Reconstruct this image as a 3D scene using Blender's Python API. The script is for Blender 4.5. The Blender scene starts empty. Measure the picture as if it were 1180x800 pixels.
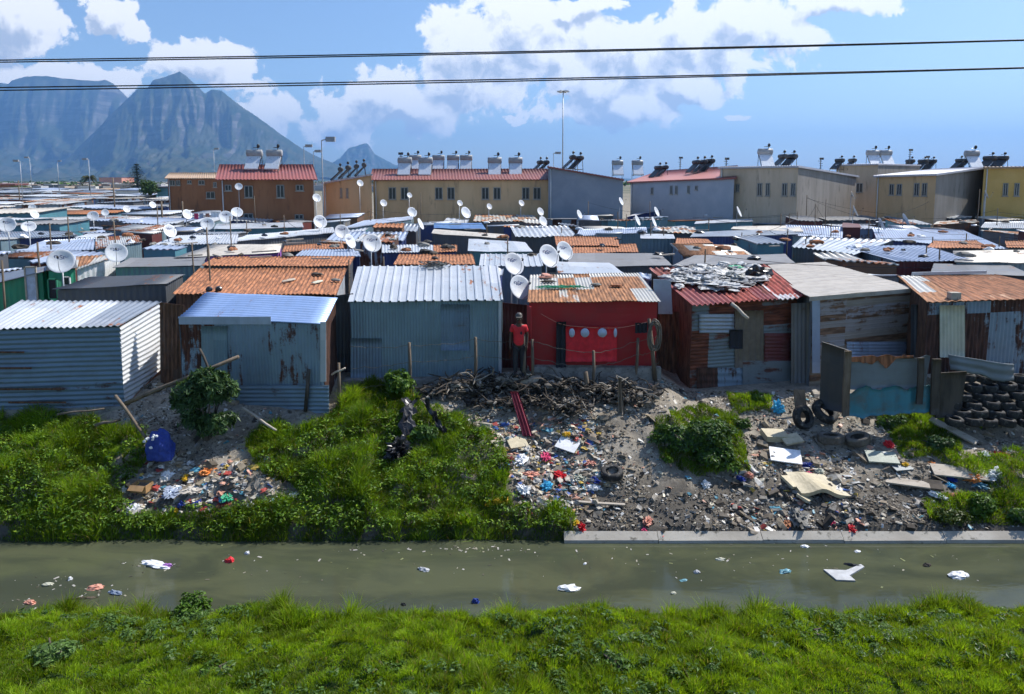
import bpy, bmesh, math, random
import numpy as np
from mathutils import Vector, Matrix, Euler, noise as mn
R = math.radians
rng = random.Random(7); nr = np.random.default_rng(7)
sc = bpy.context.scene; C = sc.collection
PI = math.pi
# ---------------------------------------------------------------- camera model (photo pixels 1180x800 <-> world metres)
CZ, PITCH, F, PPY = 5.7, R(6), 787.0, 290.7
SP, CP = math.sin(PITCH), math.cos(PITCH)
def ray(px, py):
    a = (px-590)/F; b = (PPY-py)/F
    return a, CP+b*SP, -SP+b*CP
def atY(px, py, Y):
    a, d, e = ray(px, py); t = Y/d
    return Vector((a*t, Y, CZ+e*t))
def atZ(px, py, z):
    a, d, e = ray(px, py); t = (z-CZ)/e
    return Vector((a*t, d*t, z))
def proj(x, y, z):
    D = y*CP-(z-CZ)*SP; v = y*SP+(z-CZ)*CP
    return 590+F*x/D, PPY-F*v/D
def scale(p): return F/(p[1]*CP-(p[2]-CZ)*SP)
# ---------------------------------------------------------------- terrain profile
_ys = [-400, 2, 6, 9, 10.6, 11.5, 12.1, 12.5, 14.2, 14.45, 14.7, 15.1, 16.4, 17.8, 18.8, 19.6, 23, 400, 3000, 20000]
_zs = [-.5, -.55, -.8, -1.2, -1.65, -2.1, -2.7, -2.9, -2.9, -2.6, -2.12, -1.95, -1.25, -.5, -.12, 0, 0, 0, 0, 0]
def fbm(x, y, s, o=4):
    r = np.zeros_like(x, dtype=float); a = 1.0
    for k in range(o):
        q = 1.7*k
        r += a*np.sin(x*s+1.3*np.sin(y*s*.9+q)+q*2.1)*np.sin(y*s*1.1+1.1*np.sin(x*s*.8-q)+q)
        s *= 1.93; a *= .52
    return r
def H(x, y):
    x = np.asarray(x, float); y = np.asarray(y, float)
    z = np.interp(y, _ys, _zs)
    w = np.clip(1-np.abs(y-16.2)/3.2, 0, 1)
    z = z + w*.16*fbm(x, y, .9) + w*.035*fbm(x+3, y, 5.0, 3)
    wl = np.clip((-1.5-x)/2, 0, 1)*np.clip((y-14.7)/.8, 0, 1)*np.clip((17.6-y)/1.5, 0, 1)   # grassy shoulder on the left
    z = z + wl*(.28+.14*fbm(x, y, 1.4, 2))
    hol = np.exp(-((x+8.7)/1.6)**2-((y-16.2)/.8)**2)                                        # rubbish hollow
    z = z - .35*hol
    z = z - .44*np.clip((x-4.35)/.7, 0, 1)*np.clip((22-y)/1.5, 0, 1)*np.clip((y-15)/2.6, 0, 1)        # lower ground on the right
    wn = np.clip((12.2-y)/1.5, 0, 1)*np.clip((y-4)/3, 0, 1)
    z = z + wn*(.13*fbm(x, y+5, 1.1, 3)+.10*np.sin(x*1.15+.6)*np.sin(y*1.3+x*.3))
    return z
def Hf(x, y): return float(H(np.array([x]), np.array([y]))[0])
_GY = np.concatenate([np.arange(7, 24, .03), np.arange(24, 400, .5)])
def G(px, py, lift=0):
    a, d, e = ray(px, py); t_ = _GY/d
    k = np.nonzero(CZ+e*t_ <= H(a*t_, _GY)+lift)[0]; Y = float(_GY[k[0]]) if len(k) else 400.0
    return Vector((a*Y/d, Y, Hf(a*Y/d, Y)+lift))
# ---------------------------------------------------------------- node helpers
def N(t, typ, ins=None, **pr):
    n = t.nodes.new(typ)
    for k, v in pr.items(): setattr(n, k, v)
    for k, v in (ins or {}).items():
        s = n.inputs[k]
        if isinstance(v, bpy.types.NodeSocket): t.links.new(v, s)
        else: s.default_value = v
    return n
def M(t, op, a, b=0.0, c=0.0, clamp=False):
    n = N(t, 'ShaderNodeMath', {0: a, 1: b, 2: c}, operation=op); n.use_clamp = clamp
    return n.outputs[0]
def mixc(t, f, a, b, blend='MIX'):
    n = N(t, 'ShaderNodeMix', data_type='RGBA', blend_type=blend)
    for k, v in ((0, f), (6, a), (7, b)):
        s = n.inputs[k]
        if isinstance(v, bpy.types.NodeSocket): t.links.new(v, s)
        else: s.default_value = v if k == 0 else (*v, 1)[:4]
    return n.outputs[2]
def step(t, x, a, b):
    return N(t, 'ShaderNodeMapRange', {0: x, 1: a, 2: b, 3: 0.0, 4: 1.0}, interpolation_type='SMOOTHSTEP').outputs[0]
def noise(t, vec, s, d=4, r=.6, out=0, w=0.0):
    return N(t, 'ShaderNodeTexNoise', {'Vector': vec, 'Scale': s, 'Detail': d, 'Roughness': r, 'Distortion': w}).outputs[out]
def newmat(name):
    m = bpy.data.materials.new(name); m.use_nodes = True
    t = m.node_tree; t.nodes.clear()
    o = N(t, 'ShaderNodeOutputMaterial')
    b = N(t, 'ShaderNodeBsdfPrincipled')
    t.links.new(b.outputs[0], o.inputs[0])
    return m, t, b
def setp(t, b, **k):
    for n, v in k.items():
        s = b.inputs[{'color': 'Base Color', 'rough': 'Roughness', 'metal': 'Metallic', 'normal': 'Normal', 'spec': 'Specular IOR Level', 'trans': 'Transmission Weight', 'ior': 'IOR', 'coat': 'Coat Weight'}[n]]
        if isinstance(v, bpy.types.NodeSocket): t.links.new(v, s)
        else: s.default_value = (*v, 1) if n == 'color' else v
MAT = {}
def metal(name, base, base2=None, rust=.3, rc=(.23, .08, .03), streak='v', met=.25, rough=.45, panel=.8, pvar=.3, dirt=.3, plen=2.6):
    """painted or galvanised sheet: sheet-to-sheet differences, dirt and rust that runs along the sheet"""
    m, t, b = newmat(name)
    uv = N(t, 'ShaderNodeUVMap').outputs[0]
    s = N(t, 'ShaderNodeSeparateXYZ', {0: uv}); u, v = s.outputs[0], s.outputs[1]
    if streak == 'v': sv = N(t, 'ShaderNodeVectorMath', {0: uv, 1: (5, .7, 1)}, operation='MULTIPLY').outputs[0]
    elif streak == 'u': sv = N(t, 'ShaderNodeVectorMath', {0: uv, 1: (.7, 5, 1)}, operation='MULTIPLY').outputs[0]
    else: sv = N(t, 'ShaderNodeVectorMath', {0: uv, 1: (1.6, 1.6, 1)}, operation='MULTIPLY').outputs[0]
    A = noise(t, sv, 1.0, 5, .62); B = noise(t, uv, 2.3, 6, .65); D = noise(t, uv, 26, 3, .6)
    pu, pv = (u, v) if streak != 'u' else (v, u)
    cell = N(t, 'ShaderNodeCombineXYZ', {0: M(t, 'FLOOR', M(t, 'DIVIDE', pu, panel)), 1: M(t, 'FLOOR', M(t, 'DIVIDE', pv, plen))}).outputs[0]
    pn = N(t, 'ShaderNodeTexWhiteNoise', {0: cell}, noise_dimensions='3D').outputs[0]
    x = M(t, 'ADD', M(t, 'MULTIPLY', A, .6), M(t, 'MULTIPLY', B, .4))
    x = M(t, 'ADD', x, M(t, 'MULTIPLY', M(t, 'SUBTRACT', pn, .5), pvar*.7))
    x = M(t, 'ADD', x, M(t, 'MULTIPLY', M(t, 'SUBTRACT', D, .5), .12))
    th = .5+(.5-rust)*.52
    rm = step(t, x, th-.03, th+.05)
    base2 = base2 or tuple(c*.8 for c in base)
    col = mixc(t, pn, base, base2)
    dm = step(t, M(t, 'ADD', M(t, 'MULTIPLY', B, .6), M(t, 'MULTIPLY', A, .4)), .42, .68)
    col = mixc(t, M(t, 'MULTIPLY', dm, dirt), col, (.10, .085, .07))
    rcol = mixc(t, step(t, noise(t, sv, 2.6, 4, .6), .35, .68), tuple(c*.5 for c in rc), tuple(min(1, c*1.45) for c in rc))
    col = mixc(t, rm, col, rcol)
    ro = M(t, 'ADD', M(t, 'MULTIPLY', rm, .9-rough), M(t, 'ADD', rough-.08, M(t, 'MULTIPLY', B, .16)))
    bump = N(t, 'ShaderNodeBump', {'Strength': .25, 'Distance': .01, 'Height': M(t, 'ADD', B, M(t, 'MULTIPLY', rm, .15))}).outputs[0]
    setp(t, b, color=col, rough=ro, metal=M(t, 'MULTIPLY', M(t, 'SUBTRACT', 1.0, rm), met), normal=bump)
    MAT[name] = m; return m
def rough_mat(name, c1, c2, s=3.0, rough=.85, c3=None, s3=20, bump=.3, coord='Object', spec=.3, stretch=(1, 1, 1), lo=.35, hi=.65):
    m, t, b = newmat(name)
    tc = N(t, 'ShaderNodeTexCoord').outputs[coord]
    if stretch != (1, 1, 1): tc = N(t, 'ShaderNodeVectorMath', {0: tc, 1: stretch}, operation='MULTIPLY').outputs[0]
    A = noise(t, tc, s, 6, .62); B = noise(t, tc, s3, 4, .65)
    col = mixc(t, step(t, A, lo, hi), c1, c2)
    if c3: col = mixc(t, step(t, B, .55, .72), col, c3)
    bn = N(t, 'ShaderNodeBump', {'Strength': bump, 'Distance': .02, 'Height': M(t, 'ADD', A, M(t, 'MULTIPLY', B, .4))}).outputs[0]
    setp(t, b, color=col, rough=rough, normal=bn, spec=spec)
    MAT[name] = m; return m
def plain(name, c, rough=.6, met=0, var=.12, s=6, spec=.4):
    return rough_mat(name, tuple(x*(1-var) for x in c), tuple(min(1, x*(1+var)) for x in c), s, rough, bump=.12, spec=spec) if not met else _pm(name, c, rough, met)
def _pm(name, c, rough, met):
    m, t, b = newmat(name)
    tc = N(t, 'ShaderNodeTexCoord').outputs['Object']
    A = noise(t, tc, 5, 4, .6)
    setp(t, b, color=mixc(t, A, tuple(x*.8 for x in c), tuple(min(1, x*1.15) for x in c)), rough=M(t, 'ADD', rough-.05, M(t, 'MULTIPLY', A, .12)), metal=met)
    MAT[name] = m; return m
def leafmat(name, trans=.45, rough=.5, attr='tint'):
    m = bpy.data.materials.new(name); m.use_nodes = True; t = m.node_tree; t.nodes.clear()
    o = N(t, 'ShaderNodeOutputMaterial')
    col = N(t, 'ShaderNodeAttribute', attribute_name=attr).outputs[0]
    b = N(t, 'ShaderNodeBsdfPrincipled', {'Base Color': col, 'Roughness': rough, 'Specular IOR Level': .18})
    tr = N(t, 'ShaderNodeBsdfTranslucent', {0: mixc(t, 1.0, col, (1.15, 1.1, .4), 'MULTIPLY')})
    mx = N(t, 'ShaderNodeMixShader', {0: trans, 1: b.outputs[0], 2: tr.outputs[0]})
    t.links.new(mx.outputs[0], o.inputs[0]); MAT[name] = m; return m
def tintmat(name, rough=.8, spec=.3):
    m, t, b = newmat(name)
    col = N(t, 'ShaderNodeAttribute', attribute_name='tint').outputs[0]
    tc = N(t, 'ShaderNodeTexCoord').outputs['Object']
    A = noise(t, tc, 9, 5, .65)
    col = mixc(t, 1.0, col, mixc(t, step(t, A, .3, .7), (.62, .6, .56), (1.1, 1.1, 1.1)), 'MULTIPLY')
    setp(t, b, color=col, rough=rough, spec=spec); MAT[name] = m; return m
# ---------------------------------------------------------------- mesh builder
ORG = {}
class MB:
    def __init__(s): s.v = []; s.f = []; s.mi = []; s.uv = []; s.tint = []; s.sm = []
    def add(s, vs, fs, mi=0, uv=None, tint=None, smooth=False):
        o = len(s.v); s.v.extend(vs)
        for f in fs: s.f.append(tuple(i+o for i in f)); s.mi.append(mi); s.sm.append(smooth)
        s.uv.extend(uv if uv else [(p[0]+p[1]*.37, p[2]+p[1]*.61) for p in vs])
        s.tint.extend([tint or (.5, .5, .5)]*len(vs))
    def hexa(s, p, mi=0, tint=None):          # 8 corners: bottom 0-3, top 4-7
        s.add([tuple(q) for q in p], [(3, 2, 1, 0), (4, 5, 6, 7), (0, 1, 5, 4), (1, 2, 6, 5), (2, 3, 7, 6), (3, 0, 4, 7)], mi, None, tint)
    def box(s, c, size, rot=None, mi=0, tint=None):
        x, y, z = size[0]/2, size[1]/2, size[2]/2
        ps = [(-x, -y, -z), (x, -y, -z), (x, y, -z), (-x, y, -z), (-x, -y, z), (x, -y, z), (x, y, z), (-x, y, z)]
        c = Vector(c)
        m = rot if isinstance(rot, Matrix) else (Matrix.Rotation(rot, 3, 'Z') if rot else None)
        s.hexa([c+(m @ Vector(p) if m else Vector(p)) for p in ps], mi, tint)
    def tube(s, pts, r, n=8, mi=0, caps=True, tint=None):
        pts = [Vector(p) for p in pts]; rs = r if isinstance(r, (list, tuple)) else [r]*len(pts)
        vs = []; ref = None
        for i, p in enumerate(pts):
            d = (pts[min(i+1, len(pts)-1)]-pts[max(i-1, 0)]).normalized()
            if ref is None: ref = d.orthogonal().normalized()
            ref = (ref-d*ref.dot(d)); ref = ref.normalized() if ref.length > 1e-6 else d.orthogonal().normalized()
            b = d.cross(ref)
            for k in range(n):
                a = 2*PI*k/n; vs.append(tuple(p+(ref*math.cos(a)+b*math.sin(a))*rs[i]))
        fs = [(i*n+k, i*n+(k+1) % n, (i+1)*n+(k+1) % n, (i+1)*n+k) for i in range(len(pts)-1) for k in range(n)]
        if caps: fs += [tuple(range(n-1, -1, -1)), tuple((len(pts)-1)*n+k for k in range(n))]
        s.add(vs, fs, mi, None, tint, smooth=n > 5)
    def lathe(s, prof, c, axis=None, n=24, mi=0, tint=None, closed=False):   # prof (r,h)
        m = Vector(axis or (0, 0, 1)).to_track_quat('Z', 'Y').to_matrix(); c = Vector(c)
        vs = [tuple(c+m @ Vector((r*math.cos(2*PI*k/n), r*math.sin(2*PI*k/n), h))) for r, h in prof for k in range(n)]
        L = len(prof)
        fs = [(i*n+k, i*n+(k+1) % n, ((i+1) % L)*n+(k+1) % n, ((i+1) % L)*n+k) for i in range(L if closed else L-1) for k in range(n)]
        s.add(vs, fs, mi, None, tint, smooth=True)
    def blob(s, c, size, seed=0, amp=.35, sub=2, fr=1.6, mi=0, rot=None, tint=None, flatb=True, smooth=False):
        bm = bmesh.new(); bmesh.ops.create_icosphere(bm, subdivisions=sub, radius=1)
        vs = []
        for v in bm.verts:
            p = v.co.copy(); q = p*fr+Vector((seed*3.1, seed*1.7, seed*.9))
            p = p*(1+amp*mn.fractal(q, 1.0, 2.0, 4)*1.2)
            p = Vector((p.x*size[0], p.y*size[1], p.z*size[2]))
            if flatb and p.z < -.35*size[2]: p.z = -.35*size[2]
            vs.append(p)
        m = Matrix.Rotation(rot, 3, 'Z') if isinstance(rot, (int, float)) else rot
        c = Vector(c)
        s.add([tuple(c+(m @ p if m else p)) for p in vs], [tuple(v.index for v in f.verts) for f in bm.faces], mi, None, tint, smooth)
        bm.free()
    def patch(s, A, B, Cc, D, axis='u', pitch=.15, amp=.012, prof='sin', mi=0, no=4, wob=.008, rag=0, uvo=None, thick=0):
        A, B, Cc, D = Vector(A), Vector(B), Vector(Cc), Vector(D)
        Lu = ((B-A).length+(Cc-D).length)/2; Lv = ((D-A).length+(Cc-B).length)/2
        nn = ((B-A).cross(D-A)).normalized()
        L = Lu if axis == 'u' else Lv
        per = max(1, round(L/pitch)) if pitch else 1
        if not pitch: us, hs = [i/6 for i in range(7)], [0]*7
        elif prof == 'sin':
            k = 4 if per > 60 else 6
            us = [i/(per*k) for i in range(per*k+1)]; hs = [amp*math.sin(2*PI*i/k) for i in range(per*k+1)]
        else:
            us, hs = [], []
            for i in range(per):
                for f_, h_ in ((0, 0), (.7, 0), (.76, 1), (.94, 1)): us.append((i+f_)/per); hs.append(h_*amp)
            us.append(1); hs.append(0)
        vs_, uvs = [], []
        uo = uvo or (rng.random()*50, rng.random()*50); sd = rng.random()*99
        vv = [i/no for i in range(no+1)]
        rgs = [rng.uniform(-rag, rag) for _ in range(200)]
        for a, h in zip(us, hs):
            for c in vv:
                u, v = (a, c) if axis == 'u' else (c, a)
                jv = v
                if rag and axis == 'u' and c == 0: jv = -rgs[int(u*Lu/.8) % 200]/Lv*1.0-rag/Lv
                p = (A*(1-u)+B*u)*(1-jv)+(D*(1-u)+Cc*u)*jv
                w = wob*mn.noise(Vector((u*Lu*.9+sd, v*Lv*.9, sd)))*2
                vs_.append(tuple(p+nn*(h+w))); uvs.append((uo[0]+u*Lu, uo[1]+v*Lv))
        n = no+1
        fs = []
        for i in range(len(us)-1):
            for j in range(no):
                q = (i*n+j, (i+1)*n+j, (i+1)*n+j+1, i*n+j+1)
                fs.append(q if axis == 'u' else q[::-1])
        s.add(vs_, fs, mi, uvs, None, smooth=(prof == 'sin' and bool(pitch)))
        if thick:
            o = len(s.v)-len(vs_); low = [tuple(Vector(p)-nn*thick) for p in vs_]
            s.add(low, [f[::-1] for f in fs], mi, uvs)
            o2 = o+len(vs_); m_ = len(us)
            loop = [i*n for i in range(m_)]+[(m_-1)*n+j for j in range(1, n)]+[i*n+no for i in range(m_-2, -1, -1)]+[j for j in range(no-1, 0, -1)]
            for a, b in zip(loop, loop[1:]+loop[:1]):
                s.f.append((o+a, o+b, o2+b, o2+a)); s.mi.append(mi); s.sm.append(False)
    def build(s, name, mats, parent=None, origin=None):
        me = bpy.data.meshes.new(name)
        og = ORG[parent] if parent is not None else Vector(origin) if origin is not None else Vector((0, 0, 0))
        me.from_pydata([(p[0]-og.x, p[1]-og.y, p[2]-og.z) for p in s.v], [], s.f)
        for m in (mats if isinstance(mats, (list, tuple)) else [mats]): me.materials.append(MAT[m] if isinstance(m, str) else m)
        if max(s.mi, default=0): me.polygons.foreach_set('material_index', s.mi)
        if any(s.sm): me.polygons.foreach_set('use_smooth', s.sm)
        li = np.zeros(len(me.loops), np.int32); me.loops.foreach_get('vertex_index', li)
        me.uv_layers.new(name='UVMap').data.foreach_set('uv', np.array(s.uv, np.float32)[li].ravel())
        at = me.attributes.new('tint', 'FLOAT_COLOR', 'POINT')
        at.data.foreach_set('color', np.c_[np.array(s.tint, np.float32), np.ones(len(s.v), np.float32)].ravel())
        me.update()
        o = bpy.data.objects.new(name, me); C.objects.link(o)
        if parent is not None: o.parent = parent
        else: o.location = og
        ORG[o] = og
        return o
def tag(o, label=None, cat=None, group=None, kind=None):
    if label: o['label'] = label
    if cat: o['category'] = cat
    if group: o['group'] = group
    if kind: o['kind'] = kind
    return o
def thing(name, label, cat, loc, group=None):
    o = bpy.data.objects.new(name, None); C.objects.link(o); o.empty_display_size = .2
    o.location = loc; ORG[o] = Vector(loc); return tag(o, label, cat, group)
KIDS = {}
def dup(root, loc, rz=None, label=None, group=None, scl=None):
    def cp(o, par):
        c = o.copy(); C.objects.link(c)
        if par is not None: c.parent = par
        if o not in KIDS: KIDS[o] = [k for k in list(C.objects) if k.parent == o]
        for ch in KIDS[o]: cp(ch, c)
        return c
    r = cp(root, None); r.location = loc
    if rz is not None: r.rotation_euler = (0, 0, rz)
    if scl: r.scale = (scl, scl, scl)
    if label: r['label'] = label
    if group: r['group'] = group
    ORG[r] = Vector(loc)
    return r
_o1 = 'first second third fourth fifth sixth seventh eighth ninth tenth eleventh twelfth thirteenth fourteenth fifteenth sixteenth seventeenth eighteenth nineteenth'.split()
_o2 = ['twenti', 'thirti', 'forti', 'fifti', 'sixti', 'seventi']; _o3 = 'twenty thirty forty fifty sixty seventy'.split()
def ordw(n):
    if n < 20: return _o1[n-1]
    return _o2[n//10-2]+'eth' if n % 10 == 0 else _o3[n//10-2]+'-'+_o1[n % 10-1]
def ordlab(objs, single, where):
    objs = sorted(objs, key=lambda o: proj(*ORG[o])[0]); n = len(objs)
    for i, o in enumerate(objs):
        if n == 1: o['label'] = f"{single} {where}"
        elif i == 0: o['label'] = f"{single} {where}, leftmost"
        elif i == n-1 and n > 2: o['label'] = f"{single} {where}, rightmost"
        else: o['label'] = f"{single} {where}, {ordw(i+1)} from left"
# ================================================================= materials
metal('white_sheet', (.54, .56, .59), (.40, .44, .48), rust=.16, met=.1, rough=.4, dirt=.18, pvar=.35)
metal('galv_sheet', (.34, .37, .41), (.24, .28, .33), rust=.22, met=.35, rough=.42, dirt=.25)
metal('lavender_sheet', (.40, .46, .58), (.30, .36, .47), rust=.18, met=.2, rough=.4, dirt=.2)
metal('sky_sheet', (.30, .43, .68), (.26, .38, .62), rust=.12, met=.15, rough=.4, dirt=.2)
metal('pale_sheet', (.48, .49, .48), (.32, .34, .35), rust=.34, met=.15, rough=.5, pvar=.6, dirt=.3)
metal('orange_sheet', (.42, .24, .15), (.36, .17, .09), rust=.88, rc=(.33, .135, .06), met=.1, rough=.7, pvar=.2)
metal('rust_mix_sheet', (.46, .45, .41), (.38, .37, .34), rust=.5, rc=(.30, .14, .065), met=.1, pvar=1.5, panel=.55, plen=1.4)
metal('rust_dull_sheet', (.40, .22, .12), (.30, .16, .09), rust=.8, rc=(.27, .11, .05), met=.1, rough=.7)
metal('cream_sheet', (.58, .54, .47), (.48, .44, .38), rust=.2, met=.05, rough=.6)
metal('dark_sheet', (.10, .11, .125), (.06, .07, .085), rust=.2, met=.1, rough=.55, dirt=.4)
metal('felt_roof', (.22, .225, .235), (.17, .175, .185), rust=.05, met=0, rough=.85, streak='n', dirt=.3)
metal('blue_sheet', (.06, .15, .36), (.10, .22, .42), rust=.12, met=.05, rough=.5)
metal('navy_sheet', (.025, .045, .17), (.03, .06, .2), rust=.1, met=.05, rough=.5)
metal('teal_sheet', (.09, .26, .31), (.07, .2, .27), rust=.15, met=.05, rough=.5)
metal('maroon_sheet', (.13, .025, .025), (.1, .03, .028), rust=.15, met=.05, rough=.6)
metal('brown_wall', (.16, .085, .05), (.11, .06, .04), rust=.3, met=0, rough=.8, streak='n')
metal('red_wall', (.36, .008, .012), (.30, .008, .012), rust=.03, rc=(.1, .03, .02), met=0, rough=.6, pvar=.1, dirt=.2, panel=.6)
metal('green_wall', (.015, .26, .14), (.02, .22, .12), rust=.08, met=0, rough=.6, panel=.14)
metal('steel_wall_blue', (.20, .29, .34), (.14, .22, .27), rust=.17, rc=(.06, .028, .018), met=.2, rough=.45, pvar=.3, dirt=.22)
metal('steel_wall_rusty', (.165, .24, .31), (.21, .295, .36), rust=.44, rc=(.085, .03, .016), met=.2, rough=.45, pvar=.25, dirt=.25)
metal('steel_wall_streaky', (.19, .26, .34), (.22, .285, .35), rust=.5, rc=(.07, .03, .02), met=.2, rough=.5, pvar=.5)
metal('steel_wall_flat', (.165, .24, .315), (.135, .20, .27), rust=.22, rc=(.07, .03, .018), met=.2, rough=.5, streak='u', panel=.75, dirt=.3)
metal('white_wall_rib', (.66, .68, .68), (.58, .6, .62), rust=.18, rc=(.34, .13, .04), met=.1, rough=.42, streak='u', dirt=.2)
metal('rust_patch_wall', (.17, .21, .23), (.10, .08, .07), rust=.66, rc=(.14, .04, .02), met=.1, rough=.6, streak='u', panel=.6, pvar=.7, plen=.9)
metal('rust_dark_wall', (.10, .06, .042), (.07, .05, .04), rust=.7, rc=(.12, .06, .035), met=0, rough=.8, panel=.3)
metal('red_white_sheet', (.68, .66, .66), (.62, .62, .63), rust=.55, rc=(.34, .08, .06), met=.1, rough=.5, pvar=1.3, panel=.75)
metal('board_roof', (.42, .39, .35), (.33, .31, .285), rust=.2, rc=(.22, .17, .12), met=0, rough=.85, streak='u', panel=.22, pvar=.3)
metal('board_wall', (.29, .235, .175), (.36, .36, .43), rust=.52, rc=(.19, .105, .06), met=0, rough=.8, streak='u', panel=.2, pvar=.5)
metal('tan_wall', (.19, .17, .14), (.14, .16, .19), rust=.2, rc=(.15, .09, .05), met=0, rough=.8, panel=.35)
metal('grey_panel', (.15, .185, .205), (.18, .205, .22), rust=.24, rc=(.11, .04, .025), met=.1, rough=.55, streak='u', panel=1.1, pvar=.3)
metal('turquoise_cover', (.035, .19, .25), (.05, .23, .29), rust=.06, rc=(.03, .1, .12), met=0, rough=.5, streak='n', dirt=.75)
metal('gate_metal', (.04, .043, .047), (.06, .06, .06), rust=.2, rc=(.09, .05, .03), met=.1, rough=.6, panel=.3)
metal('cream_patch', (.50, .50, .38), (.52, .52, .42), rust=.2, met=0, rough=.6)
metal('tank_metal', (.55, .57, .6), (.5, .52, .55), rust=.02, met=.6, rough=.35, dirt=.1)
metal('old_red_sheet', (.26, .06, .055), (.32, .10, .09), rust=.35, rc=(.2, .06, .045), met=.05, rough=.6, pvar=.5)
metal('red_tin_roof', (.29, .085, .075), (.26, .08, .07), rust=.12, rc=(.2, .06, .04), met=.05, rough=.5, pvar=.2)
metal('brown_tin_roof', (.22, .07, .06), (.2, .07, .06), rust=.2, rc=(.16, .07, .05), met=.05, rough=.55)
metal('tan_tin_roof', (.42, .3, .2), (.4, .27, .17), rust=.1, met=.05, rough=.6)
metal('grey_tin_roof', (.5, .5, .54), (.46, .46, .5), rust=.1, met=.1, rough=.5)
rough_mat('brown_plaster', (.25, .11, .055), (.33, .15, .075), .8, .9, bump=.1, c3=(.18, .085, .05), s3=2.2, stretch=(1, 1, .22))
rough_mat('ochre_plaster', (.56, .39, .22), (.66, .47, .27), .8, .9, bump=.1, c3=(.40, .28, .17), s3=2.2, stretch=(1, 1, .22))
rough_mat('yellow_plaster', (.58, .38, .12), (.64, .43, .15), .8, .9, bump=.1)
rough_mat('beige_plaster', (.52, .41, .29), (.62, .5, .37), .8, .9, bump=.1, c3=(.38, .3, .22), s3=2.2, stretch=(1, 1, .22))
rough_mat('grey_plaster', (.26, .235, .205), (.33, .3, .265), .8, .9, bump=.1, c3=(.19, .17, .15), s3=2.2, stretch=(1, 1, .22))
rough_mat('pale_blue_plaster', (.36, .40, .46), (.42, .45, .5), .8, .9, bump=.1)
rough_mat('steel_blue_plaster', (.23, .27, .33), (.27, .31, .37), .8, .9, bump=.1)
rough_mat('white_plaster', (.6, .6, .58), (.7, .7, .68), .8, .9, bump=.1)
plain('window_frame', (.30, .30, .28), .6)
_pm('window_glass', (.03, .04, .05), .12, 0.0)
rough_mat('wood_post', (.11, .085, .06), (.2, .16, .12), 4, .9, c3=(.06, .045, .035), stretch=(1, 1, .15))
rough_mat('wood_pale', (.36, .31, .25), (.46, .41, .34), 5, .85, c3=(.22, .18, .14), stretch=(.3, 1, 1))
rough_mat('wood_dark', (.045, .038, .03), (.09, .075, .06), 4, .9, stretch=(1, 1, .2))
rough_mat('concrete', (.34, .31, .26), (.45, .42, .36), 1.5, .9, c3=(.15, .14, .115), s3=6)
rough_mat('stone', (.14, .135, .12), (.27, .26, .235), 3, .95, c3=(.07, .065, .055), s3=14, bump=.8)
rough_mat('tyre_rubber', (.022, .022, .023), (.05, .048, .045), 5, .8, c3=(.19, .175, .15), s3=8)
rough_mat('tyre_dusty', (.10, .09, .075), (.17, .155, .13), 5, .95, c3=(.05, .045, .04), s3=11, bump=.7)
plain('dish_white', (.62, .64, .66), .45, var=.06)
plain('dark_metal', (.05, .052, .056), .5)
plain('grey_metal', (.30, .31, .32), .45)
_pm('pole_steel', (.36, .38, .4), .45, .5)
_pm('panel_glare', (.66, .70, .74), .28, .3)  # pale base colour holds the sky glare on the collector glass
_pm('black_plastic_sheet', (.012, .012, .014), .28, 0.0)
plain('white_plastic', (.70, .71, .72), .4, var=.1)
plain('grey_plastic', (.42, .43, .44), .45)
plain('ink_blue', (.03, .06, .22), .6)
for nm, c in dict(cloth_red=(.6, .02, .03), cloth_pink=(.62, .06, .16), cloth_maroon=(.24, .03, .05), bag_yellow=(.70, .42, .02), bag_blue=(.015, .04, .24), bag_sky=(.06, .40, .62), plastic_red=(.60, .02, .03), plastic_orange=(.65, .22, .05), plastic_green=(.03, .3, .16), foam=(.46, .40, .27), white_board=(.78, .79, .80), cloth_dark=(.015, .016, .022), cloth_white=(.42, .48, .6), turquoise_tarp=(.05, .26, .33), cardboard=(.36, .22, .10), salmon=(.6, .28, .2), skin=(.065, .035, .022), cap_grey=(.09, .08, .07), hair_black=(.01, .009, .008), cloth_trouser=(.02, .021, .028), eye_white=(.5, .48, .45), pale_green_board=(.30, .33, .27), wire_black=(.012, .013, .02), hose=(.12, .11, .09), lamp_grey=(.25, .27, .3), sack=(.15, .12, .09), violet=(.3, .12, .4)).items(): plain(nm, c, .7 if nm.startswith('cloth') else .55)
leafmat('grass_blade', .55, .55); leafmat('leaf', .3, .42); leafmat('far_leaf', .2, .6)
tintmat('tinted', .85); tintmat('tinted_plastic', .5)
rough_mat('bark', (.07, .055, .04), (.12, .1, .08), 4, .95, stretch=(1, 1, .3))
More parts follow.
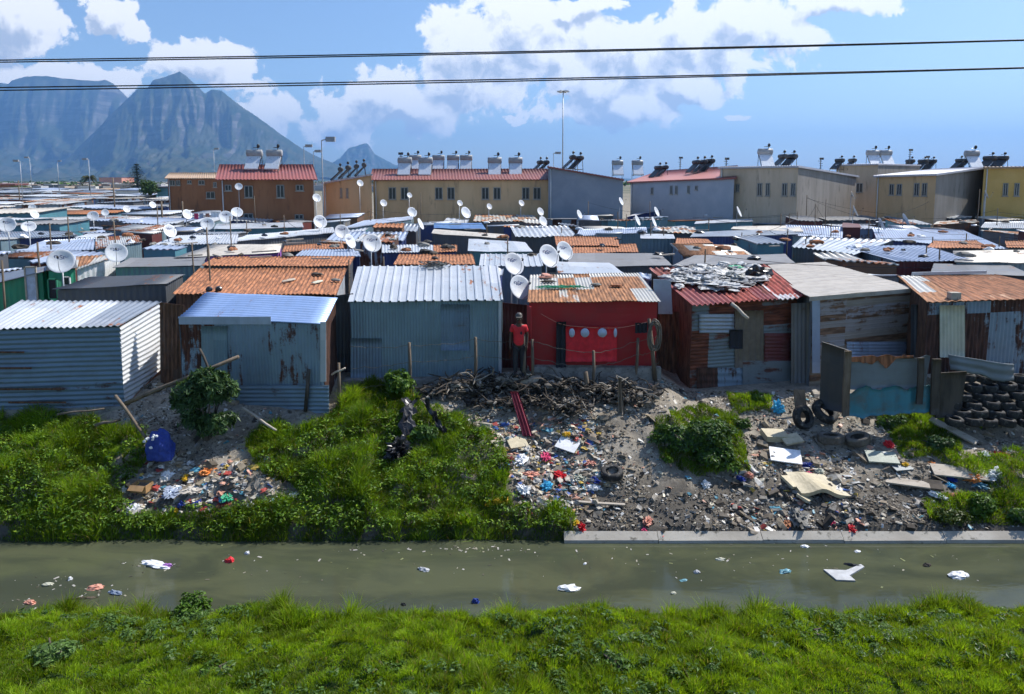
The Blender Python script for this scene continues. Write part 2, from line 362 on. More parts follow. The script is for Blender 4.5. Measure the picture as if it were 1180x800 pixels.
# blanket: white rounds are separate parts
# ground: soil with patches (bank rubble grey, sandy lanes, dry grass far out)
m, t, b = newmat('ground'); MAT['ground'] = m
gp = N(t, 'ShaderNodeNewGeometry').outputs[0]
A = noise(t, gp, 1.3, 8, .68); B = noise(t, gp, 14, 5, .7); Dn = noise(t, gp, .02, 4, .6); V = N(t, 'ShaderNodeTexVoronoi', {'Vector': gp, 'Scale': 9.0}).outputs[0]
c = mixc(t, step(t, A, .35, .66), (.19, .165, .13), (.34, .30, .24))
c = mixc(t, step(t, B, .5, .7), c, (.08, .072, .062))
c = mixc(t, M(t, 'MULTIPLY', step(t, B, .42, .3), .6), c, (.42, .39, .33))
s = N(t, 'ShaderNodeSeparateXYZ', {0: gp})
c = mixc(t, step(t, s.outputs[1], 13.0, 12.0), c, (.045, .08, .018))                       # soil under near turf
c = mixc(t, M(t, 'MULTIPLY', step(t, M(t, 'ADD', s.outputs[2], M(t, 'MULTIPLY', A, .8)), -.95, -1.45), .8), c, (.062, .056, .048))   # damp mud near the water
far = step(t, s.outputs[1], 90, 400)
fc = mixc(t, step(t, Dn, .4, .6), (.10, .11, .07), (.20, .18, .13))
c = mixc(t, far, c, fc)
bn = N(t, 'ShaderNodeBump', {'Strength': .7, 'Distance': .05, 'Height': M(t, 'ADD', A, M(t, 'MULTIPLY', B, .5))}).outputs[0]
setp(t, b, color=c, rough=.95, normal=bn, spec=.2)
# canal water: murky, nearly still
m, t, b = newmat('canal_water'); MAT['canal_water'] = m
gp = N(t, 'ShaderNodeNewGeometry').outputs[0]
gs = N(t, 'ShaderNodeVectorMath', {0: gp, 1: (.5, 1.3, 1)}, operation='MULTIPLY').outputs[0]
A = noise(t, gs, .8, 5, .6, w=.6); B = noise(t, gs, 5, 4, .6)
c = mixc(t, step(t, A, .36, .66), (.048, .056, .036), (.078, .086, .048))
c = mixc(t, M(t, 'MULTIPLY', step(t, B, .62, .72), .35), c, (.10, .115, .06))
bn = N(t, 'ShaderNodeBump', {'Strength': .09, 'Distance': .02, 'Height': noise(t, gs, 6, 4, .6)}).outputs[0]
setp(t, b, color=c, rough=.03, normal=bn, ior=1.33, spec=.5)
# mountain rock and scrub
m, t, b = newmat('mountain'); MAT['mountain'] = m
ge = N(t, 'ShaderNodeNewGeometry'); gp = ge.outputs[0]
nz = N(t, 'ShaderNodeSeparateXYZ', {0: ge.outputs[1]}).outputs[2]
A = noise(t, gp, .0035, 8, .65); B = noise(t, gp, .02, 5, .65)
st = noise(t, N(t, 'ShaderNodeVectorMath', {0: gp, 1: (.0015, .0015, .02)}, operation='MULTIPLY').outputs[0], 1.0, 5, .6)
rock = mixc(t, step(t, st, .44, .6), (.055, .055, .055), (.14, .132, .12))
veg = mixc(t, step(t, A, .4, .6), (.025, .04, .018), (.06, .065, .035))
veg = mixc(t, step(t, B, .6, .68), veg, (.12, .11, .08))
c = mixc(t, step(t, M(t, 'ADD', nz, M(t, 'MULTIPLY', A, .3)), .68, .92), rock, veg)
setp(t, b, color=c, rough=1.0, spec=.1)
# ================================================================= camera, sun, sky, air
cam = bpy.data.cameras.new('camera'); co = bpy.data.objects.new('camera', cam); C.objects.link(co)
cam.sensor_width = 36; cam.lens = 36*F/1180; cam.shift_y = -(400-PPY)/1180; cam.clip_end = 60000; cam.clip_start = .1
co.location = (0, 0, CZ); co.rotation_euler = (R(90)-PITCH, 0, 0); sc.camera = co
SUN = Vector((.75, .42, 1.02)).normalized()
sl = bpy.data.lights.new('sun', 'SUN'); sl.energy = 5.0; sl.angle = R(.5); sl.color = (1, .955, .89)
so = bpy.data.objects.new('sun', sl); C.objects.link(so); so.location = (30, 20, 40); so.rotation_euler = SUN.to_track_quat('Z', 'Y').to_euler()
w = bpy.data.worlds.new('World'); sc.world = w; w.use_nodes = True; t = w.node_tree; t.nodes.clear()
sky = N(t, 'ShaderNodeTexSky', sky_type='NISHITA'); sky.sun_disc = False
sky.sun_elevation = math.asin(SUN.z); sky.sun_rotation = math.atan2(SUN.x, SUN.y); sky.air_density = 1.0; sky.dust_density = .9; sky.ozone_density = 2.2
# cumulus: density over sky direction, lit from the sun's side
cg = bpy.data.node_groups.new('cumulus', 'ShaderNodeTree')
cg.interface.new_socket('P', in_out='INPUT', socket_type='NodeSocketVector'); cg.interface.new_socket('D', in_out='OUTPUT', socket_type='NodeSocketFloat')
gi = N(cg, 'NodeGroupInput'); go = N(cg, 'NodeGroupOutput'); P0 = gi.outputs[0]
wv = N(cg, 'ShaderNodeTexNoise', {'Vector': P0, 'Scale': 14.0, 'Detail': 6.0, 'Roughness': .6}).outputs[1]
wv = N(cg, 'ShaderNodeVectorMath', {0: wv, 1: (.5, .5, .5)}, operation='SUBTRACT').outputs[0]
P1 = N(cg, 'ShaderNodeVectorMath', {0: wv, 1: (.10, .07, 0), 2: P0}, operation='MULTIPLY_ADD').outputs[0]
blobs = [(562, 62, 82, 62), (606, 36, 74, 48), (528, 98, 66, 44), (486, 128, 75, 28), (440, 112, 62, 42), (392, 136, 44, 34), (640, 62, 36, 40), (722, 62, 80, 56), (690, 100, 84, 40), (784, 56, 96, 58), (862, 32, 96, 38), (960, 2, 84, 20), (664, 128, 62, 22), (730, 122, 66, 30), (800, 100, 50, 32),
         (22, 26, 58, 42), (-10, 48, 64, 34), (128, 16, 42, 22), (152, 34, 20, 18), (232, 74, 74, 30), (270, 92, 50, 16), (40, 88, 90, 18), (110, 96, 70, 20), (302, 130, 42, 26), (300, 150, 30, 18), (842, 137, 14, 7), (592, 141, 14, 8), (690, 2, 30, 14), (660, 6, 40, 10)]
dens = None
for (bx, by, rx, ry) in blobs:
    a, d, e = ray(bx, by); u, v = a/d, e/d
    k = N(cg, 'ShaderNodeVectorMath', {0: P1, 1: (u, v, 0)}, operation='SUBTRACT').outputs[0]
    k = N(cg, 'ShaderNodeVectorMath', {0: k, 1: (F/rx, F/ry, 0)}, operation='MULTIPLY').outputs[0]
    k = M(cg, 'SUBTRACT', 1.0, N(cg, 'ShaderNodeVectorMath', {0: k}, operation='LENGTH').outputs[1])
    dens = k if dens is None else M(cg, 'SMOOTH_MAX', dens, k, .12)
nf = N(cg, 'ShaderNodeTexNoise', {'Vector': P0, 'Scale': 15.0, 'Detail': 10.0, 'Roughness': .64, 'Distortion': .3}).outputs[0]
nv = N(cg, 'ShaderNodeTexVoronoi', {'Vector': P1, 'Scale': 34.0}, feature='SMOOTH_F1').outputs[0]
dens = M(cg, 'ADD', dens, M(cg, 'MULTIPLY', M(cg, 'SUBTRACT', nf, .5), 2.3))
dens = M(cg, 'SUBTRACT', dens, M(cg, 'MULTIPLY', M(cg, 'SUBTRACT', nv, .50), .35))
cg.links.new(dens, go.inputs[0])
dv = N(t, 'ShaderNodeTexCoord').outputs['Generated']
s = N(t, 'ShaderNodeSeparateXYZ', {0: dv})
iy = M(t, 'MAXIMUM', s.outputs[1], .02)
P = N(t, 'ShaderNodeCombineXYZ', {0: M(t, 'DIVIDE', s.outputs[0], iy), 1: M(t, 'DIVIDE', s.outputs[2], iy)}).outputs[0]
def cl(p):
    n = N(t, 'ShaderNodeGroup'); n.node_tree = cg; t.links.new(p, n.inputs[0]); return n.outputs[0]
d0 = cl(P)
d1 = cl(N(t, 'ShaderNodeVectorMath', {0: P, 1: (.012, .022, 0)}, operation='ADD').outputs[0])
al = M(t, 'MULTIPLY', step(t, d0, .0, .21), step(t, s.outputs[1], .1, .3))
al = M(t, 'MULTIPLY', al, step(t, s.outputs[2], -.01, .03))
sh = M(t, 'ADD', M(t, 'MULTIPLY', step(t, d1, .25, 1.1), .8), M(t, 'MULTIPLY', M(t, 'SUBTRACT', d1, d0), 1.0), clamp=True)
cc = mixc(t, sh, (8.9, 8.8, 8.7), (4.1, 4.6, 5.5))
skyc = mixc(t, 1.0, sky.outputs[0], (.95, 1.02, 1.12), 'MULTIPLY')
bg = N(t, 'ShaderNodeBackground', {0: mixc(t, M(t, 'MULTIPLY', al, .95), skyc, cc), 1: .108})
wo = N(t, 'ShaderNodeOutputWorld'); t.links.new(bg.outputs[0], wo.inputs[0])
# haze
m = bpy.data.materials.new('haze'); m.use_nodes = True; t = m.node_tree; t.nodes.clear()
pv = N(t, 'ShaderNodeVolumePrincipled', {'Color': (.24, .52, 1.0, 1), 'Density': 9e-5, 'Anisotropy': .2})
o = N(t, 'ShaderNodeOutputMaterial'); t.links.new(pv.outputs[0], o.inputs['Volume']); MAT['haze'] = m
hb = MB(); hb.box((0, 8500, 600), (33000, 18000, 1208))
ho = hb.build('haze', 'haze'); tag(ho, kind='stuff')
sc.view_settings.view_transform = 'Standard'; sc.view_settings.look = 'None'; sc.view_settings.exposure = .48; sc.view_settings.gamma = 1
sc.cycles.use_denoising = True; sc.cycles.max_bounces = 6; sc.cycles.diffuse_bounces = 3; sc.cycles.glossy_bounces = 2; sc.cycles.transmission_bounces = 2; sc.cycles.volume_bounces = 0; sc.cycles.adaptive_threshold = .035; sc.cycles.transparent_max_bounces = 4
# ================================================================= ground, canal, mountains
def geo(a, b, n, k=3.0): return [a+(b-a)*((math.exp(k*i/n)-1)/(math.exp(k)-1)) for i in range(1, n+1)]
xs = sorted(set([-x for x in geo(16, 16000, 40, 8)]+list(np.linspace(-16, 16, 330))+geo(16, 16000, 40, 8)))
ys = sorted([-y for y in geo(0, 380, 14, 4)]+list(np.linspace(0, 7, 12))+list(np.linspace(7.1, 22, 150))+geo(22, 17300, 60, 7))
X, Y = np.meshgrid(xs, ys); Z = H(X, Y)
mb = MB(); nx = len(xs)
mb.v = np.c_[X.ravel(), Y.ravel(), Z.ravel()].tolist()
mb.f = [(j*nx+i, j*nx+i+1, (j+1)*nx+i+1, (j+1)*nx+i) for j in range(len(ys)-1) for i in range(nx-1)]
mb.mi = [0]*len(mb.f); mb.sm = [True]*len(mb.f); mb.uv = [(0, 0)]*len(mb.v); mb.tint = [(.5, .5, .5)]*len(mb.v)
tag(mb.build('ground', 'ground'), kind='structure')
WZ = -2.32
mb = MB(); mb.add([(-300, 11.2, WZ), (300, 11.2, WZ), (300, 14.9, WZ), (-300, 14.9, WZ)], [(0, 1, 2, 3)])
tag(mb.build('canal_water', 'canal_water'), kind='structure')
mb = MB(); x = 1.15; k = 0
while x < 60:
    L = 2.1+.3*math.sin(k*2.3); k += 1
    y0, y1 = 14.43, 14.60
    j = rng.uniform(-.015, .015)
    mb.hexa([(x+.012, y0+j-.1, -2.7), (x+L, y0+j-.1, -2.7), (x+L, y1+.1, -2.7), (x+.012, y1+.1, -2.7), (x+.012, y0+j, -2.25+j), (x+L, y0+j*.4, -2.25+j*.6), (x+L, y1, -2.13+j), (x+.012, y1, -2.13)])
    x += L
tag(mb.build('kerb', 'concrete'), kind='structure')

def mountain(name, prof, Yc, foot, seed, rough=1.0, back=2500):
    """ridge whose crest follows the photographed skyline at its real distance, falling towards the viewer with ribs and gullies"""
    px0, px1 = prof[0][0], prof[-1][0]
    n = 340; m = 110
    pxs = np.linspace(px0, px1, n); cy = np.interp(pxs, [p[0] for p in prof], [p[1] for p in prof])
    mb = MB(); vs = []
    for i in range(n):
        cr = atY(pxs[i], cy[i]+.7*mn.fractal(Vector((pxs[i]*.13, seed, 0)), 1, 2, 4), Yc); hx = max(cr.z, 3)
        for j in range(m):
            tt = j/(m-1)*1.25                              # 0 = foot, 1 = crest, beyond = back slope
            if tt <= 1:
                yy = foot+(Yc-foot)*tt
                cliff = .42*tt**1.5+.58*(1/(1+math.exp(-(tt-.83)*19)))*1.04
                g = mn.fractal(Vector((cr.x*.0016+seed, tt*1.6, seed)), 1, 2, 5)
                g2 = mn.fractal(Vector((cr.x*.0011+seed*3, tt*1.1, seed+4)), 1, 2, 4)
                rib = abs(mn.fractal(Vector((cr.x*.0021+seed*2+g2*.9, tt*1.3+g*.8, 0)), .9, 2.1, 6))
                env = math.sin(PI*min(tt, 1))**.7
                cr_ = mn.fractal(Vector((cr.x*.012+seed, tt*9, seed)), .8, 2.1, 4)
                z = hx*(cliff+(.17*g-.12*rib+.018*cr_)*env*rough*(.45+.55*tt))
                yy += 380*g*env*rough+420*rib*env*rough+70*cr_*env
                xx = cr.x*(1-(1-yy/Yc)*.8)+120*g2*env
            else:
                yy = Yc+(tt-1)/.25*back; z = hx*max(0, 1-(tt-1)/.25); xx = cr.x
            vs.append((xx, yy, z-4))
    fs = [(i*m+j, (i+1)*m+j, (i+1)*m+j+1, i*m+j+1) for i in range(n-1) for j in range(m-1)]
    mb.add(vs, fs, smooth=True)
    o = mb.build(name, 'mountain'); tag(o, kind='structure'); return o
mountain('mountain', [(-520, 200), (-400, 150), (-300, 112), (-200, 96), (-60, 97), (0, 95), (10, 96), (14, 92), (30, 87), (55, 87), (70, 90), (95, 92), (110, 93), (122, 92), (130, 96), (138, 103), (146, 116), (170, 150), (230, 185), (300, 206)], 9000, 4600, 3.1)
mountain('mountain', [(20, 206), (70, 188), (110, 150), (128, 131), (146, 114), (158, 102), (170, 100), (176, 92), (190, 88), (207, 82), (215, 87), (226, 98), (236, 107), (243, 103), (255, 104), (268, 115), (285, 127), (300, 137), (325, 155), (345, 169), (365, 180), (385, 188), (420, 197), (500, 206)], 7600, 3300, 7.7)
mountain('mountain', [(340, 205), (375, 192), (392, 182), (402, 170), (412, 168), (420, 165), (424, 166), (432, 177), (444, 184), (456, 190), (500, 196), (600, 202), (760, 206)], 10500, 8200, 12.3, .6, 1500)
# ================================================================= shacks
FOOT = []   # (xmin,xmax,ymin,ymax) of everything with a footprint
def bil(q, u, v): return (q[0]*(1-u)+q[1]*u)*(1-v)+(q[3]*(1-u)+q[2]*u)*v
def shack(label, q, z, roof, walls, base=0, rp=(.16, .016, 'sin', 'u'), wp=(.13, .008, 'sin', 'u'), over=(.08, .08, .12), name='shack', cat='shack', group=None, near=False, rag=.03, wsplit=False, rslots=None, minlen=0):
    """corrugated lean-to: q = photo pixels of the roof corners front-left, front-right, back-right, back-left; z their heights"""
    if len(z) == 2: z = (z[0], z[0], z[1], z[1])
    W = [atZ(px, py, zz) for (px, py), zz in zip(q, z)]
    if minlen:
        for f_, b_ in ((0, 3), (1, 2)):
            d = W[b_]-W[f_]
            if d.y < minlen: W[b_] = W[f_]+Vector((d.x*.3, minlen, d.z))
    cen = sum(W, Vector())/4; cen.z = base
    T = thing(name, label, cat, (cen.x, cen.y, base), group)
    FOOT.append((min(p.x for p in W), max(p.x for p in W), min(p.y for p in W), max(p.y for p in W)))
    pit, amp, prof, ax = rp
    if roof:
        mb = MB(); segs = rslots or [(0, 1, 0)]
        for (u0, u1, mi) in segs:
            mb.patch(bil(W, u0, 0), bil(W, u1, 0), bil(W, u1, 1), bil(W, u0, 1), ax, pit, amp, prof, mi=mi, rag=rag, no=8 if near else 4, wob=.014 if near else .02, thick=.02)
        mb.build('roof', roof, T)
    Lw = (W[1]-W[0]).length; Ld = (W[2]-W[1]).length
    u0, u1 = over[0]/Lw, 1-over[1]/Lw; v0, v1 = over[2]/Ld, 1-.08/Ld
    cs = [bil(W, u0, v0), bil(W, u1, v0), bil(W, u1, v1), bil(W, u0, v1)]
    for c_ in cs: c_.z -= .05
    lo = [Vector((c_.x, c_.y, base)) for c_ in cs]
    wm = list(walls) if isinstance(walls, (list, tuple)) else [walls]*4
    while len(wm) < 4: wm.append(wm[-1])
    mats = []; sides = [(0, 1), (1, 2), (2, 3), (3, 0)]; mbw = MB()
    for k, (i, j) in enumerate(sides):
        w_ = wm[k]
        if w_ is None: continue
        sp = wp if not isinstance(wp[0], (list, tuple)) else wp[min(k, len(wp)-1)]
        if wsplit:
            m1 = MB(); m1.patch(lo[i], lo[j], cs[j], cs[i], sp[3], sp[0], sp[1], sp[2], no=12, wob=.026, rag=.0)
            m1.build('wall', w_, T)
        else:
            if w_ not in mats: mats.append(w_)
            mbw.patch(lo[i], lo[j], cs[j], cs[i], sp[3], sp[0], sp[1], sp[2], mi=mats.index(w_), no=3, wob=.015)
    if not wsplit and mbw.v: mbw.build('wall', mats, T)
    return T, W, cs, lo
def on_front(cs, lo, px0, py0, px1, py1, out=.03):
    """rectangle on the front wall plane whose photo corners are given"""
    n = (cs[1]-cs[0]).cross(Vector((0, 0, 1))).normalized()
    if n.y > 0: n = -n
    p0 = cs[0]+n*out
    def hit(px, py):
        a, d, e = ray(px, py); o_ = Vector((0, 0, CZ)); dv = Vector((a, d, e))
        return o_+dv*((p0-o_).dot(n)/dv.dot(n))
    return hit(px0, py1), hit(px1, py1), hit(px1, py0), hit(px0, py0)
def slab(name, quad, mat, th, parent=None, cor=None, origin=None, wob=.004, jag=0):
    """sheet with thickness th standing on quad (bl,br,tr,tl)"""
    mb = MB(); A, B, Cc, D = [Vector(p) for p in quad]
    ax, pit, amp = cor or ('u', 0, 0)
    mb.patch(A, B, Cc, D, ax, pit, amp, 'sin', no=6, wob=wob, thick=th)
    if jag:      # torn upper and lower edge
        e_ = D-A; sd = rng.random()*50; L2 = e_.dot(e_); nv_ = []
        for p in mb.v:
            t_ = (Vector(p)-A).dot(e_)/L2; k_ = max(0, t_-.7)/.3-max(0, .25-t_)/.4
            h_ = jag*(mn.noise(Vector((p[0]*2.6+sd, sd, 0)))*1.6+mn.noise(Vector((p[0]*9+sd, 3, sd)))*.5)
            nv_.append((p[0], p[1], p[2]+h_*k_))
        mb.v = nv_
    return mb.build(name, mat, parent, origin)
# ---- front row
sA = shack('pale tin shack with horizontal ribs and white roof at the far left of the bank', [(-34, 380), (138, 375), (186, 347), (24, 346)], (1.82, 1.86, 2.12, 2.1), ['white_sheet', 'galv_sheet'], ['steel_wall_flat', 'white_wall_rib', 'steel_wall_flat', 'steel_wall_flat'], -.42, rp=(.175, .022, 'sin', 'u'), wp=(.13, .016, 'sin', 'v'), near=True, wsplit=True, rag=.05, rslots=[(0, .72, 0), (.722, 1, 1)], over=(.05, .02, .04))
T, W, cs, lo = sA
mb = MB(); mb.hexa([lo[0]+Vector((-.3, -.16, -.35)), lo[1]+Vector((.1, -.12, -.35)), lo[1]+Vector((.1, .2, -.35)), lo[0]+Vector((-.3, .2, -.35)), lo[0]+Vector((-.3, -.1, .05)), lo[1]+Vector((.06, -.08, .06)), lo[1]+Vector((.06, .1, .06)), lo[0]+Vector((-.3, .1, .05))])
mb.build('footing', 'stone', T)
q = [lo[1]+Vector((.06, -.02, -.1)), lo[2]+Vector((.07, .1, -.1)), lo[2]+Vector((.07, .1, .62)), lo[1]+Vector((.06, -.02, .1))]
slab('rusty_sheet', q, 'rust_dull_sheet', .01, T)
for k in range(4):   # rusty fixing battens on the front
    z = lo[0].z+[.25, .62, 1.2, 1.62][k]; a = lo[0].lerp(lo[1], [.2, .12, .0, .1][k]); b_ = lo[0].lerp(lo[1], [.62, .6, .4, .35][k])
    mb = MB(); mb.box(((a.x+b_.x)/2, a.y-.025, z), ((b_-a).x, .018, .05), R(rng.uniform(-.5, .5)))
    mb.build('rusty_batten', 'rust_dark_wall', T)
sB = shack('blue-white flat roofed tin shack streaked with rust, behind the dense bush', [(205, 366), (374, 373), (389, 343), (238, 337)], (1.95, 1.93, 2.3, 2.32), 'sky_sheet', ['steel_wall_rusty', 'steel_wall_streaky', 'steel_wall_rusty', 'steel_wall_rusty'], -.5, rp=(.17, .014, 'sin', 'v'), wp=(.09, .009, 'sin', 'u'), near=True, wsplit=True, over=(.03, .06, .03))
T, W, cs, lo = sB
slab('fascia', on_front(cs, lo, 206, 365, 312, 374, .06), 'lavender_sheet', .012, T)
slab('corner_trim', on_front(cs, lo, 369, 371, 375.5, 440, .05), 'white_sheet', .012, T)
slab('skirt_sheet', on_front(cs, lo, 276, 444, 379, 482, .07), 'steel_wall_flat', .01, T, ('v', .12, .012))
slab('patch_sheet', on_front(cs, lo, 232, 376, 262, 438, .035), 'steel_wall_blue', .01, T, ('u', .09, .006))
mb = MB(); a, b_ = on_front(cs, lo, 352, 426, 356, 474, .14)[0:2]; top = on_front(cs, lo, 352, 426, 356, 474, .14)[2]
mb.tube([(a.x, a.y, a.z), (top.x, top.y, top.z)], .05, 7); mb.build('post', 'wood_dark', T)
sC = shack('large pale blue-green tin shack with white ribbed roof in the middle of the bank', [(401, 347.5), (580, 346), (574, 306), (412, 307)], (2.27, 2.27, 2.78, 2.78), 'white_sheet', ['steel_wall_blue'], 0, rp=(.262, .035, 'ibr', 'u'), wp=(.085, .009, 'sin', 'u'), near=True, wsplit=True, rag=.02, over=(.06, .05, .07))
T, W, cs, lo = sC
slab('patch_sheet', on_front(cs, lo, 404, 390, 440, 436, .04), 'steel_wall_flat', .01, T, ('u', .085, .009))
slab('patch_sheet', on_front(cs, lo, 508, 351, 541, 404, .035), 'steel_wall_flat', .01, T, ('u', .085, .009))
slab('edge_trim', on_front(cs, lo, 574.5, 347, 578, 432, .035), 'white_sheet', .012, T)
mb = MB(); mb.hexa([lo[0]+Vector((-.2, -.5, -.5)), lo[1]+Vector((.2, -.5, -.5)), lo[1]+Vector((.2, .1, -.5)), lo[0]+Vector((-.2, .1, -.5)), lo[0]+Vector((-.2, -.4, .03)), lo[1]+Vector((.2, -.4, .03)), lo[1]+Vector((.2, .1, .03)), lo[0]+Vector((-.2, .1, .03))])
mb.build('footing', 'stone', T)
sD = shack('deep red walled shack with patchwork rusty roof behind the washing line', [(608, 348), (761, 346), (736, 314), (611, 317)], (2.26, 2.26, 2.62, 2.62), 'rust_mix_sheet', ['red_wall'], 0, rp=(.10, .012, 'sin', 'u'), wp=(0, 0, 'sin', 'u'), near=True, wsplit=True, rag=.06, over=(.04, .06, .1))
T, W, cs, lo = sD
q = [lo[0]+Vector((-.02, -.05, .45)), lo[0]+Vector((.20, .28-.36, .45)), cs[0]+Vector((.26, .30-.36, -.02)), cs[0]+Vector((-.02, -.05, -.02))]
mb = MB(); h0 = lo[0]+Vector((-.06, 0, .3)); e = Vector((.10, -.30, 0)); up = Vector((0, 0, 1.85))
mb.hexa([h0, h0+e, h0+e+Vector((.03, .012, 0)), h0+Vector((.03, .012, 0)), h0+up, h0+e+up, h0+e+up+Vector((.03, .012, 0)), h0+up+Vector((.03, .012, 0))])
mb.build('door', 'red_wall', T)
mb = MB(); mb.hexa([lo[0]+Vector((-.05, -.35, -.3)), lo[1]+Vector((.1, -.3, -.3)), lo[1]+Vector((.1, -.03, -.3)), lo[0]+Vector((-.05, -.03, -.3)), lo[0]+Vector((-.05, -.2, .38)), lo[1]+Vector((.1, -.22, .3)), lo[1]+Vector((.1, -.03, .3)), lo[0]+Vector((-.05, -.03, .42))])
mb.build('footing', 'stone', T)
sE = shack('ramshackle rusty shack with red and white striped roof heaped with plastic', [(797, 351), (929, 341), (884, 305), (748, 309)], (2.12, 2.2, 2.6, 2.6), ['red_white_sheet', 'old_red_sheet'], ['rust_patch_wall', 'tan_wall', 'rust_dark_wall', 'rust_dark_wall'], -.5, rslots=[(0, .36, 1), (.362, .58, 0), (.582, .74, 1), (.742, 1, 0)], rp=(.19, .03, 'sin', 'u'), wp=((.11, .012, 'sin', 'v'), (.12, .008, 'sin', 'u'), (.12, .008, 'sin', 'u'), (.12, .01, 'sin', 'u')), near=True, wsplit=True, rag=.08, over=(.08, .25, .15))
T, W, cs, lo = sE
slab('lower_sheet', on_front(cs, lo, 803, 424, 860, 448, .05), 'steel_wall_streaky', .01, T, ('v', .2, .01))
slab('lower_sheet', on_front(cs, lo, 856, 416, 914, 448, .07), 'grey_panel', .01, T, ('u', 0, 0))
slab('sacking', on_front(cs, lo, 847, 358, 880, 424, .05), 'sack', .02, T, ('u', .18, .02))
slab('rusty_sheet', on_front(cs, lo, 806, 362, 846, 384, .05), 'galv_sheet', .01, T, ('v', .11, .012))
slab('rusty_sheet', on_front(cs, lo, 881, 384, 913, 421, .05), 'maroon_sheet', .01, T, ('v', .11, .012))
slab('hanging_cloth', on_front(cs, lo, 841, 380, 856, 402, .09), 'cloth_dark', .02, T, ('u', .2, .02))
sF = shack('weathered board fronted shack with long grey plank roof', [(933, 342), (1055, 332), (951, 302), (866, 306)], (2.3, 2.32, 2.36, 2.34), 'board_roof', ['board_wall', 'rust_dark_wall', 'tan_wall', 'tan_wall'], -.5, rp=(.22, .008, 'ibr', 'v'), wp=((.14, .008, 'ibr', 'v'), (.12, .01, 'sin', 'u')), near=True, wsplit=True, over=(.16, .02, .04))
T, W, cs, lo = sF
slab('edge_board', [W[0]+Vector((0, -.03, -.13)), W[1]+Vector((0, -.03, -.13)), W[1]+Vector((0, -.03, .0)), W[0]+Vector((0, -.03, .0))], 'wood_pale', .03, T)
slab('corner_sheet', on_front(cs, lo, 936, 345, 945, 430, .04), 'lavender_sheet', .012, T)
slab('lower_sheet', on_front(cs, lo, 976, 394, 1052, 416, .05), 'lavender_sheet', .01, T, ('v', .1, .01))
sG = shack('rust streaked tin shack with brown roof at the right end of the bank', [(1068, 348), (1262, 341), (1150, 316), (1034, 318)], (2.22, 2.22, 2.5, 2.5), ['rust_mix_sheet', 'rust_dull_sheet'], ['steel_wall_streaky', 'steel_wall_streaky', 'rust_dark_wall', 'rust_dark_wall'], -.5, rp=(.2, .014, 'sin', 'u'), wp=(.13, .014, 'sin', 'u'), near=True, wsplit=True, rslots=[(0, .22, 0), (.222, 1, 1)], over=(.05, .05, .05))
T, W, cs, lo = sG
slab('cream_sheet', on_front(cs, lo, 1083, 352, 1112, 412, .05), 'cream_patch', .01, T, ('u', .13, .014))
slab('batten', [W[3]+Vector((.5, -.02, .02)), W[2]+Vector((-.4, -.02, .02)), W[2]+Vector((-.4, -.02, .12)), W[3]+Vector((.5, -.02, .12))], 'white_sheet', .05, T)
mb = MB(); pz = bil(W, .17, .06); mb.box(pz+Vector((0, 0, .1)), (.28, .22, .2)); tag(mb.build('concrete_block', 'concrete', origin=pz), 'grey concrete block weighing down the brown roof at the right end', 'block')
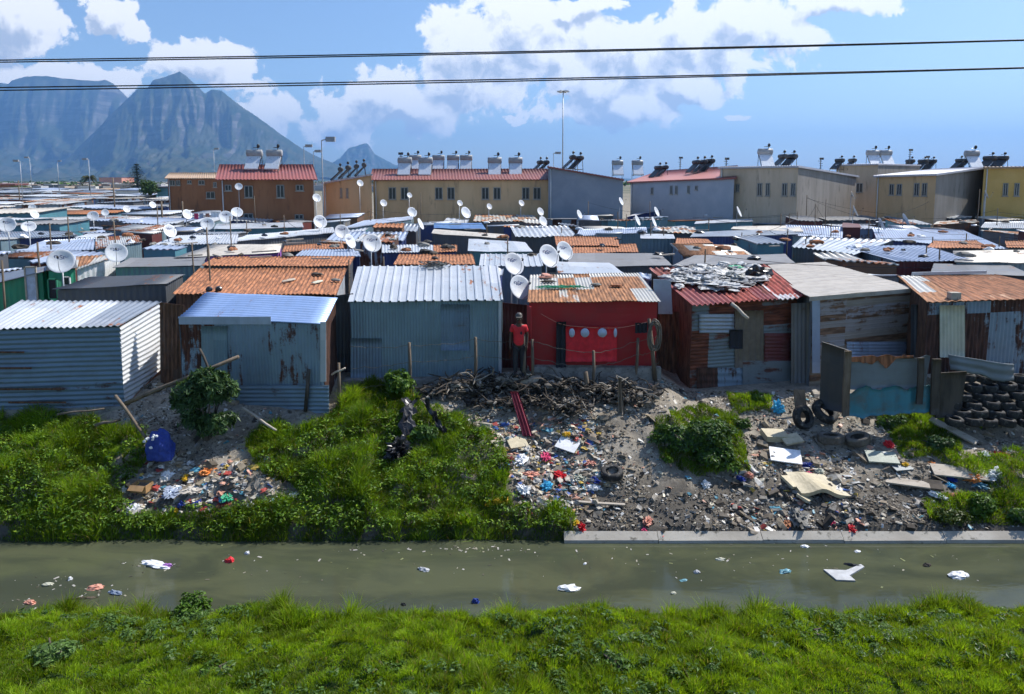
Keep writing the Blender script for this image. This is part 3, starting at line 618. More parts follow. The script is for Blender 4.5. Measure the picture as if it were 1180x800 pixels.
# ---- rows behind (roof corners in photo pixels, heights, roof, walls, look, roof profile)
IBR = (.24, .03, 'ibr', 'u'); SIN = (.15, .016, 'sin', 'u'); HOR = (.2, .016, 'sin', 'v'); FLAT = (0, 0, 'sin', 'u'); BIG = (.34, .03, 'sin', 'u')
mid = [
 ([(-44, 336), (49, 313), (49, 306), (-44, 319)], (1.75, 2.42, 2.5, 2.1), 'galv_sheet', 'green_wall', 'green plank shack under sloping grey tin roof, at the far left', HOR),
 ([(53, 312), (89, 309), (87, 300), (55, 302)], (2.5, 2.5, 2.45, 2.45), 'dark_sheet', 'green_wall', 'narrow green plank shack with a small white window', HOR),
 ([(60, 334), (192, 327), (186, 318), (110, 320)], (2.0, 2.1, 2.15, 2.15), 'dark_sheet', 'dark_sheet', 'low dark shack with blackened tin wall behind the pale shack', HOR),
 ([(130, 308), (232, 306), (238, 296), (150, 297)], (2.2, 2.2), 'felt_roof', 'steel_wall_blue', 'grey felt roofed shack with blue-grey wall', FLAT),
 ([(86, 311), (120, 300), (118, 293), (88, 296)], (2.2, 2.45, 2.5, 2.45), 'rust_mix_sheet', 'white_wall_rib', 'white ribbed tin shack with a curled rusty roof edge', SIN),
 ([(12, 291), (108, 288), (110, 274), (52, 277)], (2.25, 2.25), 'lavender_sheet', 'dark_sheet', 'bluish white roofed shack with a wavy front edge', SIN),
 ([(-40, 277), (90, 272), (82, 266), (-40, 268)], (2.2, 2.2), 'galv_sheet', 'navy_sheet', 'long grey roofed shack with dark blue wall', SIN),
 ([(110, 287), (164, 279), (160, 271), (110, 273)], (2.2, 2.35), 'pale_sheet', 'steel_wall_blue', 'small dull white roofed shack', SIN),
 ([(175, 283), (273, 280), (275, 270), (206, 271)], (2.3, 2.3), 'white_sheet', 'steel_wall_blue', 'white roofed shack with blue corrugated side', SIN),
 ([(200, 297), (322, 291), (325, 281), (245, 282)], (2.25, 2.25), 'cream_sheet', 'violet', 'cream roofed shack with purple wall', HOR),
 ([(199, 338), (388, 339), (400, 309), (230, 309)], (2.05, 2.3), 'orange_sheet', ['rust_dark_wall', 'white_sheet', 'dark_sheet', 'dark_sheet'], 'big rust orange roofed shack directly behind the blue-white roof', SIN),
 ([(232, 306), (403, 306), (409, 295), (247, 296)], (2.3, 2.35), 'orange_sheet', 'dark_sheet', 'rust orange roofed shack behind the big orange roof', SIN),
 ([(325, 290), (397, 286), (395, 280), (328, 283)], (2.3, 2.3), 'orange_sheet', 'dark_sheet', 'small rust orange roofed shack', SIN),
 ([(340, 295), (416, 295), (412, 287), (350, 287)], (2.3, 2.3), 'lavender_sheet', 'navy_sheet', 'lavender grey roofed shack', SIN),
 ([(262, 279), (386, 268), (384, 262), (285, 271)], (2.25, 2.35), 'white_sheet', 'dark_sheet', 'long white roofed shack with dark wall', SIN),
 ([(246, 264), (350, 262), (348, 256), (250, 258)], (2.3, 2.3), 'white_sheet', 'teal_sheet', 'white roofed shack with blue-green wall', FLAT),
 ([(392, 264), (475, 253), (470, 250), (420, 254)], (2.3, 2.5), 'lavender_sheet', 'steel_wall_blue', 'lavender blue roofed shack', SIN),
 ([(440, 291), (527, 290), (527, 282), (440, 282)], (2.3, 2.35), ['white_sheet', 'orange_sheet'], 'navy_sheet', 'shack roofed half in white and half in orange tin', SIN),
 ([(453, 305), (548, 304), (545, 293), (460, 293)], (2.35, 2.4), 'orange_sheet', 'dark_sheet', 'orange roofed shack behind the white ribbed roof', SIN),
 ([(539, 289), (614, 290), (605, 279), (540, 275)], (2.3, 2.45), 'white_sheet', 'teal_sheet', 'white roofed shack with blue fascia', FLAT),
 ([(552, 306), (626, 307), (622, 293), (554, 293)], (2.3, 2.45), 'white_sheet', 'steel_wall_blue', 'white ribbed roof shack behind the two big dishes', IBR),
 ([(497, 269), (584, 275), (582, 270), (500, 264)], (2.3, 2.35), 'cream_sheet', 'dark_sheet', 'cream roofed shack with black wall', FLAT),
 ([(500, 263), (560, 264), (555, 257), (500, 257)], (2.3, 2.3), 'blue_sheet', 'dark_sheet', 'blue roofed shack', FLAT),
 ([(545, 255), (622, 255), (615, 248), (548, 247)], (2.3, 2.45), 'rust_mix_sheet', 'dark_sheet', 'orange and cream striped roof shack', BIG),
 ([(594, 273), (665, 272), (654, 260), (588, 261)], (2.25, 2.45), 'white_sheet', 'dark_sheet', 'boldly ribbed white roofed shack with dark wall', BIG),
 ([(641, 283), (714, 283), (712, 273), (639, 272)], (2.35, 2.45), 'orange_sheet', 'dark_sheet', 'upper orange roofed shack of the stepped pair', SIN),
 ([(656, 292), (736, 290), (733, 281), (658, 283)], (2.2, 2.3), 'orange_sheet', 'navy_sheet', 'lower orange roofed shack of the stepped pair', SIN),
 ([(653, 307), (774, 305), (760, 292), (658, 292)], (2.2, 2.3), 'felt_roof', 'dark_sheet', 'wide grey felt roofed shack', FLAT),
 ([(643, 315), (722, 316), (702, 303), (640, 301)], (2.3, 2.45), 'white_sheet', 'steel_wall_blue', 'plain white roofed shack behind the patchwork roof', FLAT),
 ([(664, 272), (746, 268), (745, 262), (668, 264)], (2.3, 2.35), 'lavender_sheet', 'steel_wall_blue', 'pale bluish roofed shack', SIN),
 ([(755, 267), (806, 269), (800, 262), (752, 261)], (2.3, 2.4), 'rust_mix_sheet', 'dark_sheet', 'rust striped roof shack', BIG),
 ([(738, 275), (778, 275), (776, 270), (738, 270)], (2.3, 2.3), 'white_sheet', 'steel_wall_blue', 'small white roofed shack with blue ribbed wall', FLAT),
 ([(778, 281), (822, 280), (815, 275), (780, 274)], (2.3, 2.3), 'orange_sheet', 'dark_sheet', 'low rusty roofed shack', SIN),
 ([(775, 306), (916, 303), (905, 293), (800, 294)], (2.2, 2.25), 'felt_roof', 'dark_sheet', 'long grey felt roofed shack behind the plastic heap', FLAT),
 ([(795, 273), (921, 270), (906, 263), (800, 268)], (2.35, 2.35), 'galv_sheet', 'navy_sheet', 'grey roofed shack with deep blue wall', FLAT),
 ([(842, 264), (926, 267), (920, 260), (845, 261)], (2.35, 2.35), 'cream_sheet', 'brown_wall', 'cream roofed shack with brown wall', FLAT),
 ([(800, 258), (868, 255), (866, 252), (802, 255)], (2.35, 2.35), 'white_sheet', 'teal_sheet', 'thin white roofed shack with blue-green wall', FLAT),
 ([(912, 284), (986, 293), (1032, 276), (925, 273)], (2.3, 2.3, 2.45, 2.45), 'galv_sheet', ['dark_sheet', 'dark_sheet'], 'boldly ribbed grey roofed shack with dark cluttered front', BIG),
 ([(1032, 301), (1121, 300), (1064, 283), (972, 284)], (2.2, 2.2, 2.4, 2.4), 'lavender_sheet', ['maroon_sheet', 'maroon_sheet', 'steel_wall_blue', 'steel_wall_blue'], 'maroon walled shack with blue-white ribbed roof', IBR),
 ([(1010, 276), (1162, 287), (1110, 265), (1005, 262)], (2.2, 2.2, 2.35, 2.35), 'lavender_sheet', 'navy_sheet', 'broad bluish roofed shack', SIN),
 ([(1068, 285), (1142, 286), (1125, 277), (1076, 277)], (2.4, 2.4), 'orange_sheet', 'dark_sheet', 'rust orange roofed shack', SIN),
 ([(1100, 302), (1196, 303), (1190, 288), (1098, 289)], (2.2, 2.3), 'cream_sheet', 'steel_wall_blue', 'pinkish cream roofed shack', HOR),
 ([(1160, 285), (1215, 286), (1205, 277), (1158, 278)], (2.35, 2.4), 'orange_sheet', 'dark_sheet', 'rust roofed shack at the right edge', SIN),
 ([(1072, 315), (1190, 317), (1160, 304), (1076, 304)], (2.0, 2.1), 'dark_sheet', 'dark_sheet', 'black tar roofed shack behind the brown roof', FLAT),
 ([(1060, 246), (1142, 243), (1110, 234), (1030, 232)], (2.2, 2.2, 3.1, 3.4), 'cream_sheet', ['brown_wall', 'brown_wall', 'navy_sheet', 'navy_sheet'], 'deep blue sided shack with greyish pink sloping roof', SIN),
 ([(1075, 259), (1129, 256), (1125, 253), (1080, 255)], (2.35, 2.35), 'rust_mix_sheet', 'brown_wall', 'rust and white roofed shack with brown wall', SIN),
 ([(1130, 262), (1196, 264), (1190, 255), (1135, 256)], (2.3, 2.3), 'galv_sheet', 'teal_sheet', 'grey roofed shack with blue-green wall', SIN),
 ([(1145, 249), (1196, 250), (1190, 244), (1148, 244)], (2.5, 2.5), 'white_sheet', 'white_wall_rib', 'bright white roofed shack', FLAT),
 ([(858, 247), (899, 248), (895, 243), (862, 243)], (2.4, 2.4), 'cream_sheet', 'brown_wall', 'small cream roofed shack', FLAT),
 ([(912, 272), (971, 274), (972, 261), (905, 259)], (2.25, 2.4), 'lavender_sheet', 'steel_wall_blue', 'bright bluish white roofed shack', SIN),
 ([(970, 262), (993, 262), (990, 258), (971, 257)], (2.6, 2.6), 'maroon_sheet', 'maroon_sheet', 'small boxy maroon shack', FLAT),
 ([(722, 250), (768, 241), (790, 238), (735, 245)], (2.1, 2.7, 2.8, 2.3), 'grey_tin_roof', 'navy_sheet', 'shack with tilted grey awning roof', SIN),
]
ZN = []
def zone(x):
    return 'at the far left' if x < 190 else 'below the brown house' if x < 415 else 'below the yellow house' if x < 640 else 'below the blue houses' if x < 800 else 'below the beige houses'
def depthw(y): return 'just behind the front row' if y < 30 else 'in the middle rows' if y < 44 else 'in the back rows'
REG = {}
for (q, z, rf, wl, lab, rp) in mid:
    two = isinstance(rf, list)
    tT = shack(lab, q, z, rf, wl, 0, rp, FLAT if q[0][1] < 268 else (.2, .012, 'sin', 'u'), rag=.05, minlen=2.0, rslots=[(0, .68, 0), (.682, 1, 1)] if two else None, group='shacks of the settlement')
    T = tT[0]; W = tT[1]; c_ = sum(W, Vector())/4
    px, py = proj(*c_)
    REG.setdefault(f"{lab}|{depthw(c_.y)} {zone(px)}", []).append(T)
    T['_p'] = 1; del T['_p']
for k, l in REG.items():
    a, b_ = k.split('|'); w_ = (a+' '+b_).split()
    ordlab(l, a, b_ if len(w_) <= 16 else '')
    for o in l: o['label'] = o['label'].strip()
# windows and doors of the green shacks
def opening(T, A, B, h, parent_frame='wood_pale', pane='window_glass', name='window'):
    """framed opening: A,B bottom corners in the wall plane, h its height"""
    A, B = Vector(A), Vector(B); d = (B-A).normalized(); n = d.cross(Vector((0, 0, 1))).normalized()
    if n.y > 0: n = -n
    up = Vector((0, 0, h)); t_ = min(.06, (B-A).length*.12)
    mb = MB()
    for (a, b2, c2, d2) in ((A, B, B+Vector((0, 0, t_)), A+Vector((0, 0, t_))), (A+up-Vector((0, 0, t_)), B+up-Vector((0, 0, t_)), B+up, A+up), (A, A+d*t_, A+d*t_+up, A+up), (B-d*t_, B, B+up, B-d*t_+up)):
        mb.hexa([a-n*.0, b2-n*.0, b2+n*.06, a+n*.06, d2, c2, c2+n*.06, d2+n*.06])
    f = mb.build(name, parent_frame, T)
    mb = MB(); a, b2 = A+d*t_*.9+Vector((0, 0, t_*.9)), B-d*t_*.9+Vector((0, 0, t_*.9)); u2 = Vector((0, 0, h-1.8*t_))
    mb.hexa([a, b2, b2+n*.025, a+n*.025, a+u2, b2+u2, b2+n*.025+u2, a+n*.025+u2]); mb.build('pane', pane, f)
g = [o for o in C.objects if o.get('label', '').startswith('green plank shack')][0]
def at_wall(px, py, Y): return atY(px, py, Y)
Yg = 24.35
g1 = atZ(-44, 336, 1.75); g2 = atZ(49, 313, 2.42)
def lerp_wall(px, py):
    a, d, e = ray(px, py); n = (g2-g1).cross(Vector((0, 0, 1))).normalized(); 
    if n.y > 0: n = -n
    p0 = g1+n*-.08; o_ = Vector((0, 0, CZ)); dv = Vector((a, d, e)); return o_+dv*((p0-o_).dot(n)/dv.dot(n))
A = lerp_wall(31, 348); B = lerp_wall(45, 344); A.z = B.z = min(A.z, B.z); opening(g, A, B, 1.3, 'wood_pale', 'cloth_white', 'window')
g = [o for o in C.objects if o.get('label', '').startswith('narrow green plank')][0]
p = ORG[g]; fy = atZ(53, 312, 2.5).y+.1
A, B = atY(74, 329, fy-.02), atY(82, 329, fy-.02); opening(g, A, B, .32, 'white_plaster', 'window_glass', 'window')
A, B = atY(57, 345, fy-.02), atY(68, 345, fy-.02); opening(g, A, B, .75, 'green_wall', 'cloth_dark', 'door')
# filler shacks: the rest of the settlement, wherever the lanes leave room
PAL = [('white_sheet', 'white roofed tin shack', 5), ('lavender_sheet', 'bluish roofed tin shack', 5), ('galv_sheet', 'grey roofed tin shack', 5), ('pale_sheet', 'dull white roofed tin shack', 4), ('orange_sheet', 'rust orange roofed tin shack', 2.2), ('cream_sheet', 'cream roofed tin shack', 2), ('felt_roof', 'dark grey felt roofed shack', 2), ('rust_mix_sheet', 'rust streaked roofed tin shack', 2), ('blue_sheet', 'blue roofed tin shack', .08)]
WPAL = ['steel_wall_blue', 'dark_sheet', 'navy_sheet', 'teal_sheet', 'steel_wall_streaky', 'brown_wall', 'maroon_sheet', 'tan_wall', 'dark_sheet']
FIL = {}
def free(x0, x1, y0, y1): return all(x1 < a or x0 > b_ or y1 < c_ or y0 > d for a, b_, c_, d in FOOT)
def filler(xc, yc, w_, d_, a, far=False):
    if not free(xc-w_/2-.05, xc+w_/2+.05, yc-d_/2-.05, yc+d_/2+.05): return
    FOOT.append((xc-w_/2, xc+w_/2, yc-d_/2, yc+d_/2))
    r = rng.random()*sum(p[2] for p in PAL)
    for rf, lab, wt in PAL:
        r -= wt
        if r <= 0: break
    wl = rng.choice(WPAL); h = rng.uniform(2.0, 2.6); s1 = rng.uniform(-.2, .3); s2 = rng.uniform(-.2, .2)
    px, py = proj(xc, yc, h)
    T = thing('shack', lab, 'shack', (xc, yc, 0), 'shacks of the settlement')
    ca, sa = math.cos(a), math.sin(a)
    def P_(u, v, z): return Vector((xc+u*ca-v*sa, yc+u*sa+v*ca, z))
    q = [P_(-w_/2, -d_/2, h), P_(w_/2, -d_/2, h+s2), P_(w_/2, d_/2, h+s1+s2), P_(-w_/2, d_/2, h+s1)]
    mb = MB(); mb.patch(*q, rng.choice(['u', 'u', 'v']), .3 if yc < 60 else .5, .03, 'sin', no=2, wob=.03, thick=.05); mb.build('roof', rf, T)
    mb = MB(); cs = [bil(q, u, v)-Vector((0, 0, .06)) for u, v in ((.03, .03), (.97, .03), (.97, .97), (.03, .97))]
    for i in range(4):
        j = (i+1) % 4; mb.patch((cs[i].x, cs[i].y, 0), (cs[j].x, cs[j].y, 0), cs[j], cs[i], 'u', 0, 0, no=1, wob=.02)
    mb.build('wall', wl, T)
    FIL.setdefault((lab, depthw(yc) if yc < 64 else 'in the distance', zone(px) if yc < 64 or px >= 190 else 'at left'), []).append(T)
yy = 23.2
while yy < 62:
    d_ = 2.6+rng.random()*1.2; x = -yy*.86
    while x < yy*.86:
        w_ = rng.uniform(2.6, 5.0)
        for _ in range(2):
            filler(x+w_/2, yy+rng.uniform(0, .9), w_, d_, R(rng.uniform(-4, 4))); w_ *= .55
        x += w_/.55**2*.62+rng.uniform(.1, .6)
    yy += d_*.62+.2
for k in range(900):                                   # lean-tos in the gaps that are left
    yc = rng.uniform(23, 60); xc = rng.uniform(-.8, .8)*yc; w_ = rng.uniform(1.5, 2.8); d_ = rng.uniform(1.2, 2.0)
    if len([1 for l in FIL.values() for _ in l]) > 215: break
    filler(xc, yc, w_, d_, R(rng.uniform(-5, 5)))
yy = 64.0
FOOT.append((-25.5, -10, 59, 76)); FOOT.append((-42, -24, 88, 110))
while yy < 300:
    d_ = 3.5+yy*.03; x = -yy*.80
    while x < -yy*.50 if yy > 100 else x < -yy*.46:
        w_ = rng.uniform(3, 6)*(1+yy*.004)
        if rng.random() < .82: filler(x+w_/2, yy+rng.uniform(0, 2), w_, d_, R(rng.uniform(-8, 8)), True)
        x += w_+rng.uniform(.3, 2)*(1+yy*.01)
    yy += d_+.6+yy*.035
for (lab, dw, zn), l in FIL.items(): ordlab(l, lab, dw+' '+zn)
# ================================================================= two-storey houses
def house(label, pts, base_mat, roofm, roof='flat', wins=(), over=.35, rise=1.1, wallmats=None, thick=.16, group='two-storey row houses'):
    """pts: four footprint corners (photo x, depth Y, photo y of the wall top), front-left, front-right, back-right, back-left"""
    cs = [atY(px, py, Y) for px, Y, py in pts]
    cen = sum(cs, Vector())/4
    T = thing('house', label, 'house', (cen.x, cen.y, 0), group)
    lo = [Vector((c_.x, c_.y, 0)) for c_ in cs]
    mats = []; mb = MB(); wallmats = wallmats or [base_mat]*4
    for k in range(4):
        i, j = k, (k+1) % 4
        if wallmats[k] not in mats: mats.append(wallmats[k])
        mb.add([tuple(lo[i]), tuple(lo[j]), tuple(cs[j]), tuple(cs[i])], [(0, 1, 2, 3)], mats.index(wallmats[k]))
    if roof == 'gable':
        zr = max(c_.z for c_ in cs)+rise; r0 = (cs[0]+cs[3])/2; r1 = (cs[1]+cs[2])/2; r0.z = r1.z = zr
        mb.add([tuple(cs[3]), tuple(cs[0]), tuple(r0), tuple(cs[1]), tuple(cs[2]), tuple(r1)], [(0, 1, 2), (3, 4, 5)], 0)
    mb.build('wall', mats, T)
    def ext(a, b_, o_): return a+(a-b_).normalized()*o_
    mb = MB()
    if roof == 'gable':
        e0 = r0+(r0-r1).normalized()*over; e1 = r1+(r1-r0).normalized()*over
        for a, b_, fl in ((cs[0], cs[1], 0), (cs[3], cs[2], 1)):
            a2 = a+(a-r0)*(over/(a-r0).length)+(r0-r1).normalized()*over; b2 = b_+(b_-r1)*(over/(b_-r1).length)+(r1-r0).normalized()*over
            up = Vector((0, 0, .06))
            if not fl: mb.patch(a2+up, b2+up, e1+up, e0+up, 'u', .3, .03, 'sin', no=1, wob=.0, thick=.08)
            else: mb.patch(b2+up, a2+up, e0+up, e1+up, 'u', .3, .03, 'sin', no=1, wob=.0, thick=.08)
    else:
        ce = sum(cs, Vector())/4
        q = [c_+Vector((c_.x-ce.x, c_.y-ce.y, 0)).normalized()*over*1.2+Vector((0, 0, .12)) for c_ in cs]
        mb.patch(*q, 'u', .3, .025, 'sin', no=1, wob=0, thick=thick)
    mb.build('roof', roofm, T)
    d0 = (cs[1]-cs[0]).normalized(); n0 = d0.cross(Vector((0, 0, 1))); p0 = cs[0]+d0*.25+n0*.07
    mb = MB(); mb.tube([(p0.x, p0.y, 0), (p0.x, p0.y, p0.z-.05)], .05, 6); mb.build('downpipe', 'white_plaster', T)
    for (face, px0, py0, px1, py1) in wins:          # windows on a wall, photo rectangle
        i, j = face, (face+1) % 4
        d = (lo[j]-lo[i]).normalized(); n = d.cross(Vector((0, 0, 1)))
        def hit(px, py):
            a, dd, e = ray(px, py); dv = Vector((a, dd, e)); o_ = Vector((0, 0, CZ)); return o_+dv*((lo[i]-o_).dot(n)/dv.dot(n))
        A = hit(px0, py1); B = hit(px1, py1); h_ = hit(px0, py0).z-A.z; B.z = A.z
        t_ = .07
        f = MB(); up = Vector((0, 0, h_))
        for (a, b2, u) in ((A, B, Vector((0, 0, t_))), (A+up-Vector((0, 0, t_)), B+up-Vector((0, 0, t_)), Vector((0, 0, t_))), (A, A+d*t_, up), (B-d*t_, B, up), ((A+B)/2-d*t_/2, (A+B)/2+d*t_/2, up)):
            f.hexa([a-n*.02, b2-n*.02, b2+n*.05, a+n*.05, a-n*.02+u, b2-n*.02+u, b2+n*.05+u, a+n*.05+u])
        fo = f.build('window', 'window_frame', T)
        g_ = MB(); g_.hexa([A-n*.01, B-n*.01, B+n*.02, A+n*.02, A-n*.01+up, B-n*.01+up, B+n*.02+up, A+n*.02+up]); g_.build('pane', 'window_glass', fo)
        s_ = MB(); s_.hexa([A-d*.06, B+d*.06, B+d*.06+n*.1, A-d*.06+n*.1, A-d*.06-Vector((0, 0, .07)), B+d*.06-Vector((0, 0, .07)), B+d*.06+n*.1-Vector((0, 0, .07)), A-d*.06+n*.1-Vector((0, 0, .07))][4:]+[A-d*.06, B+d*.06, B+d*.06+n*.1, A-d*.06+n*.1]); s_.build('sill', 'concrete', fo)
    return T, cs
w2 = lambda f, l, y0, y1, w_: [(f, x, y0, x+w_, y1) for x in l]
house('brown two-storey house with bright red tin roof and two solar heaters', [(253, 60, 206), (361, 60, 206), (353, 66.5, 206.3), (262, 66.5, 206.3)], 'brown_plaster', 'red_tin_roof', 'gable', [(0, 259.5, 213, 267, 220), (0, 282, 214, 292, 228), (0, 319, 213, 328, 228), (0, 341, 213, 350, 220), (0, 281, 246, 292, 252), (0, 340, 247, 350, 253)], rise=1.25)
house('long yellow two-storey terrace with brown-red roof and a row of solar heaters', [(430, 67, 207), (646, 66, 206.5), (632, 74, 207), (436, 75, 207)], 'ochre_plaster', 'brown_tin_roof', 'gable', w2(0, [448, 462, 501.5, 515.5, 555, 568.5, 601.5, 614.5], 216, 230, 8.6), rise=1.0)
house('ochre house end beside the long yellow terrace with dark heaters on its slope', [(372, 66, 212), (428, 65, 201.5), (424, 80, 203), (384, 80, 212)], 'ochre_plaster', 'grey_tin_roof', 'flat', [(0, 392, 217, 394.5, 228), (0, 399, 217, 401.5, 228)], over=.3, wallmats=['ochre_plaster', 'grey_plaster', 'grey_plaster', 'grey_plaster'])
house('brownish orange house with ochre roof in front of the mountain slope', [(193, 82, 205.5), (262, 80, 205.5), (258, 90, 206), (204, 90, 206)], 'brown_plaster', 'tan_tin_roof', 'gable', [(0, 196, 208, 202, 214), (0, 203, 208, 208, 214), (0, 229, 208, 236, 213), (0, 216, 208, 221, 212), (0, 246, 210, 250, 216), (0, 238, 221, 248, 229)], rise=.65)
house('windowless blue-grey gable end house with brown-edged roof', [(632, 64, 193), (718, 63, 208), (706, 84, 208), (640, 84, 195)], 'steel_blue_plaster', 'brown_tin_roof', 'flat', over=.25)
house('pale blue house with sloping red roof and small windows', [(727, 76, 211), (846, 62, 206), (845, 70, 192), (760, 86, 198)], 'pale_blue_plaster', 'red_tin_roof', 'flat', [(0, 772, 214, 775, 224), (0, 778, 214, 781, 224), (0, 792, 214, 795, 223), (0, 801, 214, 804, 219), (0, 750, 216, 753, 224)], over=.4)
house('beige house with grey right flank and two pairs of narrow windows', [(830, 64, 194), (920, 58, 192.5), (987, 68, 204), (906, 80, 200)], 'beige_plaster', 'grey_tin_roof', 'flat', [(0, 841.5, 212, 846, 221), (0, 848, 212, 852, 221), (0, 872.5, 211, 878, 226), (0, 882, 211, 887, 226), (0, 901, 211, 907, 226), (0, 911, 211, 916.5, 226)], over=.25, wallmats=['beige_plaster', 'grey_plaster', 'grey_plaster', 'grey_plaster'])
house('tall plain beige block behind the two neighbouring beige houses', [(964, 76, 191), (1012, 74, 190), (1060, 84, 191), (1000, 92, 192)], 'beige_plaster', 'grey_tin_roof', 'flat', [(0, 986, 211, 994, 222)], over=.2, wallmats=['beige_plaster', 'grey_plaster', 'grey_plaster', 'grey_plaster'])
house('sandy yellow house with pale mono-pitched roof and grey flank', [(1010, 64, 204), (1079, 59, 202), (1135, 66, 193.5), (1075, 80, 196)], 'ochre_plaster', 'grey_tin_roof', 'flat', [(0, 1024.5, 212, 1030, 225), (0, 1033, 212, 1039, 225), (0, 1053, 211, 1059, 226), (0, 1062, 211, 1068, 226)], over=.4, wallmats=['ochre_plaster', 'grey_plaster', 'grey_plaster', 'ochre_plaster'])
house('bright yellow house at the right edge', [(1134, 62, 194), (1215, 60, 193), (1215, 72, 193), (1146, 76, 194)], 'yellow_plaster', 'tan_tin_roof', 'flat', [(0, 1155, 211, 1161, 226), (0, 1168, 211, 1174, 226)], over=.25)
# low distant sheds at the far left
def lowbox(label, x0, x1, y0, y1, Y, mat, roofm, dep=9, cat='building', name='building'):
    a, b_ = atY(x0, y0, Y), atY(x1, y0, Y); T = thing(name, label, cat, ((a.x+b_.x)/2, Y, 0), 'distant low buildings')
    mb = MB(); mb.hexa([(a.x, Y, -.2), (b_.x, Y, -.2), (b_.x, Y+dep, -.2), (a.x, Y+dep, -.2), (a.x, Y, a.z), (b_.x, Y, a.z), (b_.x, Y+dep, a.z), (a.x, Y+dep, a.z)]); mb.build('wall', mat, T)
    mb = MB(); mb.hexa([(a.x-.4, Y-.4, a.z+.01), (b_.x+.4, Y-.4, a.z+.01), (b_.x+.4, Y+dep+.4, a.z+.01), (a.x-.4, Y+dep+.4, a.z+.01), (a.x-.4, Y-.4, a.z+.3), (b_.x+.4, Y-.4, a.z+.3), (b_.x+.4, Y+dep+.4, a.z+.6), (a.x-.4, Y+dep+.4, a.z+.6)]); mb.build('roof', roofm, T); return T
lowbox('distant white shed with dark open front at the far left edge', -14, 32, 223, 232, 190, 'white_plaster', 'white_sheet')
lowbox('distant brown-red roofed building on the left horizon', -18, 17, 213, 220, 330, 'brown_plaster', 'brown_tin_roof')
lowbox('small distant white container left of the palm', 80, 106, 223, 230, 230, 'white_plaster', 'white_sheet')
lowbox('distant pale blue ribbed shed below the conifer', 133, 160, 220, 231, 170, 'white_wall_rib', 'lavender_sheet')
lowbox('distant small green-blue shed left of the brown-orange house', 181, 195, 217, 232, 150, 'teal_sheet', 'dark_sheet')
lowbox('distant brick low house right of the palm', 108, 121, 219, 228, 260, 'ochre_plaster', 'tan_tin_roof')
lowbox('distant salmon walled sheds on the rise behind the palm', 114, 140, 205, 207.5, 900, 'salmon', 'brown_tin_roof', 30)
# ================================================================= solar water heaters
def heater_proto(side):
    """tank over a tilted collector on a stand; side: turned away so that its profile shows"""
    T = thing('solar_water_heater', 'x', 'solar heater', (0, 0, 0), 'solar water heaters on the house roofs')
    mb = MB(); mb.lathe([(0, -.72), (.2, -.72), (.25, -.68), (.25, .68), (.2, .72), (0, .72)], (0, .45, 1.22), (1, 0, 0), 14); mb.build('tank', 'grey_metal' if not side else 'dark_metal', T)
    mb = MB(); mb.hexa([(-.62, -.62, .12), (.62, -.62, .12), (.62, -.56, .05), (-.62, -.56, .05), (-.62, .36, 1.05), (.62, .36, 1.05), (.62, .42, .98), (-.62, .42, .98)]); mb.build('collector', 'panel_glare' if not side else 'dark_metal', T)
    mb = MB()
    for sx in (-.64, .64):
        mb.tube([(sx, .62, -.35), (sx, .5, 1.0)], .03, 5); mb.tube([(sx, -.6, -.1), (sx, .45, 1.0)], .03, 5); mb.tube([(sx, .6, .0), (sx, -.5, .05)], .025, 5)
    mb.tube([(-.66, .6, 0), (.66, .6, 0)], .025, 5); mb.build('stand', 'dark_metal', T)
    mb = MB(); mb.tube([(.3, .45, 1.44), (.3, .45, 1.62)], .03, 6); mb.lathe([(0, -.15), (.1, -.12), (.15, 0), (.1, .12), (0, .15)], (.36, .45, 1.72), None, 10); mb.tube([(.3, .45, 1.62), (-.1, .45, 1.6)], .025, 5); mb.build('expansion_tank', 'black_plastic_sheet', T)
    return T
hp = {0: heater_proto(0), 1: heater_proto(1)}; usedh = set(); HG = {}
def heater(px, py, Y, side, where, s=1.0):
    p = atY(px, py, Y); rz = 0 if not side else R(-78)+rng.uniform(-.15, .15)
    s *= 1.0 if not side else .92
    if side not in usedh: usedh.add(side); o = hp[side]; o.location = p; o.rotation_euler = (0, 0, rz); o.scale = (s, s, s); ORG[o] = p
    else: o = dup(hp[side], p, rz, scl=s)
    o.scale = (s, s, s*(1.3 if not side else 1))
    HG.setdefault((side, where), []).append(o)
for px in (292, 315): heater(px, 196.5, 62, 0, "on the brown house's red roof", .98)
for px, py, sc_ in ((466, 203, 1.0), (490, 203, 1.0), (570, 203, 1.0), (594, 203, 1.0)): heater(px, py, 68.6, 0, "low on the long yellow terrace's roof", .98)
for px in (478, 505, 522, 537): heater(px, 197.5, 72.5, 0, "behind the ridge of the long yellow terrace", .9)
for px, py in ((388, 208.5), (397, 206.5), (406, 205), (415, 203.5)): heater(px, py, 68, 1, "on the ochre house end")
for px in (618, 625): heater(px, 199, 72, 1, "at the terrace's right end", .95)
for px, py in ((655, 194.5), (663, 195.5)): heater(px, py, 68, 1, "on top of the blue-grey gable house")
for px, py in ((712, 202), (735, 202)): heater(px, py, 92, 0, "on a roof behind the blue-grey gable house", 1.05)
for px, py in ((755, 205), (762, 204.5)): heater(px, py, 77, 1, "at the pale blue house's left end")
for px, py in ((798, 199.5), (806, 199), (814, 198)): heater(px, py, 72, 1, "midway on the pale blue house's roof")
for px in (883, 897, 908): heater(px, 193.5, 68, 1 if px > 890 else 0, "on the first beige house", 1.0)
for px in (964, 978): heater(px, 195.5, 76, 1, "between the beige houses", .9)
for px in (1007, 1022): heater(px, 192, 80, 0, "on the tall plain beige block", 1.0)
for px in (1045, 1060, 1070): heater(px, 196, 88, 1, "behind the sandy yellow house", 1.0)
for px in (1102, 1108): heater(px, 195, 80, 1, "beside the yellow houses", .9)
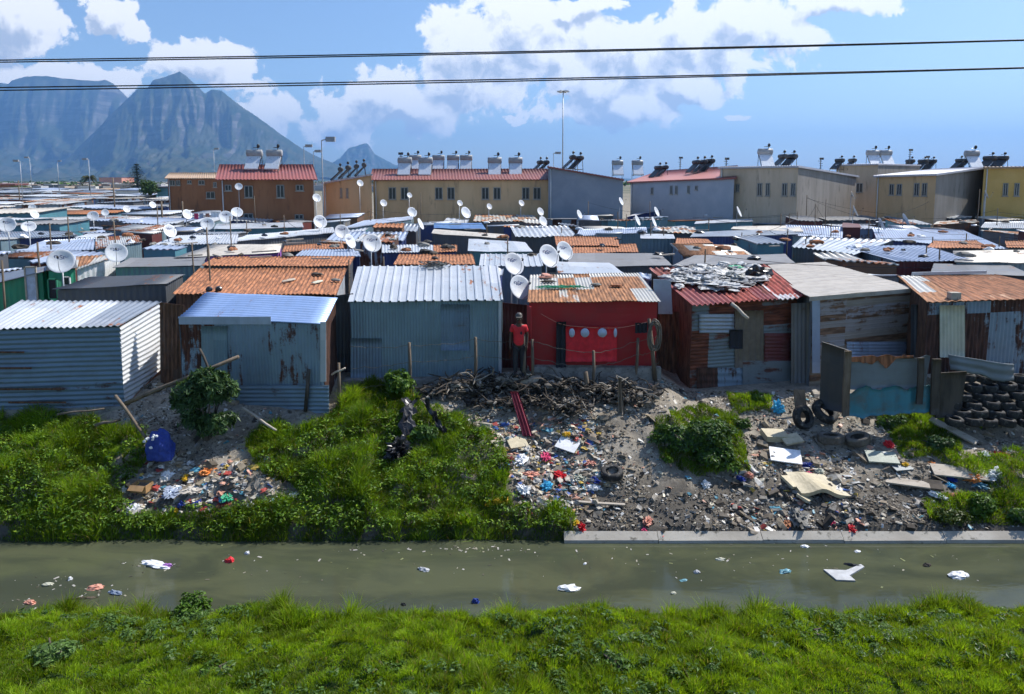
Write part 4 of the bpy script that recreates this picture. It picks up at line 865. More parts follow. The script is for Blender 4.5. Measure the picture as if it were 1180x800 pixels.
for px in (1122, 1136, 1150): heater(px, 195, 70, 1 if px > 1130 else 0, "on the bright yellow house", 1.0)
for (sd, wh), l in HG.items(): ordlab(l, 'side-on solar water heater' if sd else 'solar water heater', wh)
# ================================================================= satellite dishes
def dish_proto(logo):
    T = thing('satellite_dish', 'x', 'satellite dish', (0, 0, 0), 'satellite dishes over the shacks')
    prof = [(0, -.09), (.15, -.082), (.3, -.055), (.42, -.018), (.5, 0), (.508, -.004), (.5, -.02), (.42, -.035), (.3, -.07), (.15, -.097), (0, -.105)]
    mb = MB(); mb.lathe(prof, (0, 0, 0), (0, -1, 0), 28); mb.build('reflector', 'dish_white', T)
    mb = MB(); mb.tube([(0, .02, -.47), (0, -.3, -.42), (0, -.52, -.12)], .013, 6); a = mb.build('arm', 'grey_metal', T)
    mb = MB(); mb.lathe([(0, 0), (.035, 0), (.04, .05), (.03, .1), (0, .1)], (0, -.58, -.06), (0, -.6, .35), 10); mb.build('receiver', 'dark_metal', a)
    mb = MB(); mb.box((0, .14, 0), (.16, .1, .2)); mb.tube([(0, .12, 0), (0, .22, -.06)], .03, 6); mb.build('bracket', 'grey_metal', T)
    if logo:
        cu = bpy.data.curves.new('lettering', 'FONT'); cu.body = 'DStv'; cu.size = .26; cu.align_x = 'CENTER'; cu.align_y = 'CENTER'; cu.extrude = .003
        lt = bpy.data.objects.new('lettering', cu); C.objects.link(lt)
        dg_ = bpy.context.evaluated_depsgraph_get(); dg_.update(); me_ = bpy.data.meshes.new_from_object(lt.evaluated_get(dg_)); bpy.data.objects.remove(lt)
        me_.materials.clear(); me_.materials.append(MAT['ink_blue']); lt = bpy.data.objects.new('lettering', me_); C.objects.link(lt)
        lt.location = (0, .062, .17); lt.rotation_euler = (R(90+20), 0, 0); lt.parent = T
    return T
dp = [dish_proto(1), dish_proto(0)]; usedd = set(); DG = {}
def dish(px, py, r, Y, label, az=None, el=None, mast=True, zone_=None):
    p = atY(px, py, Y); s = scale(p); d = r/s/.5
    k = 0 if r >= 7.5 else 1
    az = R(38) if az is None else R(az); el = R(24) if el is None else R(el)
    if k not in usedd: usedd.add(k); o = dp[k]; o.location = p
    else: o = dup(dp[k], p)
    ORG[o] = p; o.scale = (d, d, d); o.rotation_euler = (-el, 0, az)
    if label: o['label'] = label
    else: DG.setdefault(zone_, []).append(o)
    bk = Vector((math.sin(-az), math.cos(az), 0))*.2*d
    q = p+bk; mb = MB(); gz = 0
    mb.tube([(q.x, q.y, gz), (q.x, q.y, p.z+.05)], .028, 7)
    m_ = mb.build('dish_mast', 'pole_steel', origin=(q.x, q.y, gz))
    tag(m_, None, 'mast', 'masts under the satellite dishes'); m_['_px'] = px; MASTS.append((m_, o)); return o
MASTS = []
dish(592.5, 304, 13.5, 23.4, 'white satellite dish above its twin, left of the patchwork rusty roof')
dish(600, 331, 14.5, 21.2, 'large white satellite dish hanging in the gap above the man in red')
dish(633, 295, 14, 25.2, 'white satellite dish in front of the stepped orange roofs, left of its neighbour')
dish(651, 289, 11.5, 28.5, 'white satellite dish overlapping the lower left of the orange roofs')
dish(70, 301, 14, 23.8, 'big white satellite dish before the green plank shacks', az=24)
dish(134, 291, 11.5, 28, 'white satellite dish leaning beside the grey felt roof', az=30)
dish(8, 259, 9, 36, 'white satellite dish at the far left edge above the long grey roof', az=22)
dish(33, 261, 7.5, 36.5, 'white satellite dish tilted upwards beside the far left dish', az=30, el=40)
dish(107, 249, 6, 52, None, az=24, zone_='at the left above the blue corrugated shack')
dish(196, 266, 8, 38, 'white satellite dish seen from the side above the white roofs at the left', az=62)
dish(239, 258, 7.5, 45, 'leftmost of three white dishes clustered below the brown house', az=26)
dish(260, 250, 7.5, 52, 'middle of three white dishes clustered below the brown house', az=28)
dish(273, 244.5, 6.5, 55, 'highest of three white dishes clustered below the brown house', az=30, el=35)
dish(369, 255.5, 8, 46, 'white satellite dish below the right corner of the brown house', az=40)
dish(394, 267, 8.5, 37, 'white satellite dish behind the dark one near the lavender roof', az=32)
dish(404, 278, 9, 33, 'shaded satellite dish turned aside near the lavender roof', az=70)
dish(429, 280, 11, 31, 'largest white satellite dish right of the orange roofs', az=34)
dish(442, 234, 4.2, 60, None, zone_='low before the long yellow terrace'); dish(472, 225, 3.2, 62, None, zone_='low before the long yellow terrace'); dish(475, 244.5, 6, 54, None, zone_='low before the long yellow terrace'); dish(485, 258, 7, 45, 'dull satellite dish turned aside left of the cream roof', az=80)
dish(537, 245, 7, 55, 'upright white satellite dish before the middle of the yellow terrace', az=48); dish(530, 234, 3.6, 62, None, zone_='low before the long yellow terrace'); dish(564, 238, 3.6, 62, None, zone_='low before the long yellow terrace'); dish(601, 234, 3.8, 62, None, zone_='low before the long yellow terrace')
dish(623, 244, 5, 57, None, az=45, zone_='before the right end of the yellow terrace'); dish(626, 255, 6, 48, None, az=45, zone_='before the right end of the yellow terrace')
dish(668, 247, 5.5, 52, None, az=60, zone_='before the blue-grey gable house'); dish(716, 232, 5, 60, None, az=60, zone_='before the blue-grey gable house'); dish(735, 254, 6.5, 47, None, az=64, zone_='between the blue houses'); dish(757, 244, 6, 54, None, az=60, zone_='between the blue houses'); dish(754, 256, 6.5, 46, None, az=66, zone_='between the blue houses')
dish(852, 244, 6.5, 54, 'white satellite dish below the first beige house', az=62)
dish(983, 225, 5, 60, None, az=66, zone_='between the beige houses'); dish(986, 243, 6.5, 54, None, az=70, zone_='between the beige houses'); dish(1016, 258, 7.5, 45, 'edge-on white satellite dish right of the maroon box shack', az=76); dish(1044, 253, 7.5, 48, 'edge-on white satellite dish above the broad bluish roof', az=76)
dish(1137, 224, 5, 58, None, az=64, zone_='in front of the bright yellow house'); dish(1081, 225, 3, 62, None, az=40, zone_='in front of the sandy yellow house'); dish(1100, 231, 3.2, 62, None, az=40, zone_='in front of the sandy yellow house')
dish(275, 215, 4.2, 59.2, 'small white satellite dish fixed high on the brown house wall', az=20); dish(365, 228, 5, 58, 'white satellite dish at the right edge of the brown house', az=42); dish(415, 211, 4, 63.5, 'small white satellite dish at the eave of the ochre house end', az=40)
dish(40, 247, 5, 54, None, az=70, zone_='among the distant shacks at the far left'); dish(37, 239, 3.8, 70, None, az=30, zone_='among the distant shacks at the far left'); dish(121, 245, 4, 58, None, az=30, zone_='among the distant shacks at the far left'); dish(146, 241, 4.2, 64, None, az=60, zone_='among the distant shacks at the far left'); dish(176, 236, 4, 74, None, az=60, zone_='among the distant shacks at the far left'); dish(216, 247, 6, 52, None, az=60, zone_='left of the brown house')
for z_, l in DG.items(): ordlab(l, 'small white satellite dish', z_)
for m_, o in MASTS:
    m_['label'] = ('thin steel mast carrying the '+o['label'].replace('white ', '').replace('satellite ', ''))
    w_ = m_['label'].split(); m_['label'] = ' '.join(w_[:16]); del m_['_px']
# ================================================================= poles, lamps, antennas
PG = {}
def pole(px, py0, py1, Y, r=.035, mat='wood_post', zn=None, noun='thin wooden electricity pole'):
    t_ = atY(px, py0, Y); lean = rng.uniform(-.05, .05)
    mb = MB(); mb.tube([(t_.x+lean, Y, 0), (t_.x, Y, t_.z)], [r, r*.85], 6)
    for k in range(2): a = rng.uniform(.7, .98); mb.tube([(t_.x-.06, Y-.03, t_.z*a), (t_.x+.06, Y-.03, t_.z*a)], .012, 4)
    o = mb.build('electricity_pole', mat, origin=(t_.x, Y, 0)); tag(o, 'x', 'pole', 'thin electricity poles over the shacks')
    PG.setdefault((noun, zn), []).append(o)
for px, a, b_, Y in ((2, 300, 0, 24), (43, 279, 0, 26.5), (57, 257, 0, 34), (78, 250, 0, 38), (131, 255, 0, 36), (181, 237, 0, 50), (130, 205, 0, 82), (186, 232, 0, 60), (210, 232, 0, 66), (21, 208, 0, 120)):
    pole(px, a, 0, Y, .04 if Y < 60 else .09, zn='at the far left')
for px, a, Y in ((265, 249, 36), (327, 248, 47), (293, 226, 58), (221, 280, 27), (238, 262, 30), (284, 255, 45), (240, 282, 24), (392, 246, 50)): pole(px, a, 0, Y, zn='below the brown house')
for px, a, Y in ((427, 241, 55), (402, 300, 25), (442, 296, 24.6), (585, 272, 30), (561, 258, 42), (647, 262, 44), (485, 222, 62)): pole(px, a, 0, Y, zn='below the long yellow terrace')
for px, a, Y in ((678, 232, 58), (712, 244, 52), (750, 256, 42), (749, 232, 60), (765, 262, 42), (817, 252, 46), (722, 247, 50), (813, 287, 28), (855, 268, 40)): pole(px, a, 0, Y, zn='below the blue houses')
for px, a, Y in ((930, 225, 58), (940, 235, 50), (952, 230, 56), (929, 272, 36), (900, 246, 50), (910, 246, 52), (919, 244, 54), (958, 258, 42), (908, 264, 38)): pole(px, a, 0, Y, zn='below the beige houses')
for px, a, Y in ((1129, 218, 56), (1068, 283, 32), (1083, 286, 30), (1075, 273, 36), (1114, 269, 38), (1152, 272, 36), (1002, 252, 44), (1150, 240, 52), (1076, 225, 60)): pole(px, a, 0, Y, zn='below the yellow houses at the right')
for (nn, z_), l in PG.items(): ordlab(l, nn, z_)
def lamp(px, py, Y, label, kind=0, r=.055):
    t_ = atY(px, py, Y); T = thing('street_lamp', label, 'street lamp', (t_.x, Y, 0), 'tall lamp posts')
    mb = MB(); mb.tube([(t_.x, Y, 0), (t_.x, Y, t_.z)], [r*1.3, r*.7], 8); mb.build('pole', 'pole_steel' if kind else 'lamp_grey', T)
    if kind == 2:
        mb = MB(); mb.lathe([(0, 0), (.9, 0), (.95, .12), (.3, .3), (0, .3)], (t_.x, Y, t_.z-.2), None, 14); hd = mb.build('lamp_head', 'lamp_grey', T)
        for k in range(6):
            a = k*PI/3; mb = MB(); mb.box((t_.x+math.cos(a)*1.0, Y+math.sin(a)*1.0, t_.z-.1), (.45, .45, .3), a); mb.build('floodlight', 'white_plastic', T)
    else:
        sgn = 1 if kind == 0 else rng.choice((-1, 1))
        mb = MB(); mb.tube([(t_.x, Y, t_.z), (t_.x+sgn*.5, Y, t_.z+.12)], .045, 6); mb.box((t_.x+sgn*.75, Y, t_.z+.1), (.75 if Y < 80 else 1.0, .35, .4)); mb.build('lamp_head', 'lamp_grey', T)
lamp(370.5, 162, 57, 'tall street lamp between the brown house and the ochre house end')
lamp(350, 169, 100, 'distant street lamp behind the brown house, left of a shorter one'); lamp(361, 175, 110, 'shorter distant street lamp behind the brown house')
lamp(649, 105, 140, 'very tall floodlight mast behind the blue-grey gable house', 2, .12)
lamp(638, 177, 120, 'small lamp post at the right end of the yellow terrace roof'); lamp(23, 186, 130, 'street lamp at the far left beside a bare pole', 1); lamp(102, 184, 140, 'street lamp standing right at the palm', 1); lamp(34, 182, 170, 'thin tall lamp post at the far left before the mountain', 1); lamp(246, 172, 160, 'faint lamp post left of the brown house', 1); lamp(66, 186, 220, 'faint lamp post midway between far left lamp and palm', 1, .08)
for px, py, Y, lb in ((784, 181, 90, 'lattice antenna on the pale blue house'), (837, 182, 76, 'small antenna near the first beige house'), (946, 182, 82, 'small antenna right of the first beige house'), (1049, 172, 86, 'tall antenna behind the sandy yellow house'), (1070, 180, 88, 'short antenna behind the sandy yellow house'), (462, 176, 72, 'thin antenna on the left end of the yellow terrace')):
    t_ = atY(px, py, Y); mb = MB(); mb.tube([(t_.x, Y, 0 if Y > 80 else 5.5), (t_.x, Y, t_.z)], .05, 6)
    for k in range(5): mb.box((t_.x+rng.uniform(-.1, .1), Y, t_.z-.1-.28*k), (.5-.05*k, .04, .05 if k else .25))
    tag(mb.build('antenna', 'dark_metal', origin=(t_.x, Y, 0)), lb, 'antenna', 'antennas on the houses')
# power cables in front of the scene, sagging slightly between poles out of sight
for k, (ya, yb, dz, dy, lb) in enumerate(((69.5, 46, 0, 0, 'upper power cable across the sky, front strand'), (72, 47, -.0, .35, 'upper power cable across the sky, rear strand'), (101, 78, 0, 0, 'lower power cable across the sky, front strand'), (104.5, 79, 0, .35, 'lower power cable across the sky, rear strand'))):
    Yc = 8.2+dy; a, b_ = atY(0, ya, Yc), atY(1180, yb, Yc); sl_ = (b_.z-a.z)/(b_.x-a.x); z0 = a.z-sl_*a.x
    pts = [(x, Yc, z0+sl_*x+((x*x)/(40*40)*.9)-.02) for x in np.linspace(-45, 45, 61)]
    mb = MB(); mb.tube(pts, .0075, 8); o = mb.build('power_cable', 'wire_black', origin=(0, Yc, z0)); tag(o, lb, 'cable', 'power cables overhead')
# ================================================================= foreground things
def one(mb, name, mat, label, cat, group=None, origin=None):
    return tag(mb.build(name, mat, origin=origin), label, cat, group)
def gz(x, y): return Hf(x, y)
# ---- wire fence in front of the middle shacks
fposts = [(472, 394, 452), (547, 388, 446), (613, 390, 446), (683, 404, 452), (676, 428, 456), (732, 389, 438), (390, 418, 470), (603, 384, 448)]
FP = []
for i, (px, pt, pb) in enumerate(fposts):
    g_ = G(px, pb); s_ = scale(g_); h_ = (pb-pt)/s_
    lean = rng.uniform(-.06, .06)
    mb = MB(); r_ = .05 if i != 4 else .08
    pts = [(g_.x, g_.y, g_.z-.1), (g_.x+lean*.5+.02, g_.y, g_.z+h_*.5), (g_.x+lean, g_.y, g_.z+h_)]
    mb.tube(pts, [r_, r_*.9, r_*.8], 7)
    o = one(mb, 'fence_post', 'wood_post', ['low wooden fence post before the pale blue-green shack', 'tall wooden fence post before the right half of the pale blue-green shack', 'wooden fence post directly right of the man in red', 'thin leaning fence post before the red blanket', 'thick dark fence stump before the red blanket', 'wooden fence post below the coiled hose', 'pale stick post with a cross-piece beside the rust streaked blue shack', 'thin fence stake directly behind the man in red'][i], 'fence post', 'wire fence posts', origin=g_)
    FP.append((Vector(pts[2]), h_))
def wire(pts, r=.006, mat='hose', sag=.05, n=10, jag=.012):
    out = []
    for a, b_ in zip(pts, pts[1:]):
        for i in range(n):
            u = i/n; p = a.lerp(b_, u); p.z -= sag*4*u*(1-u); out.append(p+Vector((rng.uniform(-jag, jag), rng.uniform(-jag, jag), rng.uniform(-jag, jag))))
    out.append(pts[-1]); mb = MB(); mb.tube(out, r, 5); return mb
seq = [FP[0], FP[1], FP[2], FP[3], FP[5]]
for k, f_ in enumerate((.95, .62, .3)):
    pts = [t_-Vector((0, 0, h_*(1-f_))) for t_, h_ in seq]
    pts = [pts[0]+Vector((-1.6, -.1, -.15*k))]+pts+[pts[-1]+Vector((.7, .3, .1))]
    o = one(wire(pts, .008, 'hose', .06, 12, .03), 'fence_wire', 'hose', ['top strand of the wire fence before the middle shacks', 'middle strand of the wire fence before the middle shacks', 'bottom strand of the wire fence before the middle shacks'][k], 'wire', 'wire fence strands')
# coiled hose on a post
c0 = G(752, 440); s_ = scale(c0); cp = c0+Vector((0, -.05, (440-385)/s_))
mb = MB(); pts = []
for i in range(150):
    a = i/150*2*PI*8; rr = .2+.05*math.sin(i*.37); pts.append(cp+Vector((math.cos(a)*rr*.7+.04*math.sin(i*.11), .06*math.sin(i*.23), math.sin(a)*(rr+.12)*1.25)))
mb.tube(pts, .016, 6); one(mb, 'coiled_hose', 'hose', 'tangled coil of dark hose hanging at the right end of the fence', 'hose', origin=c0)
mb = MB(); mb.tube([c0-Vector((-.1, -.08, .1)), c0+Vector((-.02, .08, 1.0)), cp+Vector((-.14, .08, .46))], [.07, .06, .05], 7); one(mb, 'fence_post', 'wood_post', 'bent wooden pole that carries the coiled hose', 'fence post', 'wire fence posts', origin=c0)
# ---- washing line with laundry
YL = FP[2][0].y+.35
L = [atY(605, 350, YL+.3), atY(642, 372, YL), atY(662, 376, YL), atY(712, 378, YL), atY(746, 371, YL)]
one(wire(L, .007, 'salmon', .02, 8, .0), 'washing_line', 'salmon', 'pale washing line strung across the red shack wall', 'rope')
def cloth(name, px0, px1, py0, py1, mat, label, cat, Y=YL, wav=.03, origin=None, n=24):
    a, b_ = atY(px0, py0, Y), atY(px1, py0, Y); zb = atY(px0, py1, Y).z
    mb = MB(); mb.patch((a.x, Y, zb), (b_.x, Y, zb+.01), b_, a, 'u', max(.12, (b_.x-a.x)/5), wav, 'sin', no=6, wob=.02, thick=.008)
    return tag(mb.build(name, mat, origin=((a.x+b_.x)/2, Y, zb)), label, cat)
bl = cloth('blanket', 652, 711.5, 376.5, 417, 'cloth_red', 'red blanket with white round spots hanging on the washing line', 'blanket', wav=.018)
for k, (px, rx) in enumerate(((659, 3.4), (674, 5), (694, 5.4), (709, 2))):
    c_ = atY(px, 383.5, YL-.03); s_ = scale(c_); mb = MB(); mb.lathe([(0, .004), (1, .004), (1, 0), (0, 0)], (0, 0, 0), (0, -1, 0), 20)
    mb.v = [(c_.x+v[0]*rx/s_, c_.y-.012+v[1], c_.z+v[2]*5.3/s_) for v in mb.v]; o = mb.build('round_spot', 'cloth_white', bl)
cloth('trousers', 641, 652.5, 371, 424, 'cloth_dark', 'dark trousers hanging left of the red blanket', 'trousers', wav=.03)
cloth('dark_garment', 732, 746, 372, 384, 'cloth_dark', 'small dark garment on the washing line by the hose', 'clothes')
# pale blue door leaning open between the red shack and the striped roof shack
q = [atY(754, 362, 20.6), atY(775, 362, 20.6), atY(773, 323, 20.6), atY(753, 322, 20.6)]
o = slab('door_panel', q, 'lavender_sheet', .03, origin=q[0]); tag(o, 'pale blue metal panel standing in the gap right of the red shack', 'panel')
# ---- barricade on the right
def standing(name, label, cat, pxs, Y, mat, th=.02, cor=None, group=None, jag=0):
    """upright sheet, photo corners bl, br, tr, tl at depth Y (or a Y per corner)"""
    Ys = Y if isinstance(Y, (list, tuple)) else [Y]*4
    q = [atY(px, py, y_) for (px, py), y_ in zip(pxs, Ys)]
    return tag(slab(name, q, mat, th, None, cor or ('u', .3, .004), origin=q[0], wob=.03, jag=jag), label, cat, group)
Yb = 17.8
standing('metal_sheet', 'grey rust-edged metal sheet of the barricade before the board fronted shack', 'sheet', [(977, 450), (1066, 448), (1072, 411), (978, 414)], Yb, 'grey_panel', .012, jag=.07)
standing('rusty_sheet', 'narrow rusty sheet along the top of the grey barricade', 'sheet', [(976, 418), (1052, 420), (1052, 409), (976, 411)], Yb-.03, 'rust_dull_sheet', .012, jag=.1)
standing('tarpaulin', 'turquoise tarpaulin along the foot of the barricade', 'tarpaulin', [(972, 482), (1076, 474), (1078, 444), (974, 449)], Yb-.1, 'turquoise_cover', .02, ('u', .4, .04), jag=.12)
standing('metal_gate', 'dark leaning metal gate at the left end of the barricade', 'gate', [(944, 470), (972, 476), (977, 404), (947, 394)], [Yb+.5, Yb-.1, Yb-.1, Yb+.5], 'gate_metal', .05)
for px0, px1, pt, pb, lb in ((971, 979, 405, 480, 'grey weathered post at the left end of the turquoise tarpaulin'), (1056, 1063, 413, 466, 'dark board leaning before the right part of the barricade'), (1072, 1082, 414, 478, 'dark upright board right of the turquoise tarpaulin')):
    standing('plank', lb, 'plank', [(px0, pb), (px1, pb), (px1+3, pt), (px0+3, pt)], Yb-.22, 'wood_post' if px0 < 1000 else 'wood_dark', .06, group='upright barricade boards')
standing('wooden_panel', 'dark brown wooden panel left of the stacked tyres', 'panel', [(1078, 482), (1106, 478), (1114, 428), (1080, 430)], Yb-.15, 'wood_dark', .04)
standing('metal_fence', 'grey slatted metal fence panel above the stacked tyres', 'fence', [(1096, 426), (1168, 442), (1169, 421), (1094, 409)], Yb+.3, 'grey_panel', .03, ('v', .2, .015), jag=.03)
# ---- tyres
def tyre_proto():
    T = thing('tyre', 'x', 'tyre', (0, 0, 0), 'old tyres in the stacked wall')
    pr = [(.17, -.075), (.20, -.1), (.27, -.105), (.30, -.085), (.315, -.05), (.315, .05), (.30, .085), (.27, .105), (.20, .1), (.17, .075), (.19, .06), (.27, .06), (.285, 0), (.27, -.06), (.19, -.06)]
    mb = MB(); mb.lathe(pr, (0, 0, 0), (0, 0, 1), 28, closed=True); mb.build('carcass', 'tyre_rubber', T)
    mb = MB()
    for k in range(36):
        a = k*2*PI/36; mb.box((.316*math.cos(a), .316*math.sin(a), 0), (.012, .026, .15), a)
    mb.build('tread', 'tyre_rubber', T); return T
tp = tyre_proto(); used = [False]
def tyre(p, rot, label, group='old tyres in the stacked wall', scl=1.0):
    if not used[0]: used[0] = True; o = tp; o.location = p; ORG[o] = Vector(p)
    else: o = dup(tp, p)
    o.rotation_euler = rot; o.scale = (scl, scl, scl); o['label'] = label
    if group: o['group'] = group
    elif 'group' in o: del o['group']
    return o
rows = [(436, 1112, 5), (446, 1101, 5), (456, 1110, 5), (466, 1100, 5), (476, 1108, 5), (486, 1099, 5)]
rn = ['top', 'second', 'third', 'fourth', 'fifth', 'bottom']
for r_, (py, x0, n) in enumerate(rows):
    base = G(1140, 492)
    for k in range(n):
        Y = 18.35-.19*r_; p = atY(x0+k*20.5+rng.uniform(-2.5, 2.5), py+rng.uniform(-1.2, 1.2), Y+rng.uniform(-.05, .05))
        tyre(p, (rng.uniform(-.1, .1), rng.uniform(-.1, .1), rng.random()*6), f"dark tyre, {ordw(k+1)} from the left in the {rn[r_]} row of the tyre wall", scl=rng.uniform(.66, .76)).scale.z = .95
bmb = MB()   # earth that backs the tyre wall
a = atY(1096, 492, 18.0); b_ = atY(1260, 492, 18.0)
bmb.hexa([(a.x, 17.6, a.z-.3), (b_.x, 17.6, a.z-.3), (b_.x, 19.4, a.z-.3), (a.x, 19.4, a.z-.3), (a.x, 18.6, .05), (b_.x, 18.6, .05), (b_.x, 19.4, .1), (a.x, 19.4, .1)]); tag(bmb.build('earth_bank', 'ground'), kind='structure')
def ontyre(px, py, rot, label, s=1.0, lift=.1, mat=None):
    p = G(px, py); p.z += lift*s; o = tyre(p, rot, label, 'old tyres lying on the bank', s)
    if mat:
        for ch in [k for k in C.objects if k.parent == o]: ch.data = ch.data.copy(); ch.data.materials[0] = MAT[mat]
    return o
ontyre(705, 550, (R(8), R(-6), .3), 'black car tyre lying flat on the open sand of the bank', .86)
ontyre(957, 512, (R(-6), R(4), .8), 'dust covered tyre filled with dirt, right of the white boards', 1.02, .16, 'tyre_dusty')
ontyre(988, 512, (R(-14), R(10), 2.1), 'dusty tyre tilted against the dirt filled one', .95, .14, 'tyre_dusty')
ontyre(925, 492, (R(70), R(10), .4), 'black tyre upright in the dark junk beside the grey plank', 1.0, .25)
ontyre(950, 486, (R(35), R(-20), 1.0), 'black tyre leaning in the dark junk below the metal gate', 1.1, .25)
# ---- boards, slabs, boxes on the bank
def board(px, py, size, rz, label, mat, cat='board', name='board', tilt=(0, 0), lift=.05, group=None, cor=False):
    p = G(px, py); p.z += lift
    m_ = Euler((tilt[0], tilt[1], R(rz))).to_matrix()
    A, B, Cc, D = [p+m_ @ Vector(v) for v in ((-size[0]/2, -size[1]/2, 0), (size[0]/2, -size[1]/2, 0), (size[0]/2, size[1]/2, 0), (-size[0]/2, size[1]/2, 0))]
    return tag(slab(name, (A, B, Cc, D), mat, size[2], origin=p, wob=.012), label, cat, group)
board(905, 530, (.75, .5, .03), -14, 'clean white board lying in the rubble', 'white_board', lift=.12, tilt=(.35, .05))
board(912, 513, (.5, .36, .05), 10, 'cream board propped behind the clean white board', 'foam', lift=.16, tilt=(.3, -.1))
board(893, 508, (.62, .4, .16), 6, 'beige broken block above the white board', 'foam', 'block', 'block', lift=.2, tilt=(.2, .05))
board(1016, 532, (.72, .42, .04), -10, 'pale greenish flat board on the right rubble', 'pale_green_board', lift=.1, tilt=(.3, .0))
board(1045, 560, (.95, .24, .04), -20, 'weathered white plank lying on the right slope', 'wood_pale', 'plank', 'plank', lift=.1, tilt=(.25, 0))
board(1105, 549, (1.2, .42, .04), -14, 'long whitish board at the edge of the right grass', 'wood_pale', lift=.1, tilt=(.3, 0))
board(1098, 503, (1.15, .2, .05), -48, 'grey plank sliding down beside the tyre wall', 'wood_pale', 'plank', 'plank', lift=.16, tilt=(.35, .3))
board(922, 478, (.32, .75, .04), 4, 'grey upright plank beside the sky blue bag', 'wood_post', 'plank', 'plank', lift=.3, tilt=(1.2, .05))
board(596, 512, (.5, .42, .03), 22, 'small pale board in the middle rubbish slope', 'foam', lift=.08, tilt=(.4, 0))
board(577, 510, (.55, .1, .03), 30, 'short pale lath left of the small pale board', 'wood_pale', 'plank', 'plank', lift=.06, tilt=(.3, 0))
board(655, 515, (.55, .5, .02), -30, 'crumpled grey-white sheet on the middle slope', 'white_plastic', 'sheet', 'plastic_sheet', lift=.08, tilt=(.4, .1))
board(683, 583, (1.5, .06, .03), -8, 'long grey lath lying across the middle slope', 'wood_pale', 'plank', 'plank', lift=.08, tilt=(.2, 0))
board(1075, 563, (.4, .32, .05), -20, 'dark brown board at the end of the weathered plank', 'wood_dark', lift=.1, tilt=(.3, 0))
board(1098, 575, (.8, .12, .03), 4, 'rusty brown strip of metal near the right shrubs', 'rust_dull_sheet', 'strip', 'metal_strip', lift=.08, tilt=(.3, 0))
board(1040, 560-18, (.5, .2, .03), 12, 'small grey board above the weathered plank', 'grey_panel', lift=.06, tilt=(.3, 0))
# folded foam mattress pieces
p = G(948, 574); mb = MB(); vs = []
A_, B_ = p+Vector((-.55, -.1, .16)), p+Vector((.62, -.12, .1))
for j, (yy, zz) in enumerate(((0, 0), (.35, .14), (.75, .3))):
    for i in range(13):
        u = i/12; q = A_.lerp(B_, u); arch = .14*math.exp(-((u-.45)/.22)**2)*(1-j*.4); q = q+Vector((-.12*j*(.4+u), yy, zz+arch-.05*j)); vs.append(q)
fs = [(j*13+i, j*13+i+1, (j+1)*13+i+1, (j+1)*13+i) for j in range(2) for i in range(12)]
n_ = len(vs); vs += [q-Vector((0, -.02, .1)) for q in vs]; fs += [tuple(k+n_ for k in f[::-1]) for f in fs]
fs += [(i+n_, i+1+n_, i+1, i) for i in range(12)]+[(26+i, 27+i, 27+i+n_, 26+i+n_) for i in range(12)]+[(0, 13, 13+n_, n_), (13, 26, 26+n_, 13+n_), (25, 12, 12+n_, 25+n_), (38, 25, 25+n_, 38+n_)]
mb.add([tuple(v) for v in vs], fs, smooth=False); one(mb, 'foam_mattress', 'foam', 'buckled beige foam mattress on the right rubble', 'mattress', origin=p)
board(915, 560, (.55, .4, .06), 30, 'torn beige foam slab left of the buckled mattress', 'foam', 'foam', 'foam_slab', lift=.12, tilt=(.35, .2)); board(928, 576, (.42, .3, .06), 50, 'small torn foam corner below the buckled mattress', 'foam', 'foam', 'foam_slab', lift=.08, tilt=(.3, .2))
# cardboard box in the left rubbish
p = G(164, 566); mb = MB(); rot = Matrix.Rotation(R(-8), 3, 'Z'); T = thing('cardboard_box', 'open brown cardboard box in the left rubbish patch', 'box', p)
for c_, sz in (((0, 0, .01), (.4, .3, .012)), ((0, -.15, .1), (.4, .012, .18)), ((0, .15, .1), (.4, .012, .18)), ((-.2, 0, .1), (.012, .3, .18)), ((.2, 0, .1), (.012, .3, .18))): mb.box(p+rot @ Vector(c_), sz, rot)
mb.build('body', 'cardboard', T); mb = MB(); mb.box(p+rot @ Vector((0, -.21, .15)), (.38, .14, .01), rot @ Matrix.Rotation(.7, 3, 'X')); mb.box(p+rot @ Vector((-.27, 0, .15)), (.14, .28, .01), rot @ Matrix.Rotation(.6, 3, 'Y')); mb.build('flap', 'cardboard', T)
